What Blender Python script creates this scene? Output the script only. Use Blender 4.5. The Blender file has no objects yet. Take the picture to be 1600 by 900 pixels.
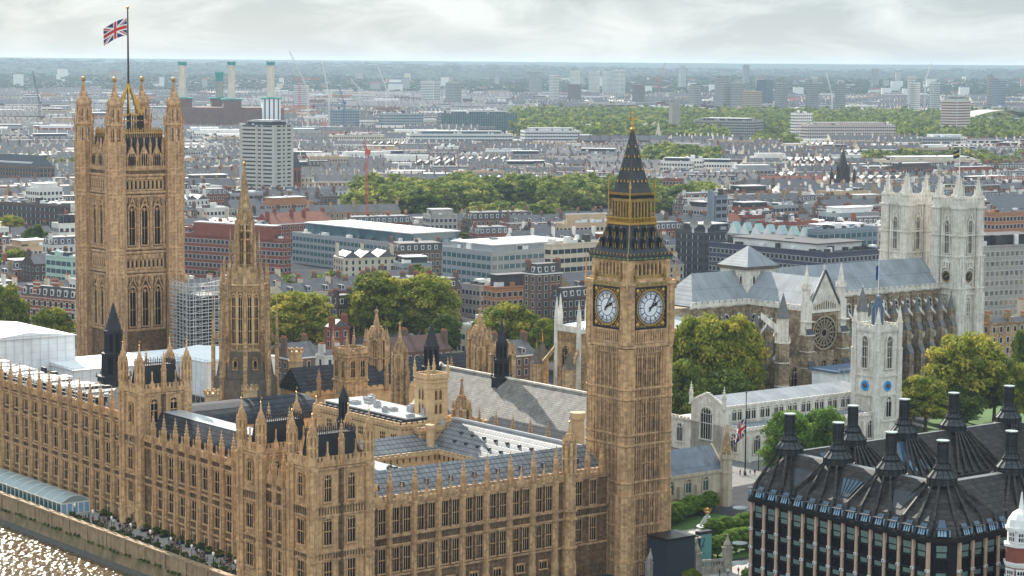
import bpy, math, random
import numpy as np
from mathutils import Vector, Matrix
PI = math.pi
rad = math.radians
RND = random.Random(11)
scene = bpy.context.scene
COL = scene.collection
# ---------------------------------------------------------------- camera
EYE_H = 104.6                     # viewing capsule height above the street
FPX = 3480.0                      # focal length in pixels of a 1600 px wide frame
cam_data = bpy.data.cameras.new("camera")
cam_data.sensor_width = 36.0
cam_data.lens = 36.0 * FPX / 1600.0
cam_data.clip_start = 1.0
cam_data.clip_end = 60000.0
cam = bpy.data.objects.new("camera", cam_data)
COL.objects.link(cam)
PITCH = math.atan(352.0 / FPX)
ROLL = rad(0.43)
_f = Vector((0, math.cos(PITCH), -math.sin(PITCH)))
_r0 = Vector((1, 0, 0)); _u0 = Vector((0, math.sin(PITCH), math.cos(PITCH)))
CR = math.cos(ROLL) * _r0 + math.sin(ROLL) * _u0
CU = -math.sin(ROLL) * _r0 + math.cos(ROLL) * _u0
EYE = Vector((0, 0, EYE_H))
m3 = Matrix((CR, CU, -_f)).transposed()
cam.matrix_world = Matrix.Translation(EYE) @ m3.to_4x4()
scene.camera = cam
def ground(px, py, z=0.0):
 """place on the level z seen at photo pixel (1600x900)"""
 d = _f * FPX + CR * (px - 800) + CU * (450 - py)
 return EYE + d * ((z - EYE_H) / d.z)
def at_depth(px, py, Y):
 d = _f * FPX + CR * (px - 800) + CU * (450 - py)
 return EYE + d * (Y / d.y)
# ---------------------------------------------------------------- world, sun, exposure
SUN_AZ = rad(-24.0)     # left of the view direction
SUN_EL = rad(34.0)
SKY_STRENGTH = 0.10
scene.view_settings.view_transform = 'Standard'
scene.view_settings.look = 'None'
scene.view_settings.exposure = 0.96
scene.view_settings.gamma = 1.0
world = bpy.data.worlds.new("World")
scene.world = world
world.use_nodes = True
nt = world.node_tree
nt.nodes.clear()
def N(tree, t, **kw):
 n = tree.nodes.new(t)
 for k, v in kw.items():
  setattr(n, k, v)
 return n
sky = N(nt, 'ShaderNodeTexSky', sky_type='NISHITA', sun_disc=False, sun_elevation=SUN_EL,
  sun_rotation=SUN_AZ, altitude=100.0, air_density=1.0, dust_density=1.2, ozone_density=1.0)
geo = N(nt, 'ShaderNodeTexCoord')
sep = N(nt, 'ShaderNodeSeparateXYZ'); nt.links.new(geo.outputs['Generated'], sep.inputs[0])
zz = N(nt, 'ShaderNodeMath', operation='MAXIMUM'); zz.inputs[1].default_value = 0.0
nt.links.new(sep.outputs['Z'], zz.inputs[0])
za = N(nt, 'ShaderNodeMath', operation='ADD'); za.inputs[1].default_value = 0.3
nt.links.new(zz.outputs[0], za.inputs[0])
dx = N(nt, 'ShaderNodeMath', operation='DIVIDE'); nt.links.new(sep.outputs['X'], dx.inputs[0]); nt.links.new(za.outputs[0], dx.inputs[1])
dy = N(nt, 'ShaderNodeMath', operation='DIVIDE'); nt.links.new(sep.outputs['Y'], dy.inputs[0]); nt.links.new(za.outputs[0], dy.inputs[1])
cmb = N(nt, 'ShaderNodeCombineXYZ'); nt.links.new(dx.outputs[0], cmb.inputs[0]); nt.links.new(dy.outputs[0], cmb.inputs[1])
n1 = N(nt, 'ShaderNodeTexNoise', noise_dimensions='2D'); n1.inputs['Scale'].default_value = 4.6
n1.inputs['Detail'].default_value = 9.0; n1.inputs['Roughness'].default_value = 0.6; n1.inputs['Distortion'].default_value = 0.35
nt.links.new(cmb.outputs[0], n1.inputs['Vector'])
r1 = N(nt, 'ShaderNodeValToRGB')
r1.color_ramp.elements[0].position = 0.40; r1.color_ramp.elements[0].color = (0, 0, 0, 1)
r1.color_ramp.elements[1].position = 0.68; r1.color_ramp.elements[1].color = (1, 1, 1, 1)
nt.links.new(n1.outputs['Fac'], r1.inputs['Fac'])
# grey-blue cloud sheet with brighter billows, fading to a pale veil low down
CLOUD_DARK = (2.5, 3.02, 3.25, 1)
CLOUD_LITE = (4.4, 4.85, 4.95, 1)
cl = N(nt, 'ShaderNodeMixRGB'); cl.inputs[1].default_value = CLOUD_DARK; cl.inputs[2].default_value = CLOUD_LITE
nt.links.new(r1.outputs['Color'], cl.inputs[0])
low = N(nt, 'ShaderNodeMapRange'); low.inputs['From Min'].default_value = 0.0; low.inputs['From Max'].default_value = 0.03
low.inputs['To Min'].default_value = 0.6; low.inputs['To Max'].default_value = 0.0
nt.links.new(zz.outputs[0], low.inputs['Value'])
veil = N(nt, 'ShaderNodeMixRGB'); veil.inputs[2].default_value = (3.7, 3.95, 4.0, 1)
nt.links.new(low.outputs[0], veil.inputs[0]); nt.links.new(cl.outputs[0], veil.inputs[1])
mx = N(nt, 'ShaderNodeMixRGB'); mx.inputs[0].default_value = 0.93
nt.links.new(sky.outputs[0], mx.inputs[1]); nt.links.new(veil.outputs[0], mx.inputs[2])
# extra brightness added to unseen clouds overhead and behind, filling the shaded fronts
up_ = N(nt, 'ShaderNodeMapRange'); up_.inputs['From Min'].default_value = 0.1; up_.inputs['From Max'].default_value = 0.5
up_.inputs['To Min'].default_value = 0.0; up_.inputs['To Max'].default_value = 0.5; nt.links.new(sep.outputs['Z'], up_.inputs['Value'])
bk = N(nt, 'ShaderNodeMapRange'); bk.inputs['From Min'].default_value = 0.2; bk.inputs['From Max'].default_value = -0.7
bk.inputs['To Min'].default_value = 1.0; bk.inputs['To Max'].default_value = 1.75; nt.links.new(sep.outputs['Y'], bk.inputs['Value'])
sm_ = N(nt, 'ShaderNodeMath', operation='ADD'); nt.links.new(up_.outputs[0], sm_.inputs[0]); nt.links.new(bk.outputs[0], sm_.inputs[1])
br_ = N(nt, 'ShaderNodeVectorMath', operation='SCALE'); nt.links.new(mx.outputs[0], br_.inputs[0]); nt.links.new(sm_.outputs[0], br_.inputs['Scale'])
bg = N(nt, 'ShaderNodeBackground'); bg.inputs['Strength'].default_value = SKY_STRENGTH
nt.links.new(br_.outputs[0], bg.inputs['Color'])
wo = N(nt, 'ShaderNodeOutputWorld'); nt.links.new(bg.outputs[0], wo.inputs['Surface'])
sun_data = bpy.data.lights.new("sun", 'SUN')
sun_data.energy = 5.0
sun_data.angle = rad(0.55)
sun_data.color = (1.0, 0.93, 0.82)
sun = bpy.data.objects.new("sun", sun_data)
COL.objects.link(sun)
to_sun = Vector((math.sin(SUN_AZ) * math.cos(SUN_EL), math.cos(SUN_AZ) * math.cos(SUN_EL), math.sin(SUN_EL)))
sun.rotation_euler = to_sun.to_track_quat('Z', 'Y').to_euler()
cy = scene.cycles
cy.use_denoising = True
cy.max_bounces = 6; cy.diffuse_bounces = 3; cy.glossy_bounces = 3; cy.transmission_bounces = 3
cy.transparent_max_bounces = 8; cy.volume_bounces = 1
cy.caustics_reflective = False; cy.caustics_refractive = False
cy.sample_clamp_indirect = 6.0
try:
 cy.volume_step_rate = 4.0
except Exception:
 pass
# ---------------------------------------------------------------- palace axes: u along the north front, v along the river front
TH = rad(37.8)
E1 = Vector((math.cos(TH), math.sin(TH), 0)); E2 = Vector((-math.sin(TH), math.cos(TH), 0))
def W(u, v, z=0.0):
 return E1 * u + E2 * v + Vector((0, 0, z))
def to_uv(p):
 return p.x * E1.x + p.y * E1.y, p.x * E2.x + p.y * E2.y
# ---------------------------------------------------------------- materials
MATS = {}
def _mat(name):
 m = bpy.data.materials.new(name); m.use_nodes = True
 MATS[name] = m
 t = m.node_tree
 return m, t, t.nodes['Principled BSDF']
def mat(name, c1, c2=None, rough=0.85, metal=0.0, scale=0.35, streak=0.0, block=0.0, cell=(1.1, 1.1, 2.0), bump=0.0, spec=0.4, soot=None, soot_amt=0.0, detail=6.0, bscale=3.0):
 """two-tone weathered surface: noise mix, optional rain streaks and soot patches"""
 m, t, b = _mat(name)
 L = t.links.new
 b.inputs['Roughness'].default_value = rough; b.inputs['Metallic'].default_value = metal
 b.inputs['Specular IOR Level'].default_value = spec
 if c2 is None:
  c2 = tuple(c * 0.8 for c in c1)
 tc = N(t, 'ShaderNodeTexCoord')
 n = N(t, 'ShaderNodeTexNoise'); n.inputs['Scale'].default_value = scale; n.inputs['Detail'].default_value = detail
 n.inputs['Roughness'].default_value = 0.65
 L(tc.outputs['Object'], n.inputs['Vector'])
 rp = N(t, 'ShaderNodeValToRGB'); rp.color_ramp.elements[0].position = 0.33; rp.color_ramp.elements[1].position = 0.68
 rp.color_ramp.elements[0].color = (*c2, 1); rp.color_ramp.elements[1].color = (*c1, 1)
 L(n.outputs['Fac'], rp.inputs['Fac'])
 col = rp.outputs['Color']
 if streak:
  mp = N(t, 'ShaderNodeMapping'); mp.inputs['Scale'].default_value = (1.6, 1.6, 0.12)
  L(tc.outputs['Object'], mp.inputs['Vector'])
  s = N(t, 'ShaderNodeTexNoise'); s.inputs['Scale'].default_value = 1.0; s.inputs['Detail'].default_value = 5.0
  L(mp.outputs[0], s.inputs['Vector'])
  sr = N(t, 'ShaderNodeMapRange'); sr.inputs['From Min'].default_value = 0.42; sr.inputs['From Max'].default_value = 0.7
  sr.inputs['To Max'].default_value = streak
  L(s.outputs['Fac'], sr.inputs['Value'])
  mm = N(t, 'ShaderNodeMixRGB', blend_type='MULTIPLY'); mm.inputs[2].default_value = (0.42, 0.36, 0.3, 1)
  L(sr.outputs[0], mm.inputs[0]); L(col, mm.inputs[1]); col = mm.outputs[0]
 if soot:
  s2 = N(t, 'ShaderNodeTexNoise'); s2.inputs['Scale'].default_value = 0.16; s2.inputs['Detail'].default_value = 8.0
  s2.inputs['Roughness'].default_value = 0.7
  L(tc.outputs['Object'], s2.inputs['Vector'])
  sr2 = N(t, 'ShaderNodeMapRange'); sr2.inputs['From Min'].default_value = 0.5; sr2.inputs['From Max'].default_value = 0.62
  sr2.inputs['To Max'].default_value = soot_amt
  L(s2.outputs['Fac'], sr2.inputs['Value'])
  m2 = N(t, 'ShaderNodeMixRGB'); m2.inputs[2].default_value = (*soot, 1)
  L(sr2.outputs[0], m2.inputs[0]); L(col, m2.inputs[1]); col = m2.outputs[0]
 if block:        # single blocks paler or darker than their neighbours
  vm = N(t, 'ShaderNodeVectorMath', operation='MULTIPLY'); vm.inputs[1].default_value = cell; L(tc.outputs['Object'], vm.inputs[0])
  fl = N(t, 'ShaderNodeVectorMath', operation='FLOOR'); L(vm.outputs[0], fl.inputs[0])
  wn = N(t, 'ShaderNodeTexWhiteNoise'); L(fl.outputs[0], wn.inputs['Vector'])
  bm = N(t, 'ShaderNodeMapRange'); bm.inputs['To Min'].default_value = 1.0 - block; bm.inputs['To Max'].default_value = 1.0 + block * .55; L(wn.outputs['Value'], bm.inputs['Value'])
  bs = N(t, 'ShaderNodeVectorMath', operation='SCALE'); L(col, bs.inputs[0]); L(bm.outputs[0], bs.inputs['Scale']); col = bs.outputs[0]
 L(col, b.inputs['Base Color'])
 if bump:
  n3 = N(t, 'ShaderNodeTexNoise'); n3.inputs['Scale'].default_value = bscale; n3.inputs['Detail'].default_value = 4.0
  L(tc.outputs['Object'], n3.inputs['Vector'])
  bp = N(t, 'ShaderNodeBump'); bp.inputs['Strength'].default_value = bump; bp.inputs['Distance'].default_value = 0.3
  L(n3.outputs['Fac'], bp.inputs['Height']); L(bp.outputs[0], b.inputs['Normal'])
 return m
def grid_mat(name, c1, c2, mortar, bw, bh, msize=0.03, rough=0.6, spec=0.5, axis='xz', offset=0.0, bump=0.15, metal=0.0, msmooth=0.1, vary=0.25, vscale=0.5):
 """plates, tiles or courses laid in a grid over sloping or upright surfaces"""
 m, t, b = _mat(name)
 L = t.links.new
 b.inputs['Roughness'].default_value = rough; b.inputs['Specular IOR Level'].default_value = spec; b.inputs['Metallic'].default_value = metal
 tc = N(t, 'ShaderNodeTexCoord'); sp = N(t, 'ShaderNodeSeparateXYZ'); L(tc.outputs['Object'], sp.inputs[0])
 cb = N(t, 'ShaderNodeCombineXYZ')
 if axis == 'xz':
  ad = N(t, 'ShaderNodeMath', operation='ADD'); L(sp.outputs['X'], ad.inputs[0]); L(sp.outputs['Y'], ad.inputs[1])
  L(ad.outputs[0], cb.inputs[0]); L(sp.outputs['Z'], cb.inputs[1])
 elif axis == 'x':
  L(sp.outputs['X'], cb.inputs[0]); L(sp.outputs['Z'], cb.inputs[1])
 elif axis == 'y':
  L(sp.outputs['Y'], cb.inputs[0]); L(sp.outputs['Z'], cb.inputs[1])
 else:
  L(sp.outputs['X'], cb.inputs[0]); L(sp.outputs['Y'], cb.inputs[1])
 br = N(t, 'ShaderNodeTexBrick'); br.offset = offset; br.squash = 1.0
 br.inputs['Scale'].default_value = 1.0; br.inputs['Brick Width'].default_value = bw; br.inputs['Row Height'].default_value = bh
 br.inputs['Mortar Size'].default_value = msize; br.inputs['Mortar Smooth'].default_value = msmooth; br.inputs['Bias'].default_value = 0.0
 br.inputs['Color1'].default_value = (*c1, 1); br.inputs['Color2'].default_value = (*c2, 1); br.inputs['Mortar'].default_value = (*mortar, 1)
 L(cb.outputs[0], br.inputs['Vector'])
 n = N(t, 'ShaderNodeTexNoise'); n.inputs['Scale'].default_value = vscale; n.inputs['Detail'].default_value = 7.0; L(tc.outputs['Object'], n.inputs['Vector'])
 mr = N(t, 'ShaderNodeMapRange'); mr.inputs['From Min'].default_value = 0.3; mr.inputs['From Max'].default_value = 0.7
 mr.inputs['To Min'].default_value = 1.0 - vary; mr.inputs['To Max'].default_value = 1.0 + vary; L(n.outputs['Fac'], mr.inputs['Value'])
 ml = N(t, 'ShaderNodeVectorMath', operation='SCALE'); L(br.outputs['Color'], ml.inputs[0]); L(mr.outputs[0], ml.inputs['Scale'])
 L(ml.outputs[0], b.inputs['Base Color'])
 if bump:
  bp = N(t, 'ShaderNodeBump'); bp.inputs['Strength'].default_value = bump; bp.inputs['Distance'].default_value = 0.1; bp.invert = True
  L(br.outputs['Fac'], bp.inputs['Height']); L(bp.outputs[0], b.inputs['Normal'])
 return m
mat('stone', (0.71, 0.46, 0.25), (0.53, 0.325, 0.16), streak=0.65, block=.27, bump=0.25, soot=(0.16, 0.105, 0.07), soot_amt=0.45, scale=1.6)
mat('stone_wall', (0.28, 0.165, 0.085), (0.13, 0.078, 0.042), streak=0.7, block=.4, scale=1.8, soot=(0.10, 0.065, 0.045), soot_amt=0.6)  # soiled stone, plus recess shade behind the trim put into its colour
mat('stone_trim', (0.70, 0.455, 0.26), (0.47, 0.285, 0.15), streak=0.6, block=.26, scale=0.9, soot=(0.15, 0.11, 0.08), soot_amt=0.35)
mat('stone_dark', (0.24, 0.15, 0.085), (0.10, 0.066, 0.042), block=.4, streak=0.7, scale=1.3)
mat('stone_clean', (0.66, 0.465, 0.265), (0.57, 0.38, 0.20), block=.15, streak=0.25, scale=0.25)
mat('stone_spire', (0.60, 0.405, 0.22), (0.38, 0.245, 0.13), block=.35, streak=0.8, scale=0.8, soot=(0.12, 0.085, 0.06), soot_amt=0.5)
mat('soot_stone', (0.16, 0.13, 0.10), (0.08, 0.07, 0.06), streak=0.5, scale=0.7)
mat('white_stone', (0.80, 0.765, 0.70), (0.64, 0.59, 0.51), block=.09, streak=0.5, scale=0.5, soot=(0.34, 0.27, 0.18), soot_amt=0.35)
mat('abbey_stone', block=.35, c1=(0.48, 0.385, 0.27), c2=(0.20, 0.135, 0.08), streak=0.6, scale=0.45, soot=(0.07, 0.052, 0.04), soot_amt=0.6)
mat('iron_dark', (0.030, 0.033, 0.041), (0.013, 0.0145, 0.019), rough=0.6, spec=0.25)
mat('slate_dark', (0.05, 0.053, 0.066), (0.03, 0.033, 0.042), rough=0.55, scale=0.5)
mat('lead', (0.28, 0.31, 0.345), (0.2, 0.225, 0.255), rough=0.7, scale=0.25, spec=0.3)
mat('gold', (0.66, 0.41, 0.11), (0.40, 0.24, 0.06), rough=0.38, metal=0.75, scale=2.0)
mat('gilt_stone', (0.46, 0.30, 0.10), (0.20, 0.13, 0.055), rough=0.6, metal=0.2, scale=1.5)
mat('glass', (0.010, 0.011, 0.015), (0.006, 0.007, 0.010), rough=0.25, spec=0.1, scale=0.7)
mat('glass_blue', (0.05, 0.10, 0.15), (0.03, 0.06, 0.10), rough=0.06, spec=0.6, scale=0.3)
mat('glass_green', (0.05, 0.12, 0.12), (0.03, 0.07, 0.08), rough=0.08, spec=0.6, scale=0.3)
mat('white_sheet', (0.80, 0.81, 0.82), (0.70, 0.72, 0.74), rough=0.6, scale=0.3, bump=0.3, bscale=0.6)
mat('white_paint', (0.80, 0.79, 0.76), (0.70, 0.69, 0.66), rough=0.6, scale=0.4, streak=0.2)
mat('black', (0.012, 0.012, 0.014), rough=0.4)
mat('steel', (0.55, 0.56, 0.57), (0.45, 0.46, 0.47), rough=0.45, metal=0.3)
grid_mat('iron_plate', (0.19, 0.20, 0.215), (0.17, 0.18, 0.195), (0.05, 0.05, 0.055), 1.25, 0.75, 0.09, rough=0.38, axis='xz')
grid_mat('iron_plate_x', (0.19, 0.20, 0.215), (0.172, 0.182, 0.197), (0.06, 0.06, 0.065), 1.25, 0.75, 0.09, rough=0.38, axis='x')
grid_mat('iron_plate_y', (0.20, 0.21, 0.225), (0.15, 0.16, 0.175), (0.06, 0.06, 0.065), 1.0, 0.8, 0.09, rough=0.36, axis='y')
grid_mat('slate_plate_y', (0.052, 0.057, 0.07), (0.036, 0.04, 0.05), (0.016, 0.016, 0.02), 1.3, 0.8, 0.08, rough=0.8, spec=.15, axis='xz')
grid_mat('hall_slate', (0.235, 0.22, 0.20), (0.165, 0.155, 0.14), (0.10, 0.095, 0.09), 0.7, 0.42, 0.05, rough=0.8, axis='y', offset=0.5, vary=0.3)
grid_mat('lead_seam', (0.275, 0.293, 0.315), (0.23, 0.248, 0.27), (0.14, 0.16, 0.185), 0.9, 6.0, 0.07, rough=0.75, spec=0.25, axis='x', vary=0.2, vscale=0.2)
grid_mat('lead_seam_y', (0.275, 0.293, 0.315), (0.23, 0.248, 0.27), (0.14, 0.16, 0.185), 0.9, 6.0, 0.07, rough=0.75, spec=0.25, axis='y', vary=0.2, vscale=0.2)
mat('green_enamel', (0.05, 0.20, 0.12), rough=0.4)
grid_mat('tower_iron', (0.062, 0.068, 0.082), (0.042, 0.047, 0.058), (0.016, 0.017, 0.02), 0.5, 0.34, 0.05, rough=0.42, axis='xz', offset=0.5, vary=0.3)
mat('dial_white', (0.78, 0.80, 0.82), (0.70, 0.73, 0.77), rough=0.5, scale=2.0)
mat('dial_mark', (0.02, 0.028, 0.06), rough=0.5)
mat('stone_vt', (0.66, 0.42, 0.235), (0.48, 0.29, 0.15), block=.32, streak=0.6, bump=0.2, scale=0.6, soot=(0.2, 0.14, 0.09), soot_amt=0.3)
mat('gold_dull', (0.62, 0.40, 0.16), (0.36, 0.22, 0.08), rough=0.5, metal=0.5, scale=2.0)
mat('pole_dark', (0.05, 0.03, 0.035), rough=0.5)
mat('flag_blue', (0.02, 0.035, 0.14), rough=0.8); mat('flag_red', (0.55, 0.03, 0.03), rough=0.8); mat('flag_white', (0.78, 0.77, 0.75), rough=0.8)
mat('lead_bright', (0.50, 0.52, 0.54), (0.40, 0.42, 0.44), rough=0.28, spec=0.7, scale=0.4)
mat('tarp_dark', (0.03, 0.036, 0.045), (0.02, 0.022, 0.028), rough=0.5, bump=.3)
mat('louvre', (0.16, 0.07, 0.03), (0.10, 0.04, 0.02), rough=0.8)
mat('scaffold_pale', (0.62, 0.62, 0.62), rough=0.5, metal=.2); mat('board', (0.42, 0.33, 0.22), rough=0.8)
grid_mat('white_sheet_panel', (0.78, 0.80, 0.82), (0.72, 0.74, 0.77), (0.60, 0.62, 0.65), 2.5, 2.0, 0.06, rough=0.6, axis='xz', vary=.12, vscale=.3)
mat('spire_lead', (0.17, 0.165, 0.165), (0.10, 0.10, 0.10), rough=0.7, scale=0.8)
mat('rose_stone', (0.36, 0.29, 0.21), (0.24, 0.18, 0.12), rough=0.9, scale=1.0)
mat('louvre_stone', (0.075, 0.058, 0.045), (0.045, 0.035, 0.028), rough=.9, scale=2)
mat('clock_blue', (0.02, 0.30, 0.70), rough=.5);
mat('cupola_blue', (0.06, 0.10, 0.17), (0.04, 0.07, 0.12), rough=.4); mat('flag_navy', (0.01, 0.04, 0.2), rough=.8); mat('tarp_blue', (0.10, 0.15, 0.24), (0.07, 0.11, 0.18), rough=.5, scale=.6)
mat('lodge_stone', (0.56, 0.49, 0.385), (0.44, 0.37, 0.28), streak=0.5, scale=.5)
grid_mat('lodge_roof', (0.16, 0.19, 0.235), (0.12, 0.145, 0.185), (0.07, 0.08, 0.1), .6, 5, .06, rough=.5, axis='x', vary=.25)
grid_mat('bronze_roof', (0.045, 0.037, 0.034), (0.014, 0.012, 0.012), (0.006, 0.006, 0.006), 1.05, 0.8, 0.07, rough=0.5, axis='xz', offset=0.0, vary=0.55, vscale=1.4, spec=0.35)
mat('bronze', (0.014, 0.0135, 0.0145), (0.008, 0.008, 0.009), rough=0.5, spec=.2, scale=1.0)
mat('bronze_pale', (0.14, 0.145, 0.145), (0.09, 0.095, 0.095), rough=0.35, scale=.8, spec=.6)  # paler, glossier metal of the ridge walkway, canopies and atrium bars
mat('pink_stone', (0.52, 0.36, 0.27), (0.42, 0.28, 0.2), scale=1.5)
mat('panel_green', (0.17, 0.24, 0.22), (0.12, 0.18, 0.17), rough=.3, scale=.8)
mat('pane_sky', (0.26, 0.42, 0.58), (0.18, 0.32, 0.48), rough=.08, spec=.8, scale=.6)
grid_mat('chimney_plate', (0.028, 0.036, 0.042), (0.012, 0.016, 0.02), (0.004, 0.005, 0.006), 0.8, 0.7, 0.05, rough=0.45, axis='xz', vary=.5, spec=.4)
mat('cap_pale', (0.36, 0.40, 0.39), (0.28, 0.32, 0.31), rough=.45, scale=.8)
mat('bark', (0.10, 0.08, 0.06), (0.05, 0.04, 0.03), rough=.9, scale=2)
mat('brick_red', (0.27, 0.085, 0.055), (0.19, 0.06, 0.045), streak=.3); mat('brick_brown', (0.19, 0.12, 0.085), (0.12, 0.08, 0.06), streak=.3)
mat('brick_yellow', (0.36, 0.27, 0.17), (0.27, 0.2, 0.13), streak=.3); mat('brick_dark', (0.10, 0.075, 0.065), (0.07, 0.05, 0.045))
mat('stucco', (0.72, 0.70, 0.66), (0.62, 0.60, 0.56), streak=.3); mat('cream', (0.62, 0.54, 0.42), (0.52, 0.45, 0.34), streak=.3)
mat('concrete', (0.40, 0.38, 0.35), (0.31, 0.295, 0.275), streak=.5); mat('tan', (0.48, 0.36, 0.23), (0.40, 0.29, 0.18)); mat('orange_brick', (0.42, 0.19, 0.09), (0.34, 0.15, 0.07))
mat('grey_panel', (0.30, 0.32, 0.34), (0.24, 0.255, 0.27), rough=.5); mat('blue_slate', (0.06, 0.07, 0.11), (0.045, 0.05, 0.08), rough=.5)
mat('roof_slate', (0.115, 0.115, 0.125), (0.07, 0.07, 0.08), rough=.6, scale=.4); mat('roof_red', (0.30, 0.12, 0.08), (0.2, 0.08, 0.055), scale=.5)
mat('roof_flat', (0.42, 0.42, 0.42), (0.24, 0.24, 0.25), scale=.15, rough=.7); mat('roof_pale', (0.66, 0.67, 0.68), (0.5, 0.51, 0.52), scale=.2, rough=.5); mat('roof_dark', (0.06, 0.06, 0.065), (0.04, 0.04, 0.045), rough=.6)
mat('pot', (0.40, 0.14, 0.07), (0.3, 0.1, 0.05)); mat('win_far', (0.045, 0.055, 0.068), (0.03, 0.035, 0.045), rough=.15, scale=.3); mat('frame_white', (0.75, 0.74, 0.72), rough=.6)
mat('glass_city', (0.08, 0.14, 0.17), (0.04, 0.08, 0.10), rough=.08, spec=.7, scale=.15)
mat('glass_roof', (0.30, 0.42, 0.42), (0.22, 0.33, 0.34), rough=.15, spec=.7, scale=.4)
mat('steel_blue', (0.20, 0.25, 0.30), (0.14, 0.18, 0.22), rough=.3, scale=.15, spec=.6)
mat('tower_concrete', (0.56, 0.53, 0.49), (0.46, 0.435, 0.41), streak=.4)
grid_mat('band_brick2', (0.30, 0.10, 0.06), (0.25, 0.08, 0.05), (0.6, 0.55, 0.5), 40, 1.3, .2, rough=.85, axis='xz')
mat('roof_pale2', (0.42, 0.55, 0.47), (0.34, 0.45, 0.39), rough=.6)
mat('win_warm', (0.30, 0.27, 0.2), (0.06, 0.07, 0.08), rough=.15, scale=.25, spec=.6)
mat('black_stone', (0.05, 0.045, 0.042), (0.025, 0.023, 0.022), block=.3)
mat('pink_flats', (0.52, 0.42, 0.38), (0.42, 0.33, 0.30))
mat('striped', (0.66, 0.62, 0.58), (0.56, 0.52, 0.48))
mat('brick_power', (0.20, 0.12, 0.10), (0.14, 0.085, 0.075), scale=.1); mat('chimney_pale', (0.68, 0.62, 0.52), (0.56, 0.5, 0.42), scale=.1, streak=.3); mat('net_green', (0.05, 0.30, 0.27), (0.03, 0.2, 0.19), scale=.2)
mat('crane_white', (0.62, 0.60, 0.58), rough=.6); mat('crane_red', (0.50, 0.10, 0.07), rough=.6); mat('crane_blue', (0.05, 0.10, 0.3), rough=.6)
mat('roof_red2', (0.12, 0.06, 0.05), (0.07, 0.04, 0.035))
mat('land_far', (0.035, 0.048, 0.024), (0.022, 0.032, 0.016), scale=.004, spec=0);
mat('ground_mix', (0.085, 0.085, 0.088), (0.05, 0.05, 0.054), scale=.05, spec=0)
mat('asphalt', (0.16, 0.155, 0.15), (0.12, 0.118, 0.115), scale=.4); mat('paving', (0.36, 0.34, 0.31), (0.27, 0.25, 0.23), scale=.6); mat('grass', (0.065, 0.14, 0.022), (0.045, 0.10, 0.018), scale=.8)
mat('wall_river', (0.40, 0.29, 0.18), (0.24, 0.17, 0.105), streak=.6, scale=.5); mat('wall_weed', (0.30, 0.205, 0.125), (0.12, 0.11, 0.05), scale=.35, streak=.5); mat('wall_wet', (0.07, 0.06, 0.045), (0.035, 0.035, 0.028), scale=.5, rough=.5)
mat('marquee_white', (0.30, 0.37, 0.38), (0.24, 0.30, 0.31), rough=.35, spec=.4, scale=.5)
mat('skin', (.48, .32, .24)); mat('hair', (.05, .035, .025)); mat('coat_dark', (.03, .035, .05)); mat('coat_white', (.7, .7, .68)); mat('coat_red', (.4, .05, .05)); mat('coat_blue', (.08, .15, .35)); mat('trousers', (.04, .04, .05))
mat('white_stone_old', (0.45, 0.41, 0.36), (0.30, 0.27, 0.23), streak=.6, scale=.8)
mat('hoarding', (0.028, 0.042, 0.06), (0.022, 0.034, 0.05), rough=.5); mat('hoarding_teal', (0.10, 0.30, 0.30), (0.08, 0.25, 0.26), rough=.5)
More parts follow.
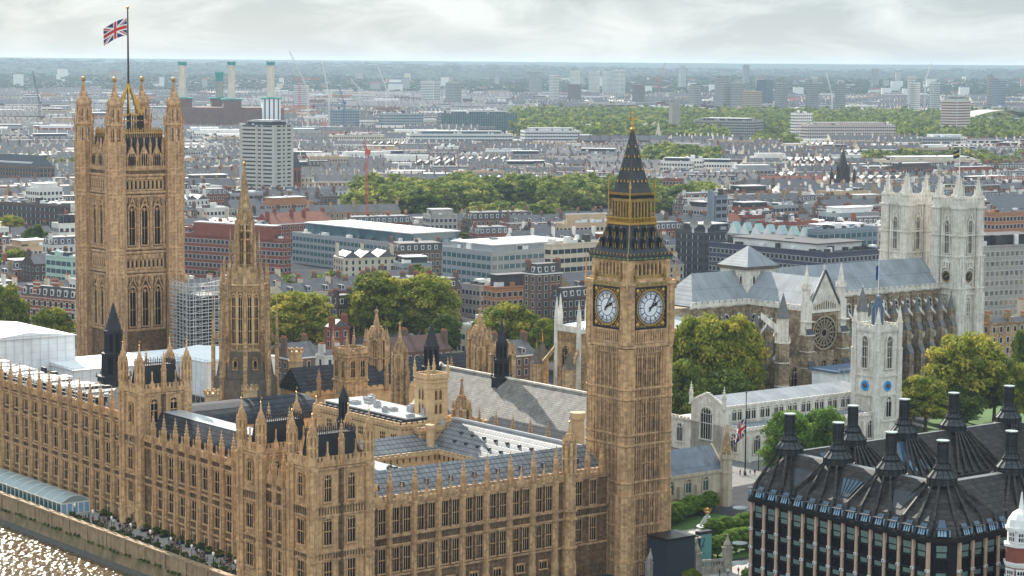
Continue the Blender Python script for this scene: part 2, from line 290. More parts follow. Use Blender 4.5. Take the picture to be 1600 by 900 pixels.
# ---------------------------------------------------------------- mesh building
class MB:
 def __init__(s):
  s.v = []; s.f = []; s.m = []; s.o = (0.0, 0.0, 0.0); s.a = 0.0
 def at(s, x=0.0, y=0.0, z=0.0, deg=0.0):
  s.o = (x, y, z); s.a = rad(deg); return s
 def add(s, vs, fs, mi=0):
  b = len(s.v); c, n = math.cos(s.a), math.sin(s.a); ox, oy, oz = s.o
  s.v.extend((ox + c * x - n * y, oy + n * x + c * y, oz + z) for x, y, z in vs)
  s.f.extend(tuple(b + i for i in f) for f in fs)
  s.m.extend([mi] * len(fs)); return s
 def box(s, x0, x1, y0, y1, z0, z1, mi=0):
  return s.add([(x0, y0, z0), (x1, y0, z0), (x1, y1, z0), (x0, y1, z0), (x0, y0, z1), (x1, y0, z1), (x1, y1, z1), (x0, y1, z1)],
                     [(0, 3, 2, 1), (4, 5, 6, 7), (0, 1, 5, 4), (1, 2, 6, 5), (2, 3, 7, 6), (3, 0, 4, 7)], mi)
 def prism(s, poly, z0, z1, mi=0, mtop=None, scale=1.0):
  n = len(poly); cx = sum(p[0] for p in poly) / n; cy_ = sum(p[1] for p in poly) / n
  vs = [(x, y, z0) for x, y in poly] + [(cx + (x - cx) * scale, cy_ + (y - cy_) * scale, z1) for x, y in poly]
  s.add(vs, [(i, (i + 1) % n, n + (i + 1) % n, n + i) for i in range(n)], mi)
  s.add(vs, [tuple(range(n, 2 * n))], mi if mtop is None else mtop)
  return s
 def ngon(s, x, y, n, r0, r1, z0, z1, mi=0, rot=None, cap=True):
  rot = PI / n if rot is None else rot
  vs = [(x + r0 * math.cos(rot + 2 * PI * i / n), y + r0 * math.sin(rot + 2 * PI * i / n), z0) for i in range(n)]
  if r1 < 1e-4:
   vs.append((x, y, z1)); return s.add(vs, [(i, (i + 1) % n, n) for i in range(n)], mi)
  vs += [(x + r1 * math.cos(rot + 2 * PI * i / n), y + r1 * math.sin(rot + 2 * PI * i / n), z1) for i in range(n)]
  fs = [(i, (i + 1) % n, n + (i + 1) % n, n + i) for i in range(n)]
  if cap: fs.append(tuple(range(n, 2 * n)))
  return s.add(vs, fs, mi)
 def sphere(s, x, y, z, r, mi=0, n=8):
  for k in range(4):
   a0 = -PI / 2 + PI * k / 4; a1 = a0 + PI / 4
   s.ngon(x, y, n, max(r * math.cos(a0), .001), max(r * math.cos(a1), .001), z + r * math.sin(a0), z + r * math.sin(a1), mi, cap=False)
  return s
 def bar(s, p, q, w, mi=0, w2=None):
  p = Vector(p); q = Vector(q); d = (q - p)
  if d.length < 1e-6: return s
  d.normalize(); a = d.cross(Vector((0, 0, 1)))
  if a.length < 1e-3: a = Vector((1, 0, 0))
  a.normalize(); b = d.cross(a); h = w / 2; h2 = (w if w2 is None else w2) / 2
  vs = [tuple(p + a * h * i + b * h * j) for i, j in ((-1, -1), (1, -1), (1, 1), (-1, 1))]
  vs += [tuple(q + a * h2 * i + b * h2 * j) for i, j in ((-1, -1), (1, -1), (1, 1), (-1, 1))]
  return s.add(vs, [(0, 1, 2, 3), (7, 6, 5, 4), (0, 4, 5, 1), (1, 5, 6, 2), (2, 6, 7, 3), (3, 7, 4, 0)], mi)
 def gable(s, x0, x1, y0, y1, z0, z1, mi=0, along='x', hip0=0.0, hip1=0.0, mend=None, t=0.0):
  """pitched roof, ridge along x or y, hips shorten the ridge at either end"""
  if along == 'x':
   ym = (y0 + y1) / 2
   vs = [(x0, y0, z0), (x1, y0, z0), (x1, y1, z0), (x0, y1, z0), (x0 + hip0, ym, z1), (x1 - hip1, ym, z1)]
  else:
   xm = (x0 + x1) / 2
   vs = [(x1, y0, z0), (x1, y1, z0), (x0, y1, z0), (x0, y0, z0), (xm, y0 + hip0, z1), (xm, y1 - hip1, z1)]
  s.add(vs, [(0, 1, 5, 4), (2, 3, 4, 5)], mi)
  return s.add(vs, [(1, 2, 5), (3, 0, 4)], mi if mend is None else mend)
 def build(s, name, mats, parent=None, loc=(0, 0, 0), rz=0.0, smooth=False):
  me = mesh_of(s, name, mats, smooth)
  return link(name, me, parent, loc, rz)
def mesh_of(mb, name, mats, smooth=False):
 me = bpy.data.meshes.new(name)
 me.from_pydata(mb.v, [], mb.f)
 if isinstance(mats, str): mats = [mats]
 for k in mats: me.materials.append(MATS[k])
 if len(mats) > 1: me.polygons.foreach_set('material_index', mb.m)
 if smooth: me.polygons.foreach_set('use_smooth', [True] * len(me.polygons))
 me.update(); return me
def link(name, data, parent=None, loc=(0, 0, 0), rz=0.0, scale=None):
 o = bpy.data.objects.new(name, data); COL.objects.link(o)
 o.location = loc; o.rotation_euler = (0, 0, rz)
 if scale is not None: o.scale = scale
 if parent is not None: o.parent = parent
 return o
def tag(o, label=None, cat=None, group=None, kind=None):
 if label: o['label'] = label
 if cat: o['category'] = cat
 if group: o['group'] = group
 if kind: o['kind'] = kind
 return o
def thing(name, label, cat, loc, rz=0.0, group=None):
 return tag(link(name, None, None, loc, rz), label, cat, group)
def pal(name, label, cat, u, v, z=0.0, group=None):
 """a thing standing on the palace axes"""
 return thing(name, label, cat, W(u, v, z), TH, group)
def setting(name, mb, m, loc=(0, 0, 0), rz=0.0, kind='structure'):
 o = mb.build(name, m, None, loc, rz); o['kind'] = kind; return o
# ================================================================ gothic kit
CACHE = {}
def cached(key, fn):
 if key not in CACHE: CACHE[key] = fn()
 return CACHE[key]
def on_face(ox, oy, deg, x, d, z):
 """face coordinates (x along, d outward, z) -> thing coordinates"""
 a = rad(deg); c, s = math.cos(a), math.sin(a)
 return (ox + c * x + s * d, oy + s * x - c * d, z)
def put(parent, name, me, ox, oy, deg, x, d, z):
 return link(name, me, parent, on_face(ox, oy, deg, x, d, z), rad(deg))
def window_mesh(w, h, lights=2, arch=0.0, trans=(0.5,), frame='stone_trim', glass='glass', jamb=0.3, fw=0.17, sill=True, mw=0.1):
 """stone surround with mullions, tracery and glass; arch = rise of a pointed head"""
 def make():
  mb = MB(); hw = w / 2; zs = h - arch
  def head(x):            # pointed arch profile
   t = min(1.0, abs(x) / hw)
   return zs + arch * (math.sqrt(max(0, 1 - t ** 1.7)))
  n = 6 if arch else 1
  xs = [-hw + w * i / (2 * n) for i in range(2 * n + 1)]
  pts = [(x, head(x) if arch else h) for x in xs]
  mb.add([(x, -0.05, 0) for x, _ in pts] + [(x, -0.05, z) for x, z in pts],
               [(i, i + 1, len(pts) + i + 1, len(pts) + i) for i in range(len(pts) - 1)], 1)
  mb.box(-hw - fw, -hw, -jamb, 0.02, -0.05, zs); mb.box(hw, hw + fw, -jamb, 0.02, -0.05, zs)
  if sill: mb.box(-hw - fw - 0.08, hw + fw + 0.08, -jamb - 0.1, 0.02, -0.3, -0.05)
  if arch:
   for i in range(len(pts) - 1):
    (xa, za), (xb, zb) = pts[i], pts[i + 1]
    top = lambda z: z + fw * 1.2
    vs = [(xa, -jamb, za), (xb, -jamb, zb), (xb * 1.1, -jamb, top(zb)), (xa * 1.1, -jamb, top(za)),
                      (xa, 0, za), (xb, 0, zb), (xb * 1.1, 0, top(zb)), (xa * 1.1, 0, top(za))]
    mb.add(vs, [(0, 1, 2, 3), (0, 4, 5, 1), (3, 2, 6, 7)])
  else:
   mb.box(-hw - fw - 0.1, hw + fw + 0.1, -jamb - 0.12, 0.02, h, h + 0.28)
  for i in range(1, lights):
   x = -hw + w * i / lights
   mb.box(x - mw / 2, x + mw / 2, -0.17, -0.04, 0, head(x) - 0.02)
  for t in trans:
   mb.box(-hw, hw, -0.19, -0.045, h * t - 0.08, h * t + 0.08)
  # cusped heads of the lights
  lw = w / lights
  for i in range(lights):
   xc = -hw + lw * (i + 0.5)
   zt = min(head(xc - lw * .4), head(xc + lw * .4)) if arch else h
   for sgn in (-1, 1):
    mb.add([(xc + sgn * lw / 2, -0.15, zt), (xc, -0.15, zt), (xc + sgn * lw / 2, -0.15, zt - lw * 0.8)], [(0, 1, 2) if sgn < 0 else (2, 1, 0)])
  if arch:
   mb.box(-hw * .75, hw * .75, -0.18, -0.045, zs - 0.06, zs + 0.06)
  return mesh_of(mb, 'window', [frame, glass])
 return cached(('win', w, h, lights, arch, trans, frame, glass, jamb, fw), make)
def pinnacle_mesh(w, hs, hsp, m='stone', finial='stone', nn=4, slits=True):
 """square or octagonal shaft with gablets and a crocketed spirelet"""
 def make():
  mb = MB(); r = w / 2 / math.cos(PI / nn)
  mb.ngon(0, 0, nn, r * 1.12, r * 1.12, 0, 0.25)
  mb.ngon(0, 0, nn, r * 0.86, r * 0.86, 0.25, hs - 0.3)
  if slits:
   for k in range(4):
    mb.at(deg=90 * k)
    for sx in (-0.42, 0.0, 0.42):
     mb.box(sx * w - 0.07 * w, sx * w + 0.07 * w, -w * 0.52, -w * 0.4, 0.25, hs - 0.3)
   mb.at()
  mb.ngon(0, 0, nn, r * 1.05, r * 1.18, hs - 0.3, hs)
  for k in range(4):
   mb.at(deg=90 * k)
   mb.add([(-w * .5, -w * .5, hs), (w * .5, -w * .5, hs), (0, -w * .5, hs + w * 0.95), (0, -w * .1, hs + w * 0.95)], [(0, 1, 2), (1, 3, 2), (0, 2, 3)])
  mb.at()
  mb.ngon(0, 0, nn, r * 0.62, r * 0.1, hs, hs + hsp * .93, cap=True)
  nk = max(3, int(hsp / 0.62))
  for i in range(1, nk):
   t = i / nk; rr = r * (0.64 - 0.54 * t); z = hs + hsp * .93 * t; k_ = 0.11 * w * (1.25 - .6 * t) + .03
   for q in range(4):
    a = PI / 4 + PI / 2 * q
    x, y = rr * math.cos(a), rr * math.sin(a)
    mb.box(x - k_, x + k_, y - k_, y + k_, z - k_, z + k_ * 1.3)
  mb.ngon(0, 0, 6, .04, w * .2, hs + hsp * .9, hs + hsp * .95, 1); mb.ngon(0, 0, 6, w * .2, .02, hs + hsp * .95, hs + hsp, 1)
  mb.ngon(0, 0, 4, .05, .03, hs + hsp, hs + hsp * 1.1, 1)
  return mesh_of(mb, 'pinnacle', [m, finial])
 return cached(('pin', w, hs, hsp, m, finial, nn, slits), make)
def turret_mesh(r, hs, hcap, hspire, m='stone', gold='gold', stages=2, vane=1.4):
 """octagonal turret: panelled shaft with open slits, crown of gablets, ogee cap, gilded vane"""
 def make():
  mb = MB(); n = 8
  mb.ngon(0, 0, n, r, r, 0, hs * .28); mb.ngon(0, 0, n, r * 1.12, r * 1.12, hs * .28, hs * .28 + .3)
  z0 = hs * .28 + .3
  for s in range(stages):
   z1 = z0 + (hs - hs * .28 - .3) / stages
   mb.ngon(0, 0, n, r * .7, r * .7, z0, z1 - .3, 1)
   for k in range(8):
    a = PI / 8 + k * PI / 4
    x, y = r * .93 * math.cos(a), r * .93 * math.sin(a)
    mb.bar((x, y, z0), (x, y, z1 - .3), r * .34)
    a2 = a + PI / 8; x, y = r * .84 * math.cos(a2), r * .84 * math.sin(a2)
    mb.bar((x, y, z0), (x, y, z1 - .3), r * .12)
   mb.ngon(0, 0, n, r * .98, r * 1.1, z1 - .45, z1 - .22); mb.ngon(0, 0, n, r * 1.1, r * .98, z1 - .22, z1)
   z0 = z1
  for k in range(8):
   a = k * PI / 4
   x, y = r * .95 * math.cos(a), r * .95 * math.sin(a)
   mb.ngon(x, y, 4, r * .2, 0.0, hs, hs + r * 1.0)
  mb.ngon(0, 0, n, r * .86, r * .66, hs, hs + hcap * .4); mb.ngon(0, 0, n, r * .66, r * .28, hs + hcap * .4, hs + hcap)
  mb.ngon(0, 0, n, r * .28, r * .09, hs + hcap, hs + hcap + hspire)
  for i in range(1, 6):
   t = i / 6; z = hs + hcap * t; rr = r * (.88 - .6 * t) * 1.02
   for k in range(0, 8, 1):
    a = PI / 8 + k * PI / 4; kk = .085 * r + .02
    mb.box(rr * math.cos(a) - kk, rr * math.cos(a) + kk, rr * math.sin(a) - kk, rr * math.sin(a) + kk, z - kk, z + kk)
  zt = hs + hcap + hspire
  mb.sphere(0, 0, zt + .12, r * .2, 2, 6); mb.ngon(0, 0, 4, .05, .03, zt, zt + vane, 2)
  mb.box(-.03, .32, -.03, .03, zt + vane * .6, zt + vane * .8, 2)
  return mesh_of(mb, 'turret', [m, 'stone_dark', gold])
 return cached(('tur', r, hs, hcap, hspire, m, stages, vane, gold), make)
def panel_band(mb, x0, x1, z0, z1, step=0.62, d=0.16, mi=0, w=0.13):
 n = max(1, int((x1 - x0) / step)); s = (x1 - x0) / n
 for i in range(n + 1):
  x = x0 + s * i
  mb.box(x - w / 2, x + w / 2, -d, 0.02, z0, z1, mi)
def battlements(mb, x0, x1, z, h=1.0, t=0.4, w=0.8, gap=0.55, mi=0, base=0.8):
 mb.box(x0, x1, -t, 0, z, z + base, mi)
 n = max(1, int(round((x1 - x0) / (w + gap)))); s = (x1 - x0) / n; ww = s * w / (w + gap)
 for i in range(n):
  a = x0 + s * i + (s - ww) / 2
  mb.box(a, a + ww, -t, 0, z + base, z + base + h * .7, mi)
  mb.box(a - .05, a + ww + .05, -t - .06, .05, z + base + h * .7, z + base + h * .7 + .14, mi)
def buttress_mesh(w, z0, z1, steps=(), d=0.95, m='stone', nn=8):
 def make():
  mb = MB()
  for a, b, k in ((z0, z0 + (z1 - z0) * .33, 1.12), (z0 + (z1 - z0) * .33, z1, 1.0)):
   ww = w * k / 2; dd = d * k
   mb.prism([(-ww, .05), (-ww, -dd * .55), (-ww * .5, -dd), (ww * .5, -dd), (ww, -dd * .55), (ww, .05)], a, b)
   for x in (-ww * .5, ww * .5):
    mb.box(x - .05, x + .05, -dd - .07, -dd + .05, a, b)
  for s in steps:
   mb.prism([(-w * .62, .05), (-w * .62, -d * .66), (-w * .36, -d * 1.16), (w * .36, -d * 1.16), (w * .62, -d * .66), (w * .62, .05)], s, s + .32)
  return mesh_of(mb, 'buttress', [m])
 return cached(('but', w, z0, z1, tuple(steps), d, m), make)
def gothic_front(root, ox, oy, deg, L, piers, wins, strings=(), bands=(), par=None, pier=None, pin=None, gablet=None, m='stone', trim='stone_trim', dark='stone_dark', skip_pier=()):
 """one front of a range. wins: (x, z, mesh); strings: z list; bands: (z0, z1) carved panels; par: (z, base, h)"""
 def F(mb): return mb.at(ox, oy, 0, deg)
 for z in strings:
  mb = F(MB()); mb.box(-.1, L + .1, -.34, .02, z, z + .26); mb.box(-.1, L + .1, -.2, .02, z - .2, z); mb.build('string_course', [trim], root)
 if bands:
  for z0, z1 in bands:
   mb = F(MB())
   panel_band(mb, 0, L, z0, z1)
   n = int(L / 1.24)
   for i in range(n):
    x = L * (i + .5) / n; q = (z0 + z1) / 2
    mb.add([(x - .3, -.12, q), (x, -.2, q - .42), (x + .3, -.12, q), (x, -.2, q + .42)], [(0, 1, 2, 3)], 0)
   mb.build('carved_panel', [dark], root)
 if par:
  z, base, h = par
  mb = F(MB()); battlements(mb, -.2, L + .2, z, h, .4, .75, .5, 0, base)
  panel_band(mb.at(*on_face(ox, oy, deg, 0, .4, 0)[:2], 0, deg), 0, L, z, z + base, .5, .08)
  if gablet:
   F(mb)
   for x in gablet:
    g = h + base
    mb.add([(x - .85, -.5, z + base * .5), (x + .85, -.5, z + base * .5), (x, -.5, z + g * 1.45), (x - .85, -.1, z + base * .5), (x + .85, -.1, z + base * .5), (x, -.1, z + g * 1.45)],
                       [(0, 1, 2), (5, 4, 3), (0, 2, 5, 3), (1, 4, 5, 2)])
    mb.box(x - .1, x + .1, -.42, -.2, z + g * 1.3, z + g * 2.1); mb.box(x - .24, x + .24, -.4, -.24, z + g * 1.75, z + g * 1.9)
  mb.build('parapet', [m], root)
 if pier:
  w, z0, z1, d = pier
  me = buttress_mesh(w, z0, z1, strings, d, m)
  for i, x in enumerate(piers):
   if i in skip_pier: continue
   put(root, 'buttress', me, ox, oy, deg, x, 0, 0)
 if pin:
  me, z, dd = pin
  for x in piers: put(root, 'pinnacle', me, ox, oy, deg, x, dd, z)
 for x, z, me in wins: put(root, 'window', me, ox, oy, deg, x, 0, z)
# ================================================================ CLOCK TOWER
CU0, CV0 = 298.1, 344.6
def clock_tower():
 t = pal('clock_tower', 'tall honey stone clock tower with white dials and dark gilded spire', 'clock tower', CU0, CV0)
 hw = 5.75
 mb = MB()
 mb.box(-hw, hw, -hw, hw, -4, 47.8)
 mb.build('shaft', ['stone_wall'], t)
 # corner buttresses
 def cb():
  q = MB(); r = 1.75
  for z0, z1, k in ((-4, 17, 1.13), (17, 47, 1.0)):
   q.ngon(0, 0, 8, r * k, r * k, z0, z1)
   for i in range(8):
    a = PI / 8 + i * PI / 4
    q.bar((r * k * math.cos(a), r * k * math.sin(a), z0), (r * k * math.cos(a), r * k * math.sin(a), z1), .22)
    a += PI / 8
    q.bar((r * k * .94 * math.cos(a), r * k * .94 * math.sin(a), z0), (r * k * .94 * math.cos(a), r * k * .94 * math.sin(a), z1), .13)
  for z in (3.0, 8.0, 10.4, 16.8, 19.5, 27.2, 29.3, 36.7, 38.7):
   q.ngon(0, 0, 8, r * 1.05, r * 1.2, z - .25, z); q.ngon(0, 0, 8, r * 1.2, r * 1.2, z, z + .3)
  for z in (20.6, 30.3, 39.7):
   for i in range(8):
    a = i * PI / 4; q.box(1.72 * math.cos(a) - .1, 1.72 * math.cos(a) + .1, 1.72 * math.sin(a) - .1, 1.72 * math.sin(a) + .1, z, z + .9)
  return mesh_of(q, 'corner_buttress', ['stone'])
 me = cb()
 for a in (-1, 1):
  for b in (-1, 1): link('corner_buttress', me, t, (a * 4.95, b * 4.95, 0))
 levels = (3.0, 8.0, 10.4, 16.8, 19.5, 27.2, 29.3, 36.7, 38.7)
 glass_key = None
 for deg in (0, -90, 90, 180):
  ox, oy, _ = on_face(0, 0, deg, 0, hw, 0)
  for z in levels: MB().at(ox, oy, 0, deg).box(-3.6, 3.6, -.42, .02, z, z + .3).box(-3.6, 3.6, -.25, .02, z - .22, z).build('string_course', ['stone_trim'], t)
  # panelling: vertical mullions with a rail half way up each stage
  P = MB().at(ox, oy, 0, deg)
  for z0, z1 in ((-3, 2.8), (3.3, 7.8), (8.3, 10.2), (10.7, 16.6), (17.1, 19.3), (19.8, 27.0), (27.5, 29.1), (29.6, 36.5), (37.0, 38.5), (39.0, 45.8)):
   for i in range(-5, 6):
    w = .2 if i % 2 else .12
    P.box(i * .64 - w / 2, i * .64 + w / 2, -.46 if i % 2 else -.34, .02, z0, z1)
   if z1 - z0 > 4:
    zm = (z0 + z1) / 2
    P.box(-3.3, 3.3, -.16, .02, zm - .12, zm + .12); P.box(-3.3, 3.3, -.2, .02, z1 - .7, z1 - .5)
    for i in range(-5, 5):
     x = i * .64 + .32
     P.add([(x - .32, -.15, z1), (x + .32, -.15, z1), (x + .32, -.15, z1 - .5), (x, -.15, z1 - .12), (x - .32, -.15, z1 - .5)], [(4, 3, 1, 0), (3, 2, 1)])
  P.build('panelling', ['stone_trim'], t)
  if deg in (0, -90):
   for z0, z1 in ((10.8, 16.2), (20.0, 26.6), (29.9, 36.1), (39.3, 44.6)):
    for x in (-1.6, -.96, .96, 1.6):
     def slit(h=round(z1 - z0, 1)):
      q = MB(); q.add([(-.21, -.06, 0), (.21, -.06, 0), (.21, -.06, h), (-.21, -.06, h)], [(0, 1, 2, 3)], 1)
      q.box(-.2, .2, -.2, -.03, h * .48, h * .52, 0)
      return mesh_of(q, 'window', ['stone_trim', 'glass'])
     put(t, 'window', cached(('slit', round(z1 - z0, 1)), slit), ox, oy, deg, x, 0, z0)
 # corbel table below the clock stage
 mb = MB()
 mb.box(-6.0, 6.0, -6.0, 6.0, 45.9, 46.3); mb.box(-6.35, 6.35, -6.35, 6.35, 47.2, 47.9)
 for deg in (0, -90, 90, 180):
  ox, oy, _ = on_face(0, 0, deg, 0, 6.0, 0); mb.at(ox, oy, 0, deg)
  for i in range(-6, 7): mb.box(i * .62 - .14, i * .62 + .14, -.3, .0, 46.3, 47.2)
 mb.at(); mb.build('corbel_table', ['stone_trim'], t)
 # clock stage
 mb = MB(); mb.box(-6.0, 6.0, -6.0, 6.0, 47.9, 60.3)
 for a in (-1, 1):
  for b in (-1, 1):
   x, y = a * 5.35, b * 5.35
   mb.ngon(x, y, 8, 1.5, 1.5, 47.9, 60.0)
   for i in range(8):
    g = PI / 8 + i * PI / 4
    mb.bar((x + 1.5 * math.cos(g), y + 1.5 * math.sin(g), 48), (x + 1.5 * math.cos(g), y + 1.5 * math.sin(g), 60), .2)
   for z in (51.0, 53.2, 57.2, 59.4): mb.ngon(x, y, 8, 1.62, 1.62, z, z + .25)
   mb.ngon(x, y, 8, 1.8, 1.8, 60.0, 60.7)
 mb.build('clock_stage', ['stone'], t)
 for deg in (0, -90, 90, 180):
  ox, oy, _ = on_face(0, 0, deg, 0, 6.0, 0)
  q = MB().at(ox, oy, 0, deg)       # niche arcade under the dial
  q.box(-3.9, 3.9, -.3, .0, 48.0, 48.4); q.box(-3.9, 3.9, -.35, .0, 50.5, 50.9)
  for i in range(-6, 7): q.box(i * .62 - .13, i * .62 + .13, -.28, 0, 48.4, 50.5)
  for i in range(-6, 6):
   x = i * .62 + .31
   q.add([(x - .31, -.22, 50.5), (x, -.22, 50.35), (x + .31, -.22, 50.5), (x - .31, -.22, 49.9), (x + .31, -.22, 49.9)], [(0, 3, 1), (1, 4, 2)])
  q.build('niche_arcade', ['stone_trim'], t)
  fr = MB().at(ox, oy, 0, deg)      # gilded square surround
  zc, H_ = 55.3, 4.15
  fr.box(-H_, H_, -.16, 0, zc - H_, zc + H_, 0)
  for x0, x1, z0, z1 in ((-H_ - .1, H_ + .1, zc + H_ - .15, zc + H_ + .2), (-H_ - .1, H_ + .1, zc - H_ - .2, zc - H_ + .15), (-H_ - .1, -H_ + .25, zc - H_, zc + H_), (H_ - .25, H_ + .1, zc - H_, zc + H_)):
   fr.box(x0, x1, -.42, 0, z0, z1, 1)
  for s in (-1, 1):
   for k in range(26):            # beaded gold border
    z = zc - H_ + .2 + k * (2 * H_ - .4) / 25
    fr.box(s * (H_ + .32) - .11, s * (H_ + .32) + .11, -.4, 0, z - .1, z + .1, 2)
   for b in (-1, 1):
    fr.ngon(0, 0, 4, 0, 0, 0, 0)
    x, z = s * 3.45, zc + b * 3.45
    fr.add([(x - .6, -.3, z), (x, -.3, z - .6), (x + .6, -.3, z), (x, -.3, z + .6), (x, -.46, z)], [(0, 1, 4), (1, 2, 4), (2, 3, 4), (3, 0, 4)], 2)
    for p in ((1.5, 3.8), (2.3, 3.7), (3.7, 2.3), (3.8, 1.5), (2.75, 3.1), (3.1, 2.75)):
     x, z = s * p[0], zc + b * p[1]
     fr.add([(x - .22, -.26, z), (x, -.26, z - .22), (x + .22, -.26, z), (x, -.26, z + .22)], [(0, 1, 2, 3)], 2)
  for k in range(13):
   x = -3.9 + k * .65
   fr.add([(x - .22, -.5, zc + H_ + .75), (x, -.5, zc + H_ + .53), (x + .22, -.5, zc + H_ + .75), (x, -.5, zc + H_ + .97)], [(0, 1, 2, 3)], 2 if k % 2 else 3)
  fr.box(-4.3, 4.3, -.46, 0, zc + H_ + .17, zc + H_ + 1.05, 4)
  fr.build('dial_surround', ['stone_dark', 'iron_dark', 'gold', 'green_enamel', 'gilt_stone'], t)
  if deg in (0, -90):
   d = dial(t, ox, oy, deg, zc)
 # cornice and little gilded corner pinnacles
 mb = MB()
 for a, z0, z1 in ((6.2, 60.3, 60.6), (6.0, 60.6, 61.2)):
  mb.box(-a, a, -a, a, z0, z1)
 mb.build('cornice', ['stone_trim'], t)
 gp = pinnacle_mesh(.5, 1.4, 1.6, 'gilt_stone', 'gold', 4, False)
 for a in (-1, 1):
  for b in (-1, 1):
   for x, y in ((a * 3.9, b * 6.1), (a * 6.1, b * 3.9)): link('gilded_finial', gp, t, (x, y, 60.6))
   link('pinnacle', pinnacle_mesh(.42, 3.2, 4.0, 'stone', 'stone', 4, False), t, (a * 6.5, b * 6.5, 59.0))
 # belfry
 mb = MB(); mb.box(-4.9, 4.9, -4.9, 4.9, 61.2, 65.0, 1)
 for a in (-1, 1):
  for b in (-1, 1): mb.ngon(a * 4.9, b * 4.9, 8, 1.15, 1.15, 61.2, 65.0, 0)
 for deg in (0, -90, 90, 180):
  ox, oy, _ = on_face(0, 0, deg, 0, 4.9, 0); mb.at(ox, oy, 0, deg)
  for i in range(8):
   x = -3.8 + i * 7.6 / 7
   mb.box(x - .2, x + .2, -.55, 0, 61.2, 64.7, 0)
   if i < 7:
    c = x + 7.6 / 14; h = 7.6 / 14 - .2
    mb.add([(c - h, -.4, 64.7), (c + h, -.4, 64.7), (c - h, -.4, 63.6), (c + h, -.4, 63.6), (c, -.4, 64.4)], [(2, 4, 0), (4, 3, 1), (0, 4, 1)], 0)
  mb.box(-4.9, 4.9, -.6, 0, 64.5, 65.1, 0); mb.box(-4.6, 4.6, -.75, 0, 61.1, 61.9, 2)
 mb.at(); mb.build('belfry', ['stone', 'black', 'gilt_stone'], t)
 # roof
 mb = MB(); s2 = math.sqrt(2)
 mb.ngon(0, 0, 4, 6.0 * s2, 6.0 * s2, 65.0, 65.6, 1, PI / 4)
 mb.ngon(0, 0, 4, 6.15 * s2, 6.15 * s2, 65.6, 66.0, 0, PI / 4)
 prof = ((66.0, 5.7), (67.6, 4.85), (69.5, 4.15), (72.0, 3.45))
 for (za, ra), (zb, rb) in zip(prof, prof[1:]): mb.ngon(0, 0, 4, ra * s2, rb * s2, za, zb, 0, PI / 4)
 for a in (-1, 1):
  for b in (-1, 1):
   for (za, ra), (zb, rb) in zip(prof, prof[1:]):
    mb.bar((a * ra, b * ra, za), (a * rb, b * rb, zb), .18, 4)
 for deg in (0, 90, 180, 270):
  mb.at(deg=deg)
  for i in range(24):
   x = -5.9 + i * 11.8 / 23
   mb.box(x - .1, x + .1, -6.25, -6.1, 66.0, 66.45, 2 if i % 2 else 0); mb.box(x - .16, x + .16, -6.12, -5.98, 65.1, 65.5, 3 if i % 3 else 2)
  for i in range(-12, 13):
   for (za, ra), (zb, rb) in zip(prof, prof[1:]):
    if abs(i) * .44 < rb: mb.bar((i * .44, -ra - .02, za), (i * .44, -rb - .02, zb), .09, 0)
 mb.at(); mb.build('roof', ['tower_iron', 'iron_dark', 'gold', 'green_enamel', 'gilt_stone'], t)
 def dormer():
  q = MB(); q.box(-.32, .32, -.5, .6, 0, 1.0, 0); q.add([(-.2, -.51, .1), (.2, -.51, .1), (.2, -.51, .8), (-.2, -.51, .8)], [(0, 1, 2, 3)], 2)
  q.add([(-.42, -.6, 1.0), (.42, -.6, 1.0), (0, -.6, 1.9), (-.42, .9, 1.0), (.42, .9, 1.0), (0, .9, 1.9)], [(0, 1, 2), (0, 2, 5, 3), (1, 4, 5, 2)], 0)
  for x in (-.3, .3): q.box(x - .08, x + .08, -.58, -.46, 0, 1.1, 1)
  q.box(-.07, .07, -.66, -.5, 1.7, 2.3, 1)
  return mesh_of(q, 'dormer', ['iron_dark', 'gilt_stone', 'black'])
 dm = dormer()
 for deg in (0, -90, 90, 180):
  for z, d, xs in ((67.4, 4.9, (-3.3, -1.1, 1.1, 3.3)), (69.6, 4.1, (-2.2, 0, 2.2))):
   for x in xs: put(t, 'dormer', dm, 0, 0, deg, x, d, z)
 # gilded lantern
 mb = MB(); mb.ngon(0, 0, 4, 3.7 * s2, 3.7 * s2, 72.0, 72.5, 1, PI / 4); mb.box(-2.55, 2.55, -2.55, 2.55, 72.5, 77.6, 2)
 for deg in (0, 90, 180, 270):
  mb.at(deg=deg)
  for i in range(19):
   x = -3.5 + i * 7.0 / 18; mb.box(x - .07, x + .07, -3.6, -3.45, 72.5, 73.3, 1)
  mb.box(-3.6, 3.6, -3.65, -3.4, 73.3, 73.5, 1)
  for i in range(7):
   x = -2.6 + i * 5.2 / 6; mb.box(x - .19, x + .19, -3.0, -2.5, 72.5, 77.0, 0)
   if i < 6:
    c = x + 5.2 / 12; h = 5.2 / 12
    mb.add([(c - h, -2.85, 77.0), (c + h, -2.85, 77.0), (c - h, -2.85, 75.9), (c + h, -2.85, 75.9), (c, -2.85, 76.7)], [(2, 4, 0), (4, 3, 1), (0, 4, 1)], 0)
  mb.box(-2.9, 2.9, -3.05, -2.5, 76.7, 77.3, 0)
  for i in range(17):
   x = -3.1 + i * 6.2 / 16; mb.box(x - .08, x + .08, -3.35, -3.2, 78.0, 78.5, 1)
 mb.at(); mb.ngon(0, 0, 4, 3.15 * s2, 3.3 * s2, 77.3, 78.0, 3, PI / 4)
 for a in (-1, 1):
  for b in (-1, 1):
   mb.bar((a * 3.3, b * 3.3, 72.5), (a * 3.3, b * 3.3, 79.8), .22, 1); mb.ngon(a * 3.3, b * 3.3, 4, .3, .02, 79.4, 81.4, 1)
 mb.build('lantern', ['gilt_stone', 'gold', 'black', 'iron_dark'], t)
 mb = MB()
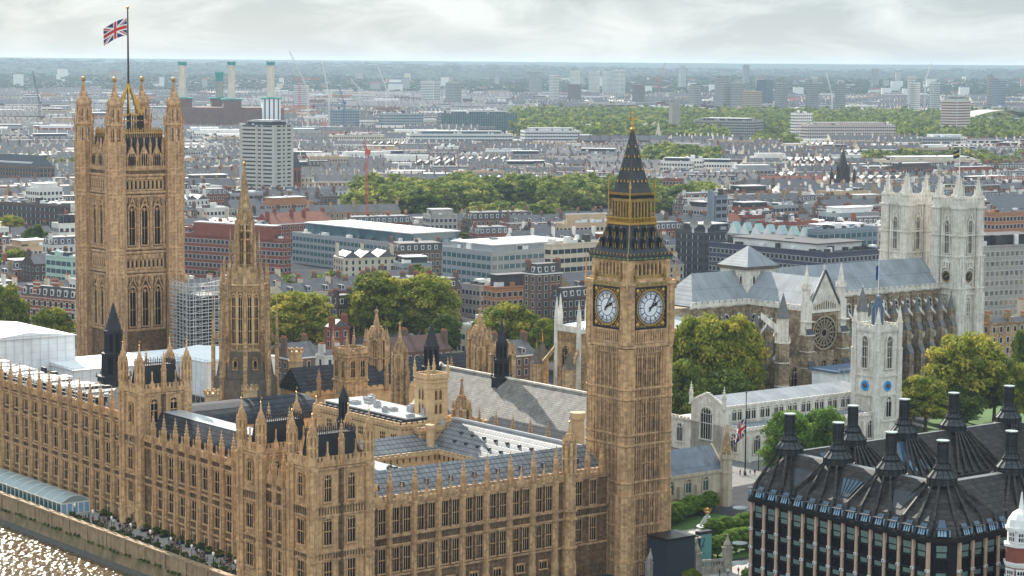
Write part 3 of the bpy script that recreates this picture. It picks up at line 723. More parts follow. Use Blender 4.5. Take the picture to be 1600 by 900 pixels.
 prof = ((78.0, 3.0), (79.5, 2.5), (83, 1.72), (87.0, .93), (91.0, .2))
 for (za, ra), (zb, rb) in zip(prof, prof[1:]):
  mb.ngon(0, 0, 4, ra * s2, rb * s2, za, zb, 0, PI / 4)
  for a in (-1, 1):
   for b in (-1, 1): mb.bar((a * ra, b * ra, za), (a * rb, b * rb, zb), .09, 2)
  for deg in (0, 90, 180, 270):
   mb.at(deg=deg)
   for i in range(-6, 7):
    if abs(i) * .42 < rb: mb.bar((i * .42, -ra - .01, za), (i * .42, -rb - .01, zb), .07, 0)
  mb.at()
 for z, k in ((80.6, 4), (83.0, 3), (85.6, 2), (87.6, 1)):
  r_ = np.interp(z, [p[0] for p in prof], [p[1] for p in prof])
  for deg in (0, 90, 180, 270):
   mb.at(deg=deg)
   for i in range(k):
    x = (i - (k - 1) / 2) * 2 * r_ / (k + .2); mb.ngon(x, -r_ - .1, 4, .26, .02, z, z + .62, 1)
  mb.at()
 mb.build('spire', ['tower_iron', 'gold', 'stone_dark'], t)
 mb = MB(); mb.ngon(0, 0, 8, .2, .62, 90.6, 91.3); mb.ngon(0, 0, 8, .62, .3, 91.3, 91.7); mb.ngon(0, 0, 6, .22, .1, 91.5, 94.6); mb.sphere(0, 0, 92.3, .34)
 for k in range(4):
  mb.at(deg=45 + 90 * k); mb.bar((0, 0, 93.2), (.9, 0, 93.5), .16); mb.bar((.9, 0, 93.1), (.9, 0, 94.0), .2); mb.at()
 mb.sphere(0, 0, 94.4, .3); mb.ngon(0, 0, 4, .14, .02, 94.4, 96.3)
 mb.build('finial', ['gold'], t)
 return t
def dial(t, ox, oy, deg, zc):
 """opal glass face with minute ring, radial bars and the two hands"""
 R_ = 3.48
 def face():
  q = MB(); n = 64
  def ring(r0, r1, y, mi):
   vs = []
   for i in range(n):
    a = 2 * PI * i / n; vs += [(r0 * math.cos(a), y, r0 * math.sin(a)), (r1 * math.cos(a), y, r1 * math.sin(a))]
   q.add(vs, [(2 * i, 2 * i + 1, (2 * i + 3) % (2 * n), (2 * i + 2) % (2 * n)) for i in range(n)], mi)
  ring(0.001, R_, -.30, 0)
  for r0, r1 in ((3.28, 3.5), (2.7, 2.82), (1.7, 1.84), (3.04, 3.1)): ring(r0, r1, -.33, 1)
  def spoke(a, r0, r1, w, mi=1, y=-.325):
   c, s = math.cos(a), math.sin(a)
   q.add([(r0 * c - w * s, y, r0 * s + w * c), (r0 * c + w * s, y, r0 * s - w * c), (r1 * c + w * s, y, r1 * s - w * c), (r1 * c - w * s, y, r1 * s + w * c)], [(3, 2, 1, 0)], mi)
  for k in range(60):
   spoke(2 * PI * k / 60, 2.76, 3.34, .035)
   spoke(2 * PI * (k + .5) / 60, 3.08, 3.34, .025)
  num = (3, 4, 4, 3, 2, 3, 4, 5, 3, 2, 3, 4)
  for k in range(12):
   a = PI / 2 - 2 * PI * k / 12
   spoke(a, 1.78, 3.3, .075)
   for i in range(num[k]):          # numeral strokes in the hour ring
    spoke(a + (i - (num[k] - 1) / 2) * .062, 2.2, 2.7, .035)
   spoke(a + PI / 12, 1.78, 2.76, .02)
  ring(R_ - .02, R_ + .3, -.36, 2)
  return mesh_of(q, 'clock_face', ['dial_white', 'dial_mark', 'gold'])
 d = put(t, 'clock_face', cached(('face',), face), ox, oy, deg, 0, 0, zc)
 def hand(L, w, tail, y, a):
  q = MB(); c, s = math.sin(a), math.cos(a)
  def pt(r, k): return (r * c + k * s, y, r * s - k * c)
  prof = ((-tail, w * 1.2), (0, w * .8), (L * .45, w * .75), (L * .62, w * (1.6 if L < 3 else .7)), (L, .03))
  vs = [pt(r, k) for r, k in prof] + [pt(r, -k) for r, k in prof]
  n = len(prof); q.add(vs, [(i, i + 1, n + i + 1, n + i) for i in range(n - 1)], 0)
  q.add([(x, y - .06, z) for x, y, z in vs], [(n + i, n + i + 1, i + 1, i) for i in range(n - 1)], 0)
  return q
 base = on_face(ox, oy, deg, 0, 0, zc)
 for nm, q in (('hour_hand', hand(2.1, .24, .5, -.42, 2 * PI * (2 + 5 / 60) / 12)), ('minute_hand', hand(3.15, .15, .9, -.5, 2 * PI * 5.2 / 60))):
  link(nm, mesh_of(q, nm, ['black']), d, (0, 0, 0))
 return d
clock_tower()
# ================================================================ FLAG TOWER (the great square tower)
def flag_tower():
 t = pal('square_tower', 'massive square stone tower with four crowned corner turrets under a flag', 'tower', 325.2, 610.9)
 s = 10.0; hw = 9.2
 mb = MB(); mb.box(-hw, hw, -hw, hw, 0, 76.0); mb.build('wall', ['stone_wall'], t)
 strs = (22.8, 39.4, 40.6, 46.4, 47.6, 63.4, 64.6, 69.8, 71.6)
 wu = window_mesh(2.0, 12.0, 2, 1.6, (.42, ), 'stone_trim', 'glass', .5, .35)
 for deg in (0, -90, 90, 180):
  ox, oy, _ = on_face(0, 0, deg, 0, hw, 0)
  for z in strs: MB().at(ox, oy, 0, deg).box(-8, 8, -.5, .02, z, z + .45).box(-8, 8, -.3, .02, z - .3, z).build('string_course', ['stone_trim'], t)
  q = MB().at(ox, oy, 0, deg)
  for x in (-6.55, -2.15, 2.15, 6.55):
   for z0, z1 in ((23.3, 39.1), (47.9, 63.1)): q.box(x - .45, x + .45, -.55, .02, z0, z1); q.box(x - .16, x + .16, -.8, .02, z0, z1)
  for z0, z1 in ((37.6, 39.1), (61.6, 63.1), (47.9, 48.6)): panel_band(q, -6.5, 6.5, z0, z1, .7, .3, 0, .2)
  for c in (-4.3, 0, 4.3):
   for zc in (37.0, 61.0):
    for sg in (-1, 1):       # ogee hood moulds over each window
     q.bar((c + sg * 1.6, -.45, zc - 1.6), (c, -.45, zc + 1.9), .34)
    q.box(c - .17, c + .17, -.62, -.3, zc + 1.6, zc + 2.9)
  # blind arcade and the nine little windows
  for z0, z1 in ((41.2, 45.9), (65.2, 69.3)): panel_band(q, -6.4, 6.4, z0, z1, 1.42, .34, 0, .3)
  q.box(-6.5, 6.5, -.34, 0, 44.6, 45.9); q.box(-6.5, 6.5, -.34, 0, 41.2, 41.9); q.box(-6.5, 6.5, -.34, 0, 65.2, 65.7); q.box(-6.5, 6.5, -.34, 0, 68.7, 69.3)
  q.build('panelling', ['stone_vt'], t)
  if deg in (0, -90):
   for c in (-4.3, 0, 4.3):
    for z in (24.0, 48.8): put(t, 'window', wu, ox, oy, deg, c, 0, z)
    for k in range(3):
     for z, h in ((42.0, 2.5), (65.7, 2.9)):
      put(t, 'window', window_mesh(.72, h, 1, .4, (), 'stone_trim', 'glass', .35, .16, False), ox, oy, deg, c + (k - 1) * 1.42, 0, z)
  # pierced parapet with gablets
  q = MB().at(*on_face(0, 0, deg, 0, hw + .2, 0)[:2], 0, deg)
  q.box(-8, 8, -.3, .3, 72.0, 72.6); q.box(-8, 8, -.25, .25, 75.6, 75.9)
  panel_band(q, -8, 8, 72.6, 75.6, .75, .3, 0, .3)
  for c in (-4.3, 0, 4.3):
   q.add([(c - 1.7, -.4, 75.5), (c + 1.7, -.4, 75.5), (c, -.4, 79.0), (c - 1.7, .3, 75.5), (c + 1.7, .3, 75.5), (c, .3, 79.0)], [(0, 1, 2), (5, 4, 3), (0, 2, 5, 3), (1, 4, 5, 2)])
   q.box(c - .18, c + .18, -.3, .1, 78.6, 81.2)
   for sx in (-.7, 0, .7): q.add([(c + sx - .2, -.42, 73), (c + sx + .2, -.42, 73), (c + sx + .2, -.42, 76.4), (c + sx - .2, -.42, 76.4)], [(0, 1, 2, 3)], 1)
  q.build('parapet', ['stone_vt', 'black'], t)
  for c in (-6.4, -2.15, 2.15, 6.4): put(t, 'pinnacle', pinnacle_mesh(.75, 5.0, 2.6, 'stone_vt', 'gold', 4, False), 0, 0, deg, c, hw + .2, 74.0)
 # turrets
 def tur():
  q = MB(); r = 2.8; n = 8; rb = r * 1.02
  q.ngon(0, 0, n, r, r, 0, 80.0)
  for z in strs + (76.0,): q.ngon(0, 0, n, r * 1.02, r * 1.1, z - .3, z); q.ngon(0, 0, n, r * 1.1, r * 1.1, z, z + .45)
  for i in range(8):
   a = PI / 8 + i * PI / 4; q.bar((r * math.cos(a), r * math.sin(a), 0), (r * math.cos(a), r * math.sin(a), 80), .45)
   a += PI / 8; q.bar((r * .95 * math.cos(a), r * .95 * math.sin(a), 0), (r * .95 * math.cos(a), r * .95 * math.sin(a), 80), .3)
  for z in range(24, 79, 4):
   q.ngon(0, 0, n, r * .99, r * 1.0, z, z + .25)
  # lantern stages, open
  for z0, z1, rr in ((80.0, 84.6, 2.5), (86.0, 90.4, 2.0)):
   q.ngon(0, 0, n, rr * .3, rr * .3, z0, z1, 1)
   for i in range(8):
    a = PI / 8 + i * PI / 4; q.bar((rr * math.cos(a), rr * math.sin(a), z0), (rr * math.cos(a), rr * math.sin(a), z1), .62)
    a0, a1 = a, a + PI / 4
    p0 = Vector((rr * math.cos(a0), rr * math.sin(a0), 0)); p1 = Vector((rr * math.cos(a1), rr * math.sin(a1), 0)); pm = (p0 + p1) / 2
    q.add([(p0.x, p0.y, z1), (p1.x, p1.y, z1), (p0.x, p0.y, z1 - 1.3), (p1.x, p1.y, z1 - 1.3), (pm.x, pm.y, z1 - .4)], [(2, 4, 0), (4, 3, 1), (0, 4, 1)])
    q.bar((pm.x, pm.y, z0), (pm.x, pm.y, z1), .16); q.bar(tuple(p0 + Vector((0, 0, z0 + 1.1))), tuple(p1 + Vector((0, 0, z0 + 1.1))), .18)
   q.ngon(0, 0, n, rr * 1.0, rr * 1.14, z1, z1 + .5)
  q.ngon(0, 0, n, 2.75, 2.4, 85.1, 86.0)
  for i in range(8):
   a = PI / 8 + i * PI / 4
   q.ngon(2.9 * math.cos(a), 2.9 * math.sin(a), 4, .3, .22, 85.0, 87.2); q.ngon(2.9 * math.cos(a), 2.9 * math.sin(a), 4, .3, .02, 87.2, 88.4)
  prof = ((90.9, 2.15), (91.7, 2.3), (92.5, 2.1), (93.5, 1.3), (95.2, .62), (98.0, .26))
  for (za, ra), (zb, rb2) in zip(prof, prof[1:]): q.ngon(0, 0, n, ra, rb2, za, zb)
  for i in range(8):
   a = PI / 8 + i * PI / 4
   for z in np.arange(91.2, 97, .8):
    rr = np.interp(z, [p[0] for p in prof], [p[1] for p in prof]) * 1.02
    q.box(rr * math.cos(a) - .14, rr * math.cos(a) + .14, rr * math.sin(a) - .14, rr * math.sin(a) + .14, z - .14, z + .2)
  q.ngon(0, 0, n, .3, .8, 97.9, 98.4, 2); q.sphere(0, 0, 98.9, .66, 2); q.ngon(0, 0, 4, .1, .03, 99.4, 101, 2)
  return mesh_of(q, 'corner_turret', ['stone_vt', 'stone_dark', 'gold_dull'])
 me = tur()
 for a in (-1, 1):
  for b in (-1, 1): link('corner_turret', me, t, (a * s, b * s, 0))
 mb = MB(); s2 = math.sqrt(2)
 mb.box(-8.6, 8.6, -8.6, 8.6, 76, 77); mb.ngon(0, 0, 4, 8.4 * s2, 7.3 * s2, 77, 82.4, 0, PI / 4); mb.build('roof', ['iron_dark'], t)
 mb = MB()
 for deg in (0, 90, 180, 270):
  mb.at(deg=deg); mb.box(-7.4, 7.4, -7.5, -7.2, 82.4, 82.8)
  for i in range(21): x = -7.3 + i * .73; mb.box(x - .14, x + .14, -7.45, -7.25, 82.8, 83.6 + (.5 if i % 2 else 0)); mb.box(x - .1, x + .1, -7.6, -7.45, 81.2, 82.4)
 mb.at(); mb.build('roof_crest', ['gold_dull'], t)
 mb = MB()
 for i in range(8):
  a = PI / 8 + i * PI / 4; c, s_ = math.cos(a), math.sin(a)
  mb.bar((4.3 * c, 4.3 * s_, 82.4), (4.3 * c, 4.3 * s_, 88.4), .4, 1); mb.ngon(4.3 * c, 4.3 * s_, 4, .4, .02, 88.4, 90.0, 0)
  mb.bar((4.3 * c, 4.3 * s_, 88.0), (.5 * c, .5 * s_, 96.3), .4, 0)
  a2 = a + PI / 4; mb.bar((4.3 * c, 4.3 * s_, 88.0), (4.3 * math.cos(a2), 4.3 * math.sin(a2), 88.0), .35, 0)
  for z in (83.2, 86.2): mb.bar((4.3 * c, 4.3 * s_, z), (4.3 * math.cos(a2), 4.3 * math.sin(a2), z), .26, 0)
  for f in (.25, .5, .75):
   x, y = 4.3 * (c * (1 - f) + math.cos(a2) * f), 4.3 * (s_ * (1 - f) + math.sin(a2) * f)
   mb.bar((x, y, 82.4), (x, y, 88.0), .16, 1)
  for f in (.3, .6): mb.ngon(4.3 * c * (1 - f) + .5 * c * f, 4.3 * s_ * (1 - f) + .5 * s_ * f, 4, .3, .02, 88 + 8.3 * f + .1, 89 + 8.3 * f, 0)
 mb.ngon(0, 0, 8, .7, .7, 95.6, 97.4, 0)
 mb.build('iron_lantern', ['gold', 'iron_dark'], t)
 mb = MB(); mb.ngon(0, 0, 8, .42, .42, 82.4, 97.4, 0); mb.ngon(0, 0, 8, .34, .2, 97.4, 120.0, 0); mb.sphere(0, 0, 120.4, .5, 1); mb.build('flagpole', ['pole_dark', 'gold'], t)
 return t
flag_tower()
# flags: cloth sheet with the crosses modelled as thin layers on both sides
def union_flag(name, label, loc, L, H_, ang, droop, amp, fold=1.0):
 nx, ny = 96, 54
 vs, fs, ms = [], [], []
 def shape(i, j):
  u = i / nx; w = j / ny
  x = L * u * fold
  y = amp * u * math.sin(5.5 * u + 1.6 * w)
  z = H_ * (w - .5) + droop * u ** 1.3 * L + amp * .35 * u * math.sin(4 * u + .6)
  return (-x * math.cos(ang) + y * math.sin(ang), -x * math.sin(ang) - y * math.cos(ang), z)
 for j in range(ny + 1):
  for i in range(nx + 1): vs.append(shape(i, j))
 def col(u, w):                       # 60 x 30 union flag
  X, Y = u * 60 - 30, w * 30 - 15
  if abs(X) < 3 or abs(Y) < 3: return 1
  if abs(X) < 5 or abs(Y) < 5: return 2
  k = 1 / math.sqrt(5)
  for sx in (1, -1):
   d = (X * sx * 1 - Y * 2) * k         # distance from diagonal
   if abs(d) < 3:
    q = (X > 0) if sx > 0 else (X > 0)
    dd = d if X > 0 else -d
    if sx < 0: dd = -dd if True else dd
    return 1 if 0 < dd < 2 else 2
  return 0
 for j in range(ny):
  for i in range(nx):
   a = j * (nx + 1) + i; fs.append((a, a + 1, a + nx + 2, a + nx + 1)); ms.append(col((i + .5) / nx, (j + .5) / ny))
 mb = MB(); mb.v, mb.f, mb.m = vs, fs, ms
 o = mb.build(name, ['flag_blue', 'flag_red', 'flag_white'], None, loc, 0, True)
 return tag(o, label, 'flag')
p = W(325.2, 610.9, 114.6)
union_flag('flag', 'union flag flying from the tall pole on the square tower', p - CR * .3, 7.0, 5.2, rad(8), -.42, .9)
# ================================================================ PALACE RANGES
PIN = lambda: pinnacle_mesh(.86, 3.4, 3.4, 'stone', 'gold_dull')
W3 = lambda: window_mesh(1.6, 5.0, 3, 0.0, (.48,))
W3L = lambda: window_mesh(1.6, 4.7, 3, 0.0, (.52,))
WR = lambda: window_mesh(2.0, 4.8, 2, 0.0, (.5,), jamb=.34)
WRL = lambda: window_mesh(2.0, 4.4, 2, 0.0, (.5,), jamb=.34)
WG = lambda: window_mesh(1.3, 1.8, 2, 0.0, (), jamb=.2)
WX = lambda: window_mesh(1.9, 1.5, 3, 0.0, ())
def north_range():
 t = pal('palace_range', 'long gothic stone range between the corner pavilion and the clock tower', 'palace range', 230, 344)
 L = 62.0
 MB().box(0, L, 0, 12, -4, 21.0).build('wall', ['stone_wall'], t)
 piers = [7.4 + 5.8 * k for k in range(8)]
 wins = []
 cs = [4.5 + 5.8 * k for k in range(8)]
 for c in cs:
  for s in (-1.33, 1.33):
   wins += [(c + s, 15.1, W3()), (c + s, 7.7, W3L())]
  wins.append((c, 3.4, WX()))
 for x in (54.2, 58.0): wins += [(x, 15.1, W3()), (x, 7.7, W3L())]
 gothic_front(t, 0, 0, 0, L, piers, wins, (6.9, 12.75, 14.5, 20.6), ((13.05, 14.3), (.5, 2.4)), (20.9, .85, .95), (1.2, -4, 21.2, .95), (PIN(), 21.2, .55), cs)
 # statue niches between paired windows
 def niche():
  mb = MB(); h = 4.9
  for sx in (-.34, .34): mb.box(sx - .07, sx + .07, -.2, .02, 0, h)
  mb.box(-.34, .34, -.08, .02, 0, h)
  for k in range(4):
   z = .5 + k * (h - .6) / 4
   mb.box(-.36, .36, -.26, 0, z, z + .3); mb.ngon(0, -.15, 6, .17, .12, z + .3, z + .85)
  return mesh_of(mb, 'statue_niche', ['stone_dark'])
 me = niche()
 for c in cs:
  for z0 in (15.1, 7.6): put(t, 'statue_niche', me, 0, 0, 0, c, 0, z0)
 link('corner_turret', turret_mesh(1.35, 9.0, 2.0, 2.0), t, (51.4, -.5, 19.5)); link('corner_turret', buttress_mesh(2.4, -4, 20, (6.9, 12.75, 14.5), 1.9), t, (51.4, 0, 0))
 link('pinnacle', PIN(), t, (56.2, -.5, 21.0)); link('pinnacle', PIN(), t, (60, -.5, 21.0))
 MB().gable(-1, L, .7, 13.5, 21.2, 26.0, 0, 'x').build('roof', ['iron_plate_x'], t)
 rv = mesh_of(MB().box(-.25, .25, 0, .8, 0, 1.1), 'roof_vent', ['slate_dark'])
 for x in np.arange(1.5, L, 2.9): link('roof_vent', rv, t, (x, 3.1, 23.0))
north_range()
def pav_tower(t, x0, x1, y0, y1, zc, north, east, ztur, rt=.95, low=-4):
 """pavilion tower: four octagonal corner turrets, pierced parapet, steep iron roof with crest"""
 mb = MB(); mb.box(x0, x1, y0, y1, low, zc); mb.build('wall', ['stone'], t)
 strs = [z for z in (3.0, 6.9, 13.0, 14.5, 21.3, 23.2, zc - .5) if z > low + 2]
 for deg, (ox, oy), L in ((0, (x0, y0), x1 - x0), (-90, (x0, y1), y1 - y0), (90, (x1, y0), y1 - y0), (180, (x1, y1), x1 - x0)):
  for z in strs: MB().at(ox, oy, 0, deg).box(0, L, -.32, .02, z, z + .26).box(0, L, -.2, .02, z - .22, z).build('string_course', ['stone_trim'], t)
  q = MB().at(ox, oy, 0, deg)
  battlements(q, 0, L, zc, 1.1, .35, .55, .4, 0, 1.0)
  n = 2 if L > 9 else 1
  for i in range(n):
   x = L * (i + .5) / n
   q.add([(x - .9, -.45, zc + .6), (x + .9, -.45, zc + .6), (x, -.45, zc + 3.0), (x - .9, -.1, zc + .6), (x + .9, -.1, zc + .6), (x, -.1, zc + 3.0)], [(0, 1, 2), (5, 4, 3), (0, 2, 5, 3), (1, 4, 5, 2)])
   q.box(x - .12, x + .12, -.4, -.15, zc + 2.6, zc + 4.6)
  q.build('parapet', ['stone'], t)
  q = MB().at(ox, oy, 0, deg); panel_band(q, .3, L - .3, 21.6, 23.0, .6, .2); q.build('carved_panel', ['stone_dark'], t)
  q = MB().at(ox, oy, 0, deg); panel_band(q, .3, L - .3, 13.3, 14.3, .6, .2)
  for k in range(1, n):
   x = L * k / n; q.box(x - .5, x + .5, -.3, 0, 7, zc - .4); q.box(x - .2, x + .2, -.5, 0, 7, zc - .4)
  q.build('carved_panel', ['stone_dark'], t)
  if n == 2: put(t, 'pinnacle', pinnacle_mesh(.85, 5.0, 3.4, 'stone', 'gold_dull'), ox, oy, deg, L / 2, .2, zc)
 for x, z, me in north: put(t, 'window', me, x0, y0, 0, x, 0, z)
 for x, z, me in east: put(t, 'window', me, x0, y1, -90, x, 0, z)
 me = turret_mesh(rt, ztur - zc - 4.6, 2.2, 1.6)
 cb = cached(('cb', rt, zc, low), lambda: _cb(rt, zc, low, strs))
 for x in (x0, x1):
  for y in (y0, y1):
   link('corner_turret', me, t, (x, y, zc)); link('corner_buttress', cb, t, (x, y, 0))
 mb = MB(); a, b = 1.0, 1.3
 cx0, cx1, cy0, cy1 = x0 + 1.1, x1 - 1.1, y0 + 1.1, y1 - 1.1
 vs = [(cx0, cy0, zc), (cx1, cy0, zc), (cx1, cy1, zc), (cx0, cy1, zc), (cx0 + .7, cy0 + .7, zc + 5.6), (cx1 - .7, cy0 + .7, zc + 5.6), (cx1 - .7, cy1 - .7, zc + 5.6), (cx0 + .7, cy1 - .7, zc + 5.6)]
 mb.add(vs, [(0, 1, 5, 4), (1, 2, 6, 5), (2, 3, 7, 6), (3, 0, 4, 7), (4, 5, 6, 7)]); mb.build('roof', ['iron_dark'], t)
 mb = MB()
 for deg, (xa, ya), L in ((0, (cx0 + .7, cy0 + .7), cx1 - cx0 - 1.4), (-90, (cx0 + .7, cy1 - .7), cy1 - cy0 - 1.4), (90, (cx1 - .7, cy0 + .7), cy1 - cy0 - 1.4), (180, (cx1 - .7, cy1 - .7), cx1 - cx0 - 1.4)):
  mb.at(xa, ya, 0, deg); mb.box(0, L, -.1, .05, zc + 5.6, zc + 5.75); mb.box(0, L, -.06, .02, zc + 6.2, zc + 6.28)
  for i in range(int(L / .45) + 1): mb.box(i * .45 - .06, i * .45 + .06, -.08, .04, zc + 5.7, zc + 6.6 + .35 * (i % 2))
 mb.build('roof_crest', ['iron_dark'], t)
def _cb(r, zc, low, strs):
 q = MB(); q.ngon(0, 0, 8, r * 1.15, r * 1.15, low, 7); q.ngon(0, 0, 8, r * 1.03, r * 1.03, 7, zc + .2)
 for i in range(8):
  a = PI / 8 + i * PI / 4; q.bar((r * 1.02 * math.cos(a), r * 1.02 * math.sin(a), low), (r * 1.02 * math.cos(a), r * 1.02 * math.sin(a), zc), .17)
 for z in strs: q.ngon(0, 0, 8, r * 1.2, r * 1.28, z - .2, z + .26)
 return mesh_of(q, 'corner_buttress', ['stone'])
def corner_pavilion():
 t = pal('river_pavilion', 'twin towered stone pavilion at the near river corner of the palace', 'palace pavilion', 217.5, 339.5)
 wa = window_mesh(1.5, 5.0, 3, .9, (.5,)); w2 = window_mesh(1.7, 4.9, 3, .5, (.5,)); w2l = window_mesh(1.7, 4.7, 3, 0, (.5,)); wo = window_mesh(1.9, 4.4, 3, .7, (.5,), jamb=.5)
 wb = window_mesh(2.6, 4.7, 3, 0, (.5,), jamb=.4)
 nrt = [(x, z, m_) for x in (3.2, 8.4) for z, m_ in ((24.1, wa), (16.0, w2), (8.5, w2l))] + [(x, 3.8, WG()) for x in (3.2, 8.4)]
 est = [(3.4, 25.0, wo), (3.4, 16.0, wb), (3.4, 8.6, wb)]
 pav_tower(t, 0, 12.4, 0, 6.9, 30.6, nrt, est, 41.2)
 pav_tower(t, 0, 12.4, 17.9, 25.0, 30.6, nrt, est, 41.2)
 MB().box(.9, 12, 6.9, 17.9, -4, 25.2).build('wall', ['stone_wall'], t)
 wins = [(x, z, m_) for x in (2.1, 5.5, 8.9) for z, m_ in ((16.2, window_mesh(1.3, 4.7, 2, 0, (.5,))), (8.7, window_mesh(1.3, 4.5, 2, 0, (.5,))))]
 gothic_front(t, .9, 17.9, -90, 11, [3.8, 7.2], wins, (6.9, 13, 14.5, 21.3, 24.0), ((13.3, 14.3), (21.6, 23.6)), (25.2, .8, .9), (1.0, -4, 25.4, .7), (PIN(), 25.2, .4), (2.1, 5.5, 8.9))
 MB().gable(2, 12.4, 6.9, 17.9, 25.2, 30.0, 0, 'y').build('roof', ['slate_dark'], t)
 MB().box(12.4, 19.5, 7.5, 25, -4, 24.4).build('rear_block', ['stone_clean'], t)
 MB().gable(12.6, 19.5, 7.5, 25, 24.4, 27.5, 0, 'y', 2, 2).build('rear_roof', ['iron_plate'], t)
 # black iron ventilation spire over the pavilion
corner_pavilion()
def river_range():
 t = pal('palace_range', 'stone river range with slate roof between the corner pavilion and the dark roofed river tower', 'palace range', 230, 365)
 L = 62.0
 MB().box(0, 11, -1, L + 2, -3, 22.3).build('wall', ['stone_wall'], t)
 piers = [L + 365 - v for v in (421.3, 416.6, 411.7, 406.9, 402.1, 397.3, 392.5, 387.7, 382.9, 378.1, 373.3, 368.5)]
 cs = [p + 2.4 for p in piers]
 wins = []
 for c in cs: wins += [(c, 15.7, WR()), (c, 8.5, WRL()), (c, 3.9, WG())]
 gothic_front(t, 0, L, -90, L, piers, wins, (6.7, 12.9, 14.4, 21.0), ((13.2, 14.2), (21.3, 22.3)), (22.3, .75, .85), (.98, 2.0, 22.6, .85), (PIN(), 22.4, .55), cs)
 mb = MB()
 vs = [(.9, 0, 22.4), (.9, L, 22.4), (4.6, L, 28.2), (4.6, 0, 28.2), (9.5, L, 28.2), (9.5, 0, 28.2), (12, L, 22.4), (12, 0, 22.4)]
 mb.add(vs, [(0, 3, 2, 1)], 0); mb.add(vs, [(3, 5, 4, 2)], 1); mb.add(vs, [(5, 7, 6, 4)], 0); mb.add(vs, [(0, 7, 5, 3), (1, 2, 4, 6)], 0)
 mb.build('roof', ['slate_plate_y', 'lead_bright'], t)
 def dm():
  q = MB(); q.box(-.4, .4, -.1, 1.5, 0, 1.5, 0); q.add([(-.3, -.11, .2), (.3, -.11, .2), (.3, -.11, 1.3), (-.3, -.11, 1.3)], [(0, 1, 2, 3)], 1)
  q.gable(-.55, .55, -.3, 2, 1.5, 2.3, 0, 'y'); return mesh_of(q, 'dormer', ['slate_dark', 'glass'])
 for c in cs: put(t, 'dormer', cached(('dmr',), dm), .9, L, -90, c, -.9, 23.2)
river_range()
def river_tower():
 t = pal('river_tower', 'river front stone tower with four pinnacled turrets and a steep black roof', 'tower', 229.3, 427)
 wa = window_mesh(1.7, 5.2, 2, 1.0, (.5,), glass='glass'); wo = window_mesh(1.5, 4.4, 2, .5, (.5,), jamb=.4); wb = window_mesh(2.4, 4.7, 3, 0, (.5,), jamb=.4)
 nrt = [(3.4, 26.0, wa), (8.2, 26.0, wa)]
 est = [(3.75, 26.0, wo), (3.75, 20.9, window_mesh(1.7, 2.2, 2, 0, ())), (3.75, 15.6, wb), (3.75, 8.4, wb), (3.75, 4.0, WG())]
 pav_tower(t, 0, 11.6, 0, 7.5, 32.6, nrt, est, 43.8, 1.0, -3)
river_tower()
def centre_range():
 t = pal('palace_range', 'tall stone river range under dark scaffold sheeting at the left edge', 'palace range', 229.6, 434.5)
 L = 92.0
 MB().box(0, 14, 0, L, -3, 26.0).build('wall', ['stone_wall'], t)
 piers = [L + 434.5 - (439.4 + 5.15 * k) for k in range(17)]
 cs = [p + 2.57 for p in piers]
 wins = []
 for c in cs: wins += [(c, 15.2, WR()), (c, 8.4, WRL()), (c, 3.7, WG()), (c, 21.9, window_mesh(1.7, 2.6, 2, 0, ()))]
 gothic_front(t, 0, L, -90, L, piers, wins, (6.7, 12.9, 14.3, 20.6, 25.2), ((13.2, 14.1), (20.9, 21.7)), (26.0, .8, .9), (.98, 2, 26.2, .9), (PIN(), 26.0, .55))
 mb = MB(); mb.gable(1.2, 13, 0, 16, 26.2, 31.0, 0, 'y'); mb.build('roof', ['slate_plate_y'], t)
 s = pal('scaffold_roof', 'dark scaffold deck and sheeting over the river range roof', 'scaffold', 229.6, 434.5)
 mb = MB(); r = random.Random(4)
 mb.box(.6, 13.5, 15, L, 27.2, 27.5, 1)
 for y in np.arange(15, L, 2.4):
  mb.bar((.5, y, 25.5), (.5, y, 29.8), .12, 0); mb.bar((4, y, 27.5), (4, y, 30.6), .12, 0); mb.bar((.5, y, 29.3), (4, y, 29.3), .1, 0)
 for z in (28.3, 29.3): mb.bar((.5, 15, z), (.5, L, z), .12, 0)
 for y in np.arange(16, L - 3, 4.3):
  mb.box(1.0 + r.random(), 8 + r.random() * 3, y, y + 3.6, 28.2 + r.random() * .5, 28.6 + r.random() * .8, 1 if r.random() < .7 else 2)
 for k in range(60):
  y = 16 + r.random() * (L - 20); x = 1 + r.random() * 11; mb.box(x, x + .4 + r.random() * 1.6, y, y + .4 + r.random() * 2, 27.5, 28 + r.random() * 1.3, r.choice((0, 1, 1, 2)))
 mb.build('deck', ['steel', 'tarp_dark', 'white_sheet'], s)
centre_range()
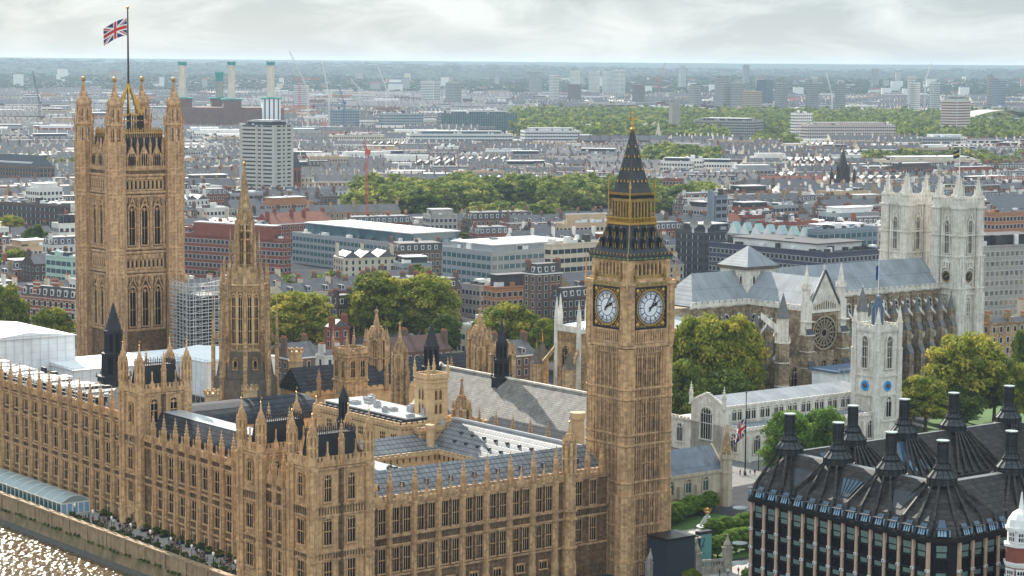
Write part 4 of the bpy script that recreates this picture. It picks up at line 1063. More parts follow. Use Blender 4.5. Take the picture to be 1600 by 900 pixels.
# ================================================================ OCTAGONAL SPIRE OVER THE CENTRAL LOBBY
def central_spire():
 t = thing('spire_tower', 'octagonal stone lantern tower with tall crocketed spire', 'spire tower', W(284.7, 475.2), TH - rad(8.5))
 n = 8; R_ = 5.25; rot = 0.0
 mb = MB(); mb.ngon(0, 0, n, 8.3, 8.0, 18, 26.4, 1); mb.ngon(0, 0, n, 7.2, 6.0, 26.4, 33.2, 1); mb.ngon(0, 0, n, R_ * .98, R_ * .98, 33.2, 49.2, 0)
 mb.ngon(0, 0, n, R_ * 1.14, R_ * 1.1, 33.0, 33.7, 0); mb.ngon(0, 0, n, R_ * 1.03, R_ * 1.06, 47.9, 48.4, 0)
 mb.build('drum', ['stone_spire', 'soot_stone'], t)
 ap = R_ * .98 * math.cos(PI / 8)
 wn = window_mesh(1.0, 12.2, 2, .8, (.25, .5, .75), 'stone_clean', 'glass', .4, .2)
 wl = window_mesh(.9, 2.6, 1, .6, (), 'stone_spire', 'glass', .35, .25)
 for k in range(8):
  deg = 45 * k
  for x in (-.88, .88): put(t, 'window', wn, 0, 0, deg, x, ap, 35.2)
  put(t, 'window', wl, 0, 0, deg, 0, 6.1, 29.0)
  q = MB().at(0, 0, 0, deg)
  panel_band(q, -1.9, 1.9, 47.9, 49.6, .5, ap + .25)
  for x in (-1.82, 0, 1.82): q.box(x - .17, x + .17, -ap - .34, -ap + .1, 33.6, 48)
  q.box(-2.0, 2.0, -ap - .45, -ap, 49.5, 49.8); q.build('tracery_band', ['stone_clean'], t)
  a = rad(22.5 + deg); c, s = math.cos(a), math.sin(a)
  b = MB(); r1 = R_ * 1.1
  b.ngon(r1 * c, r1 * s, 4, .95, .85, 25.5, 40.0, 0, a + PI / 4); b.ngon(r1 * c, r1 * s, 4, .72, .62, 40.0, 50.0, 0, a + PI / 4); b.ngon(r1 * c, r1 * s, 4, .58, .04, 50.0, 55.0, 0, a + PI / 4)
  for z in (33.5, 38, 43, 46): b.ngon(r1 * c, r1 * s, 4, 1.02, 1.02, z, z + .35, 0, a + PI / 4)
  ro = R_ * 1.5
  b.ngon(ro * c, ro * s, 4, .8, .7, 20, 36.0, 0, a + PI / 4); b.ngon(ro * c, ro * s, 4, .55, .42, 36.0, 41.0, 0, a + PI / 4); b.ngon(ro * c, ro * s, 4, .42, .04, 41.0, 46.5, 0, a + PI / 4)
  b.bar((ro * c, ro * s, 35), (R_ * c, R_ * s, 39.0), .5)
  b.build('buttress', ['stone_spire'], t)
 r2 = 2.35
 mb = MB(); mb.ngon(0, 0, n, R_ * .86, r2 * 1.3, 49.2, 54.0); mb.ngon(0, 0, n, r2 * .5, r2 * .5, 54.0, 64.0, 1)
 for i in range(8):
  a = PI / 8 + i * PI / 4; c, s = math.cos(a), math.sin(a)
  mb.bar((r2 * c, r2 * s, 53.6), (r2 * c * .9, r2 * s * .9, 65.4), .62)
  ro = r2 * 1.5
  mb.bar((ro * c, ro * s, 50.0), (ro * c, ro * s, 59.0), .5); mb.ngon(ro * c, ro * s, 4, .38, .03, 59, 63.5, 0); mb.bar((ro * c, ro * s, 57.6), (r2 * c, r2 * s, 59.8), .3)
  mb.ngon(R_ * .98 * c, R_ * .98 * s, 4, .42, .38, 49, 53.0, 0); mb.ngon(R_ * .98 * c, R_ * .98 * s, 4, .42, .03, 53, 57.0, 0)
  a2 = a + PI / 4; p = (r2 * .96 * (c + math.cos(a2)) / 2, r2 * .96 * (s + math.sin(a2)) / 2)
  mb.bar((p[0], p[1], 54.3), (p[0], p[1], 61), .14)
  for z in (54.4, 57.4, 60.7, 62.9): mb.bar((r2 * .96 * c, r2 * .96 * s, z), (r2 * .96 * math.cos(a2), r2 * .96 * math.sin(a2), z), .34 if z != 57.4 else .2)
  mb.bar((p[0], p[1], 62.2), (p[0], p[1], 66.5), .2); mb.ngon(p[0], p[1], 4, .22, .02, 66, 68.0)
 mb.ngon(0, 0, n, r2 * 1.0, r2 * .9, 64.4, 65.2)
 mb.build('lantern', ['stone_spire', 'stone_dark'], t)
 mb = MB(); rs = 1.75; mb.ngon(0, 0, n, rs, .16, 65.0, 78.8)
 for i in range(8):
  a = PI / 8 + i * PI / 4; mb.bar((rs * math.cos(a), rs * math.sin(a), 65.0), (.16 * math.cos(a), .16 * math.sin(a), 78.8), .2, 0, .09)
  for k in range(16):
   f = k / 16; r_ = rs * 1.02 * (1 - f) + .16 * f; z = 65 + 13.8 * f; w = .13 - .06 * f
   mb.box(r_ * math.cos(a) - w, r_ * math.cos(a) + w, r_ * math.sin(a) - w, r_ * math.sin(a) + w, z, z + w * 2)
 for z, r_ in ((70.2, 1.25), (75.0, .75)): mb.ngon(0, 0, n, r_, r_ * 1.02, z, z + .4)
 mb.ngon(0, 0, 6, .16, .45, 78.6, 79.1, 1); mb.sphere(0, 0, 79.4, .4, 1, 6); mb.ngon(0, 0, 4, .1, .02, 79.6, 81.4, 1)
 mb.build('spire', ['stone_spire', 'gold'], t)
central_spire()
# ================================================================ WESTMINSTER HALL TYPE GREAT ROOF AND THE COURTS
def box_win(mb, x0, x1, z0, z1, n, w, h, z, deg=0): pass
def plain_block(name, label, cat, u, v, lu, lv, z0, z1, wall, par=True, group=None):
 t = pal(name, label, cat, u, v, 0, group)
 MB().box(0, lu, 0, lv, z0, z1).build('wall', [wall], t)
 if par:
  mb = MB()
  for deg, (ox, oy), L in ((0, (0, 0), lu), (-90, (0, lv), lv), (90, (lu, 0), lv), (180, (lu, lv), lu)):
   mb.at(ox, oy, 0, deg); battlements(mb, 0, L, z1, .5, .3, .9, .6, 0, .45); mb.box(0, L, -.25, 0, z1 - .5, z1 - .25)
   for i in range(int(L / 1.1)): mb.box(.5 + i * 1.1 - .12, .5 + i * 1.1 + .12, -.25, 0, z1 - .8, z1 - .4, 1)
  mb.build('parapet', [wall, 'stone_dark'], t)
 return t
def great_hall():
 t = pal('great_hall', 'huge pitched grey slate roof of the medieval hall behind the clock tower', 'hall', 308.5, 374)
 L = 67.0
 MB().box(1, 23, 0, L, 0, 17.5).build('wall', ['stone_clean'], t)
 MB().gable(0, 24, 0, L, 17.2, 30.0, 0, 'y', mend=1).build('roof', ['hall_slate', 'stone_clean'], t)
 mb = MB(); mb.box(11.7, 12.3, 0, L, 29.9, 30.35)
 mb.box(5, 19, L, L + .8, 17, 24); mb.gable(-.4, 24.4, L, L + 1.0, 17.2, 31.0, 0, 'y'); mb.build('ridge_coping', ['white_stone'], t)
 for x in (-.5, 24.5): link('gable_turret', turret_mesh(1.9, 20, 3.2, 4.0, 'stone_spire', 'stone_spire', 3, .8), t, (x, L + .4, 14))
 f = pal('iron_ventilator', 'slim dark iron ventilator spire riding the ridge of the great slate roof', 'ventilator', 320.5, 417, 26)
 iron_vent_parts(f, 2.4, 12.5, 8)
def iron_vent_parts(f, w, h, n=8, tip=5.0, stages=3):
 mb = MB(); r = w; z = 0
 for s in range(stages):
  z1 = z + h / stages
  mb.ngon(0, 0, n, r, r * .97, z, z1 - .4, 0); mb.ngon(0, 0, n, r * 1.1, r * 1.1, z1 - .4, z1, 0)
  for k in range(n):
   a = PI / n + k * 2 * PI / n; mb.bar((r * math.cos(a), r * math.sin(a), z), (r * .97 * math.cos(a), r * .97 * math.sin(a), z1), .22, 0)
   a += PI / n; q = r * math.cos(PI / n) + .03
   x, y = q * math.cos(a), q * math.sin(a)
   d = (-math.sin(a), math.cos(a)); hw = r * .22
   if s: mb.add([(x - d[0] * hw, y - d[1] * hw, z + .5), (x + d[0] * hw, y + d[1] * hw, z + .5), (x + d[0] * hw, y + d[1] * hw, z1 - .9), (x - d[0] * hw, y - d[1] * hw, z1 - .9)], [(0, 1, 2, 3)], 1)
   if s < stages - 1: mb.ngon(r * 1.05 * math.cos(a - PI / n), r * 1.05 * math.sin(a - PI / n), 4, .16, .02, z1, z1 + 1.0, 0)
  z = z1; r *= .74
 mb.build('housing', ['iron_dark', 'glass'], f)
 mb = MB(); mb.ngon(0, 0, n, r * 1.25, .16, z, z + tip)
 for k in range(n):
  a = PI / n + k * 2 * PI / n
  for i in range(5): rr = r * 1.25 * (1 - i / 5.5); mb.box(rr * math.cos(a) - .09, rr * math.cos(a) + .09, rr * math.sin(a) - .09, rr * math.sin(a) + .09, z + tip * i / 5.5, z + tip * i / 5.5 + .25)
 mb.ngon(0, 0, 4, .08, .02, z + tip, z + tip + 1.6); mb.build('spirelet', ['iron_dark'], f)
great_hall()
def clutter(root, n, x0, x1, y0, y1, z, seed, m):
 r = random.Random(seed); me = mesh_of(MB().box(-.5, .5, -.5, .5, 0, 1).box(-.3, .3, -.3, .3, 1, 1.25), 'rooftop_plant', [m])
 for k in range(n): link('rooftop_plant', me, root, (r.uniform(x0, x1), r.uniform(y0, y1), z), 0, (r.uniform(.5, 2.2), r.uniform(.5, 2.2), r.uniform(.4, 1.5)))
def courts():
 # golden court walls behind the north range
 wd = window_mesh(.95, 1.9, 2, .35, (), 'stone_clean', 'glass', .15, .14)
 def court_wall(label, u, v, deg, L, z1, n):
  t = pal('court_range', label, 'court range', u, v)
  MB().at(0, 0, 0, deg).box(0, L, 0, 8, 0, z1).build('wall', ['stone_clean'], t)
  mb = MB().at(0, 0, 0, deg); battlements(mb, 0, L, z1, .5, .3, .9, .6, 0, .4); mb.box(0, L, -.25, 0, z1 - .3, z1)
  for i in range(int(L / 1.7)): mb.box(.7 + i * 1.7 - .12, .7 + i * 1.7 + .12, -.3, 0, z1 - 1.3, z1 - .2, 1)
  mb.build('parapet', ['stone_clean', 'stone_dark'], t)
  for i in range(n): put(t, 'window', wd, 0, 0, deg, L * (i + .5) / n, 0, z1 - 4.2)
  return t
 a = court_wall('clean golden court wall with small paired windows facing the river side roofs', 262, 397, 0, 26, 18.0, 6)
 MB().gable(0, 27, .8, 12, 18.2, 21.5, 0, 'x').build('roof', ['iron_plate_x'], a)
 b = court_wall('short golden court wall below the glossy iron roof beside the clock tower', 287.5, 397, -90, 40, 18.0, 9)
 mb = MB(); vs = [(-.3 + .9, -44, 18.3), (.6, 4, 18.3), (7.2, 4, 24.6), (7.2, -44, 24.6), (14, 4, 18.3), (14, -44, 18.3)]
 mb.add(vs, [(0, 3, 2, 1), (3, 5, 4, 2)], 0); mb.add(vs, [(0, 5, 3), (1, 2, 4)], 0); mb.build('roof', ['iron_plate_y'], b)
 mb = MB(); mb.bar((7.2, -44, 24.7), (7.2, 4, 24.7), .5); mb.build('ridge_roll', ['lead_bright'], b)
 rv = mesh_of(MB().box(-.3, .35, -.3, .3, -.1, .45), 'roof_vent', ['slate_dark'])
 for y in np.arange(-40, 2, 4.2):
  for f in (.35, .62): link('roof_vent', rv, b, (.6 + 6.6 * f, y, 18.3 + 6.3 * f))
 # flat white roofed block
 c = plain_block('committee_block', 'golden stone block with flat white roof and square mullioned windows', 'court range', 282.5, 404.5, 15, 36, 0, 23.2, 'stone_clean')
 w4 = window_mesh(2.0, 1.9, 3, 0, (.5,), 'stone_clean', 'glass', .15, .14)
 for i in range(8): put(c, 'window', w4, 0, 36, -90, 2.6 + i * 4.4, 0, 19.6)
 mb = MB(); mb.box(2.5, 12.5, 1.5, 34.5, 23.2, 24.6, 1); mb.box(2.2, 12.8, 1.2, 34.8, 24.6, 24.9, 0); mb.build('roof', ['lead_bright', 'slate_dark'], c)
 mb = MB()
 for y in np.arange(2, 34, 2.2): mb.box(1.3, 2.3, y, y + 1.3, 23.2, 24.2)
 mb.build('rooflight', ['slate_dark'], c)
 # plain cream vent tower with paired louvres
 d = pal('vent_tower', 'clean cream square ventilation tower with paired arched louvres', 'tower', 293.4, 408.0)
 s = 2.7
 MB().box(-s, s, -s, s, 0, 33.4).build('wall', ['stone_clean'], d)
 lv = window_mesh(.75, 2.6, 1, .35, (), 'stone_clean', 'louvre', .12, .1, False)
 for deg in (0, -90):
  for x in (-.62, .62):
   for z in (25.2, 28.4): put(d, 'louvre', lv, 0, 0, deg, x, s, z)
 mb = MB()
 for deg in (0, -90, 90, 180):
  mb.at(*on_face(0, 0, deg, -s, s, 0)[:2], 0, deg); battlements(mb, 0, 2 * s, 33.2, .6, .3, .5, .35, 0, .6); mb.box(-.1, 2 * s + .1, -.3, 0, 32.4, 32.8); mb.box(-.1, 2 * s + .1, -.2, 0, 31, 31.25)
 mb.build('parapet', ['stone_clean'], d)
 for a_ in (-1, 1):
  for b_ in (-1, 1): link('pinnacle', pinnacle_mesh(.6, 2.0, 2.4, 'stone_clean', 'stone_clean', 4, False), d, (a_ * s, b_ * s, 33.4))
 MB().box(-s + .3, s - .3, -s + .3, s - .3, 33.4, 33.7).build('roof', ['slate_dark'], d)
 e = plain_block('court_annexe', 'low battlemented stone annexe around the foot of the cream vent tower', 'court range', 286, 402, 19, 11, 0, 22.2, 'stone_clean')
 clutter(e, 24, 1, 17, 1, 10, 22.2, 3, 'steel'); clutter(c, 16, 3, 12, 2, 33, 24.9, 5, 'roof_flat')
 mb = MB(); mb.ngon(1.5, -2, 8, .95, .95, 14, 23.5, 0); mb.ngon(1.5, -2, 8, 1.2, 1.2, 23.2, 24.0, 0); mb.build('chimney', ['stone_clean'], e)
 # small window tower
 g = pal('stair_tower', 'small pinnacled stone tower with tall paired windows among the slate roofs', 'tower', 306, 460)
 s = 3.1
 MB().box(-s, s, -s, s, 0, 32.6).build('wall', ['stone_spire'], g)
 wt = window_mesh(1.2, 4.4, 2, .3, (.5,), 'stone_spire', 'glass', .25, .18)
 for deg in (0, -90):
  for x in (-1.45, 1.45): put(g, 'window', wt, 0, 0, deg, x, s, 26.6)
 mb = MB()
 for deg in (0, -90, 90, 180):
  mb.at(*on_face(0, 0, deg, -s, s, 0)[:2], 0, deg); battlements(mb, 0, 2 * s, 32.4, .7, .3, .5, .35, 0, .8); mb.box(-.1, 2 * s + .1, -.35, 0, 31.6, 32); mb.box(-.1, 2 * s + .1, -.35, 0, 25.4, 25.8)
 mb.build('parapet', ['stone_spire'], g)
 for a_ in (-1, 1):
  for b_ in (-1, 1): link('pinnacle', pinnacle_mesh(.62, 3.4, 3.0, 'stone_spire', 'stone_spire', 4, False), g, (a_ * s, b_ * s, 32.0))
 # long slate ranges behind
 for lab, u, v, L in (('long dark slate roof running behind the small stone stair tower', 296, 466, 62), ):
  h = pal('lobby_range', lab, 'court range', u, v)
  MB().box(0, L, 0, 11, 0, 22.3).build('wall', ['stone_clean'], h)
  MB().gable(-.5, L + .5, -.3, 11.3, 22.4, 28.0, 0, 'x').build('roof', ['slate_plate_y'], h)
  mb = MB(); battlements(mb.at(0, 0, 0, 0), 0, L, 21.4, .6, .3, 1.2, .8, 0, .6); mb.build('parapet', ['stone_clean'], h)
  for x in (4, 12.5, 24.5, 31, 37, 45, 52): link('pinnacle', pinnacle_mesh(.95, 4.2, 3.0, 'stone_spire', 'stone_spire', 4, False), h, (x, -.8, 21))
 k = pal('barrel_range', 'dark barrel roofed range between the river tower and the octagonal spire', 'court range', 243, 447)
 MB().box(0, 46, 0, 16, 0, 19.5).build('wall', ['stone_clean'], k)
 mb = MB(); pr = [(8 - 8.3 * math.cos(i * PI / 10), 19.6 + 4.6 * math.sin(i * PI / 10)) for i in range(11)]
 for (y0, z0), (y1, z1) in zip(pr, pr[1:]): mb.add([(-.3, y0, z0), (46, y0, z0), (46, y1, z1), (-.3, y1, z1)], [(0, 1, 2, 3)])
 mb.add([(-.3, y, z) for y, z in pr], [tuple(range(11))]); mb.build('roof', ['slate_plate_y'], k)
 l = pal('court_range', 'low stone range with flat lead roof behind the river range', 'court range', 242, 372)
 MB().box(0, 24, -6, 58, 0, 19.0).build('wall', ['stone_clean'], l); MB().box(.5, 23.5, -5.5, 57, 19, 19.6).build('roof', ['lead'], l)
 clutter(l, 40, 1, 21, -5, 54, 19.6, 8, 'slate_dark'); clutter(l, 16, 1, 21, -5, 54, 19.6, 9, 'steel')
 # range with many pinnacles between great roof and glossy roof
 m_ = pal('cloister_range', 'pinnacled stone range with dark slate roof at the foot of the great slate roof', 'court range', 300.5, 372)
 MB().box(0, 8, 0, 28, 0, 20.0).build('wall', ['stone_clean'], m_)
 MB().gable(.4, 8, 0, 28, 20.2, 24.4, 0, 'y').build('roof', ['slate_plate_y'], m_)
 for i in range(5): link('pinnacle', pinnacle_mesh(.95, 4.4, 3.4, 'stone_spire', 'stone_spire', 4, True), m_, (-.6, 1.5 + i * 6.2, 19.0)); link('pinnacle', pinnacle_mesh(.8, 3.0, 2.6, 'stone_spire', 'stone_spire', 4, True), m_, (-3.4, 4 + i * 6.2, 18.0))
 mb = MB().at(0, 28, 0, -90); battlements(mb, 0, 28, 19.6, .6, .3, .8, .5, 0, .6); mb.build('parapet', ['stone_spire'], m_)
 link('turret', turret_mesh(2.1, 9.0, 3.4, 3.0, 'stone_spire', 'stone_spire', 2, 1.0), m_, (-1.0, 32.5, 17));
 mb = MB(); mb.ngon(9.0, 3.0, 8, 1.5, 1.5, 0, 27.4); mb.ngon(9.0, 3.0, 8, 1.8, 1.8, 26.6, 28.0); mb.build('chimney', ['stone_clean'], m_)
courts()
def loose_towers():
 def vent(lab, u, v, z, w, h, tip, st=3):
  f = pal('iron_ventilator', lab, 'ventilator', u, v, z); iron_vent_parts(f, w, h, 8, tip, st)
 vent('broad black iron ventilator behind the cream vent tower', 310, 431, 22, 3.3, 15, 5)
 vent('black iron ventilator rising beside the corner pavilion turrets', 263, 398, 17, 1.9, 15.5, 2.2)
 vent('black iron ventilator tower wrapped at its foot in white sheeting', 267.4, 511.7, 18, 4.2, 17.5, 7.0)
 grp = 'domed stone turrets behind the great slate roof'
 for lab, u, v, z0 in (('domed stone turret right of the dark flèche on the great roof', 331.5, 431, 20), ('domed stone turret left of the dark flèche on the great roof', 345.5, 459, 20), ('domed stone turret behind the small stair tower', 322, 472, 20)):
  f = pal('stone_turret', lab, 'turret', u, v, z0, grp); link('shaft', turret_mesh(3.0, 13.5, 3.6, 3.4, 'stone_spire', 'stone_spire', 2, 1.6), f)
 for lab, u, v, h in (('plain octagonal stone chimney right of the spire tower', 301.2, 478, 31.5), ('short round battlemented stone stack at the left foot of the spire tower', 267.5, 462.0, 25.6), ('short round battlemented stone stack at the right foot of the spire tower', 277.5, 461.0, 26.0)):
  f = pal('chimney_stack', lab, 'chimney', u, v, 0, 'stone stacks near the spire tower')
  mb = MB(); mb.ngon(0, 0, 8, 1.75, 1.75, 0, h - .6); mb.ngon(0, 0, 8, 1.95, 2.0, h - 3.0, h - 2.7); mb.ngon(0, 0, 8, 2.05, 2.1, h - .8, h - .3); mb.build('shaft', ['stone_clean'], f)
  mb = MB()
  for k in range(8): a = k * PI / 4; mb.ngon(1.75 * math.cos(a), 1.75 * math.sin(a), 4, .42, .42, h - .3, h + .45)
  mb.build('crown', ['stone_spire'], f)
loose_towers()
# ================================================================ SCAFFOLD SHEDS
def sheds():
 def shed(lab, u0, u1, v0, v1, z0, z1, zr, posts=True):
  t = pal('scaffold_shed', lab, 'scaffold shed', u0, v0)
  w, d = u1 - u0, v1 - v0
  mb = MB(); mb.box(0, w, 0, d, z0, z1); mb.build('sheeting', ['white_sheet_panel'], t)
  mb = MB(); mb.gable(-.5, w + .5, -.5, d + .5, z1, zr, 0, 'x' if w > d else 'y'); mb.build('roof', ['white_sheet'], t)
  if posts:
   mb = MB()
   for x in np.arange(0, w + .1, 2.5): mb.bar((x, -.5, z0 - 4), (x, -.5, z1 + .8), .09)
   for y in np.arange(0, d + .1, 2.5): mb.bar((-.5, y, z0 - 4), (-.5, y, z1 + .8), .09)
   for z in (z0 - 2, z0, z1 + .6): mb.bar((-.5, -.5, z), (w, -.5, z), .1); mb.bar((-.5, -.5, z), (-.5, d, z), .1)
   mb.build('scaffold_tube', ['steel'], t)
  return t
 shed('big white sheeted scaffold shed at the left edge above the river range', 247, 275, 548.5, 585, 21, 30.0, 31.6)
 shed('long low white scaffold roof in front of the square tower', 268, 310, 536, 560, 15, 22.2, 23.2)
 shed('white sheeted box beside the octagonal spire tower', 300, 322, 521, 545, 14, 23.6, 25.0)
 t = pal('scaffold_shed', 'white sheeting skirt round the foot of the black ventilator tower', 'scaffold shed', 262, 506)
 MB().box(0, 11, 0, 11, 14, 20.5).build('sheeting', ['white_sheet_panel'], t); MB().box(-.5, 11.5, -.5, 11.5, 20.5, 20.8).build('roof', ['white_sheet'], t)
 t = pal('scaffold_tower', 'open scaffolding lattice round a dark stair right of the square tower', 'scaffold', 330, 583)
 mb = MB()
 w, h = 13, 38.0
 for x in np.arange(0, w + .1, 2.17):
  for y in (0, 1.4, 12): mb.bar((x, y, 14), (x, y, h + (1.5 if int(x) % 2 else 0)), .16)
 for y in np.arange(0, 12.1, 2.0):
  for x in (0, 1.4, w): mb.bar((x, y, 14), (x, y, h), .16)
 for z in np.arange(15, h, 2.0):
  mb.bar((0, 0, z), (w, 0, z), .2); mb.bar((0, 0, z + 1), (w, 0, z + 1), .12); mb.bar((0, 0, z), (0, 12, z), .2); mb.bar((0, 0, z + 1), (0, 12, z + 1), .12)
  k = int(z) % 4
  mb.bar((0 if k else w, 0, z), (w if k else 0, 0, z + 2), .14); mb.bar((0, 0 if k else 12, z), (0, 12 if k else 0, z + 2), .14)
  mb.box(0, w, 0, 1.4, z - .1, z, 1); mb.box(0, 1.4, 0, 12, z - .1, z, 1)
 mb.build('tube_frame', ['scaffold_pale', 'board'], t)
 MB().box(2.0, 11.5, 2, 11, 0, 34).build('stair_core', ['slate_dark'], t)
sheds()
# ================================================================ ABBEY
def abbey():
 t = pal('abbey_church', 'great grey stone abbey with pale lead roofs, flying buttresses and a rose window', 'church', 485, 504.5)
 hw = 8.2; zr, zp = 40.6, 31.2
 # main vessels (x along nave from crossing, y across)
 mb = MB(); mb.box(-32, 82, -hw, hw, 0, zp, 0); mb.box(-hw, hw, -33, hw + 12, 0, zp, 0); mb.build('clerestory', ['abbey_stone'], t)
 mb = MB(); mb.box(8, 80, -14.5, 14.5, 0, 16.6, 0); mb.box(-34, -8, -14.5, 14.5, 0, 15, 0); mb.box(-15.5, 15.5, -32.5, -8, 0, 15.5, 0); mb.build('aisle', ['abbey_stone'], t)
 mb = MB(); mb.gable(4, 80.5, -hw - .2, hw + .2, zp + .2, zr, 0, 'x'); mb.build('nave_roof', ['lead_seam'], t)
 mb = MB(); mb.gable(-31, -4, -hw - .2, hw + .2, zp + .2, zr, 0, 'x', hip0=7.0); mb.build('choir_roof', ['lead_seam'], t)
 mb = MB(); mb.gable(-hw - .2, hw + .2, -32.4, -4, zp + .2, zr, 0, 'y'); mb.build('transept_roof', ['lead_seam_y'], t)
 mb = MB(); mb.box(8, 80, -14.2, -8.4, 16.6, 17.0); mb.box(-15, -8, -32, -8, 15.5, 15.9); mb.box(8, 15, -32, -8, 15.5, 15.9); mb.build('aisle_roof', ['lead'], t)
 # white battlemented parapets
 def par(ox, oy, deg, L, z, nm='parapet'):
  q = MB().at(ox, oy, 0, deg); battlements(q, 0, L, z, .9, .5, 1.5, 1.0, 0, 1.0); q.box(0, L, -.3, 0, z - .35, z - .05); q.build(nm, ['white_stone'], t)
 par(hw, -hw, 0, 72, zp - .2); par(-32, -hw, 0, 24, zp - .2); par(-hw, -hw, -90, 0.01 + 0, zp) if False else None
 par(-hw, -hw, -90, 24, zp - .2) if False else par(-hw, -8, -90, 0.5, zp - .2)
 q = MB().at(-hw, -8.2, 0, -90); q.at(-hw, -8.2, 0, -90)
 # transept side parapet: runs from the crossing out to the front
 q = MB().at(-hw, -8.3, 0, -90); battlements(q, 0, 24, zp - .2, .9, .5, 1.5, 1.0, 0, 1.0); q.build('parapet', ['white_stone'], t)
 par(8, -14.5, 0, 72, 16.4); par(-34, -14.5, 0, 20, 14.8)
 # clerestory and aisle windows
 wc = window_mesh(2.7, 7.6, 2, 2.4, (.45,), 'white_stone', 'glass', .4, .28); wa = window_mesh(2.6, 6.8, 2, 2.2, (.5,), 'abbey_stone', 'glass', .4, .3)
 bays = [12.0 + 5.5 * k for k in range(13)]
 for x in bays[:-1]:
  put(t, 'window', wc, 0, 0, 0, x + 2.75, hw, 20.6); put(t, 'window', wa, 0, 0, 0, x + 2.75, 14.5, 6.6)
 for k in range(4): put(t, 'window', wc, 0, 0, 0, -11.5 - 5.5 * k, hw, 20.6)
 for k in range(3): put(t, 'window', wc, 0, 0, -90, 12 + 5.5 * k, hw, 20.6)
 # flying buttresses
 def fly():
  q = MB()
  # pier: stepped, with spire pinnacle; y negative is outward, origin at clerestory wall foot
  q.box(-.95, .95, -9.0, -6.2, 0, 19.5, 0); q.box(-.85, .85, -8.0, -6.2, 19.5, 24.4, 0)
  q.add([(-1.05, -9.2, 19.4), (1.05, -9.2, 19.4), (1.05, -7.8, 22.0), (-1.05, -7.8, 22.0), (-1.05, -7.8, 19.4), (1.05, -7.8, 19.4)], [(0, 1, 2, 3), (0, 3, 4), (1, 5, 2)], 1)
  q.box(-1.0, 1.0, -10.4, -9.0, 0, 12.0, 0); q.add([(-1.1, -10.6, 11.9), (1.1, -10.6, 11.9), (1.1, -8.9, 15.0), (-1.1, -8.9, 15.0), (-1.1, -8.9, 11.9), (1.1, -8.9, 11.9)], [(0, 1, 2, 3), (0, 3, 4), (1, 5, 2)], 1)
  q.ngon(0, -7.1, 4, 1.3, 1.3, 24.4, 25.0, 0); q.ngon(0, -7.1, 8, 1.15, .1, 25.0, 30.2, 1, None, False); q.box(-.2, .2, -7.3, -6.9, 30, 30.6, 0); q.box(-.08, .08, -7.2, -7.0, 30.6, 31.2, 0)
  for z0, z1 in ((22.6, 28.3), (15.0, 20.6)):
   q.add([(-.5, -6.4, z0), (.5, -6.4, z0), (.5, 0, z1), (-.5, 0, z1), (-.5, -6.4, z0 - 1.2), (.5, -6.4, z0 - 1.2), (.5, 0, z1 - 1.9), (-.5, 0, z1 - 1.9)],
                  [(0, 1, 2, 3), (4, 7, 6, 5), (0, 3, 7, 4), (1, 5, 6, 2)], 0)
   q.add([(-.58, -6.4, z0 + .05), (.58, -6.4, z0 + .05), (.58, 0, z1 + .05), (-.58, 0, z1 + .05)], [(0, 1, 2, 3)], 2)
  q.box(-.7, .7, -.6, .1, 16, 31, 0)
  return mesh_of(q, 'flying_buttress', ['abbey_stone', 'spire_lead', 'white_stone'])
 fm = fly()
 for x in bays: put(t, 'flying_buttress', fm, 0, 0, 0, x, hw, 0)
 for k in range(4): put(t, 'flying_buttress', fm, 0, 0, 0, -13.5 - 5.5 * k, hw, 0)
 for k in range(3): put(t, 'flying_buttress', fm, 0, 0, -90, 14.5 + 5.5 * k, hw, 0)
 for k in range(2): put(t, 'flying_buttress', fm, 0, 0, 90, -16.5 - 6 * k, hw, 0)
 # transept front at y=-33
 mb = MB(); y = -33.0
 mb.box(-6.7, 6.7, y - .3, y + .6, 0, zp, 0)
 mb.add([(-7.0, y - .5, zp - .3), (7.0, y - .5, zp - .3), (0, y - .5, 42.8), (-7.0, y + .5, zp - .3), (7.0, y + .5, zp - .3), (0, y + .5, 42.8)], [(0, 1, 2), (5, 4, 3), (0, 2, 5, 3), (1, 4, 5, 2)], 1)
 for s in (-1, 1): mb.bar((s * 7.1, y - .6, zp), (0, y - .6, 43.0), .5, 3)
 mb.box(-6.8, 6.8, y - .9, y, zp - .9, zp - .3, 1); mb.box(-.2, .2, y - .3, y + .1, 42.8, 44.6, 1); mb.box(-.5, .5, y - .3, y + .1, 43.6, 43.9, 1)
 for i in range(-5, 6): mb.box(i * .95 - .12, i * .95 + .12, y - .8, y - .4, zp, zp + max(.6, 3.6 - abs(i) * .35), 1)
 for i in range(-5, 5):
  mb.add([(i * .95 + .12, y - .53, zp), (i * .95 + .83, y - .53, zp), (i * .95 + .83, y - .53, zp + max(.5, 2.6 - abs(i) * .3)), (i * .95 + .12, y - .53, zp + max(.5, 2.6 - abs(i) * .3))], [(0, 1, 2, 3)], 2)
 mb.build('transept_front', ['abbey_stone', 'white_stone', 'stone_dark', 'slate_dark'], t)
 def ringp(q, cx, cz, r0, r1, yy, mi, n=32):
  vs = []
  for i in range(n):
   a = 2 * PI * i / n; vs += [(cx + r0 * math.cos(a), yy, cz + r0 * math.sin(a)), (cx + r1 * math.cos(a), yy, cz + r1 * math.sin(a))]
  q.add(vs, [(2 * i, 2 * i + 1, (2 * i + 3) % (2 * n), (2 * i + 2) % (2 * n)) for i in range(n)], mi)
 q = MB(); zc = 24.0; yy = y - .34
 q.box(-5.2, 5.2, yy - .01, yy, zc - 5.4, zc + 5.2, 2)
 ringp(q, 0, zc, 0, 4.9, yy - .03, 1); ringp(q, 0, zc, 4.7, 5.3, yy - .4, 0); ringp(q, 0, zc, 3.9, 4.1, yy - .22, 0); ringp(q, 0, zc, 1.0, 1.35, yy - .25, 0)
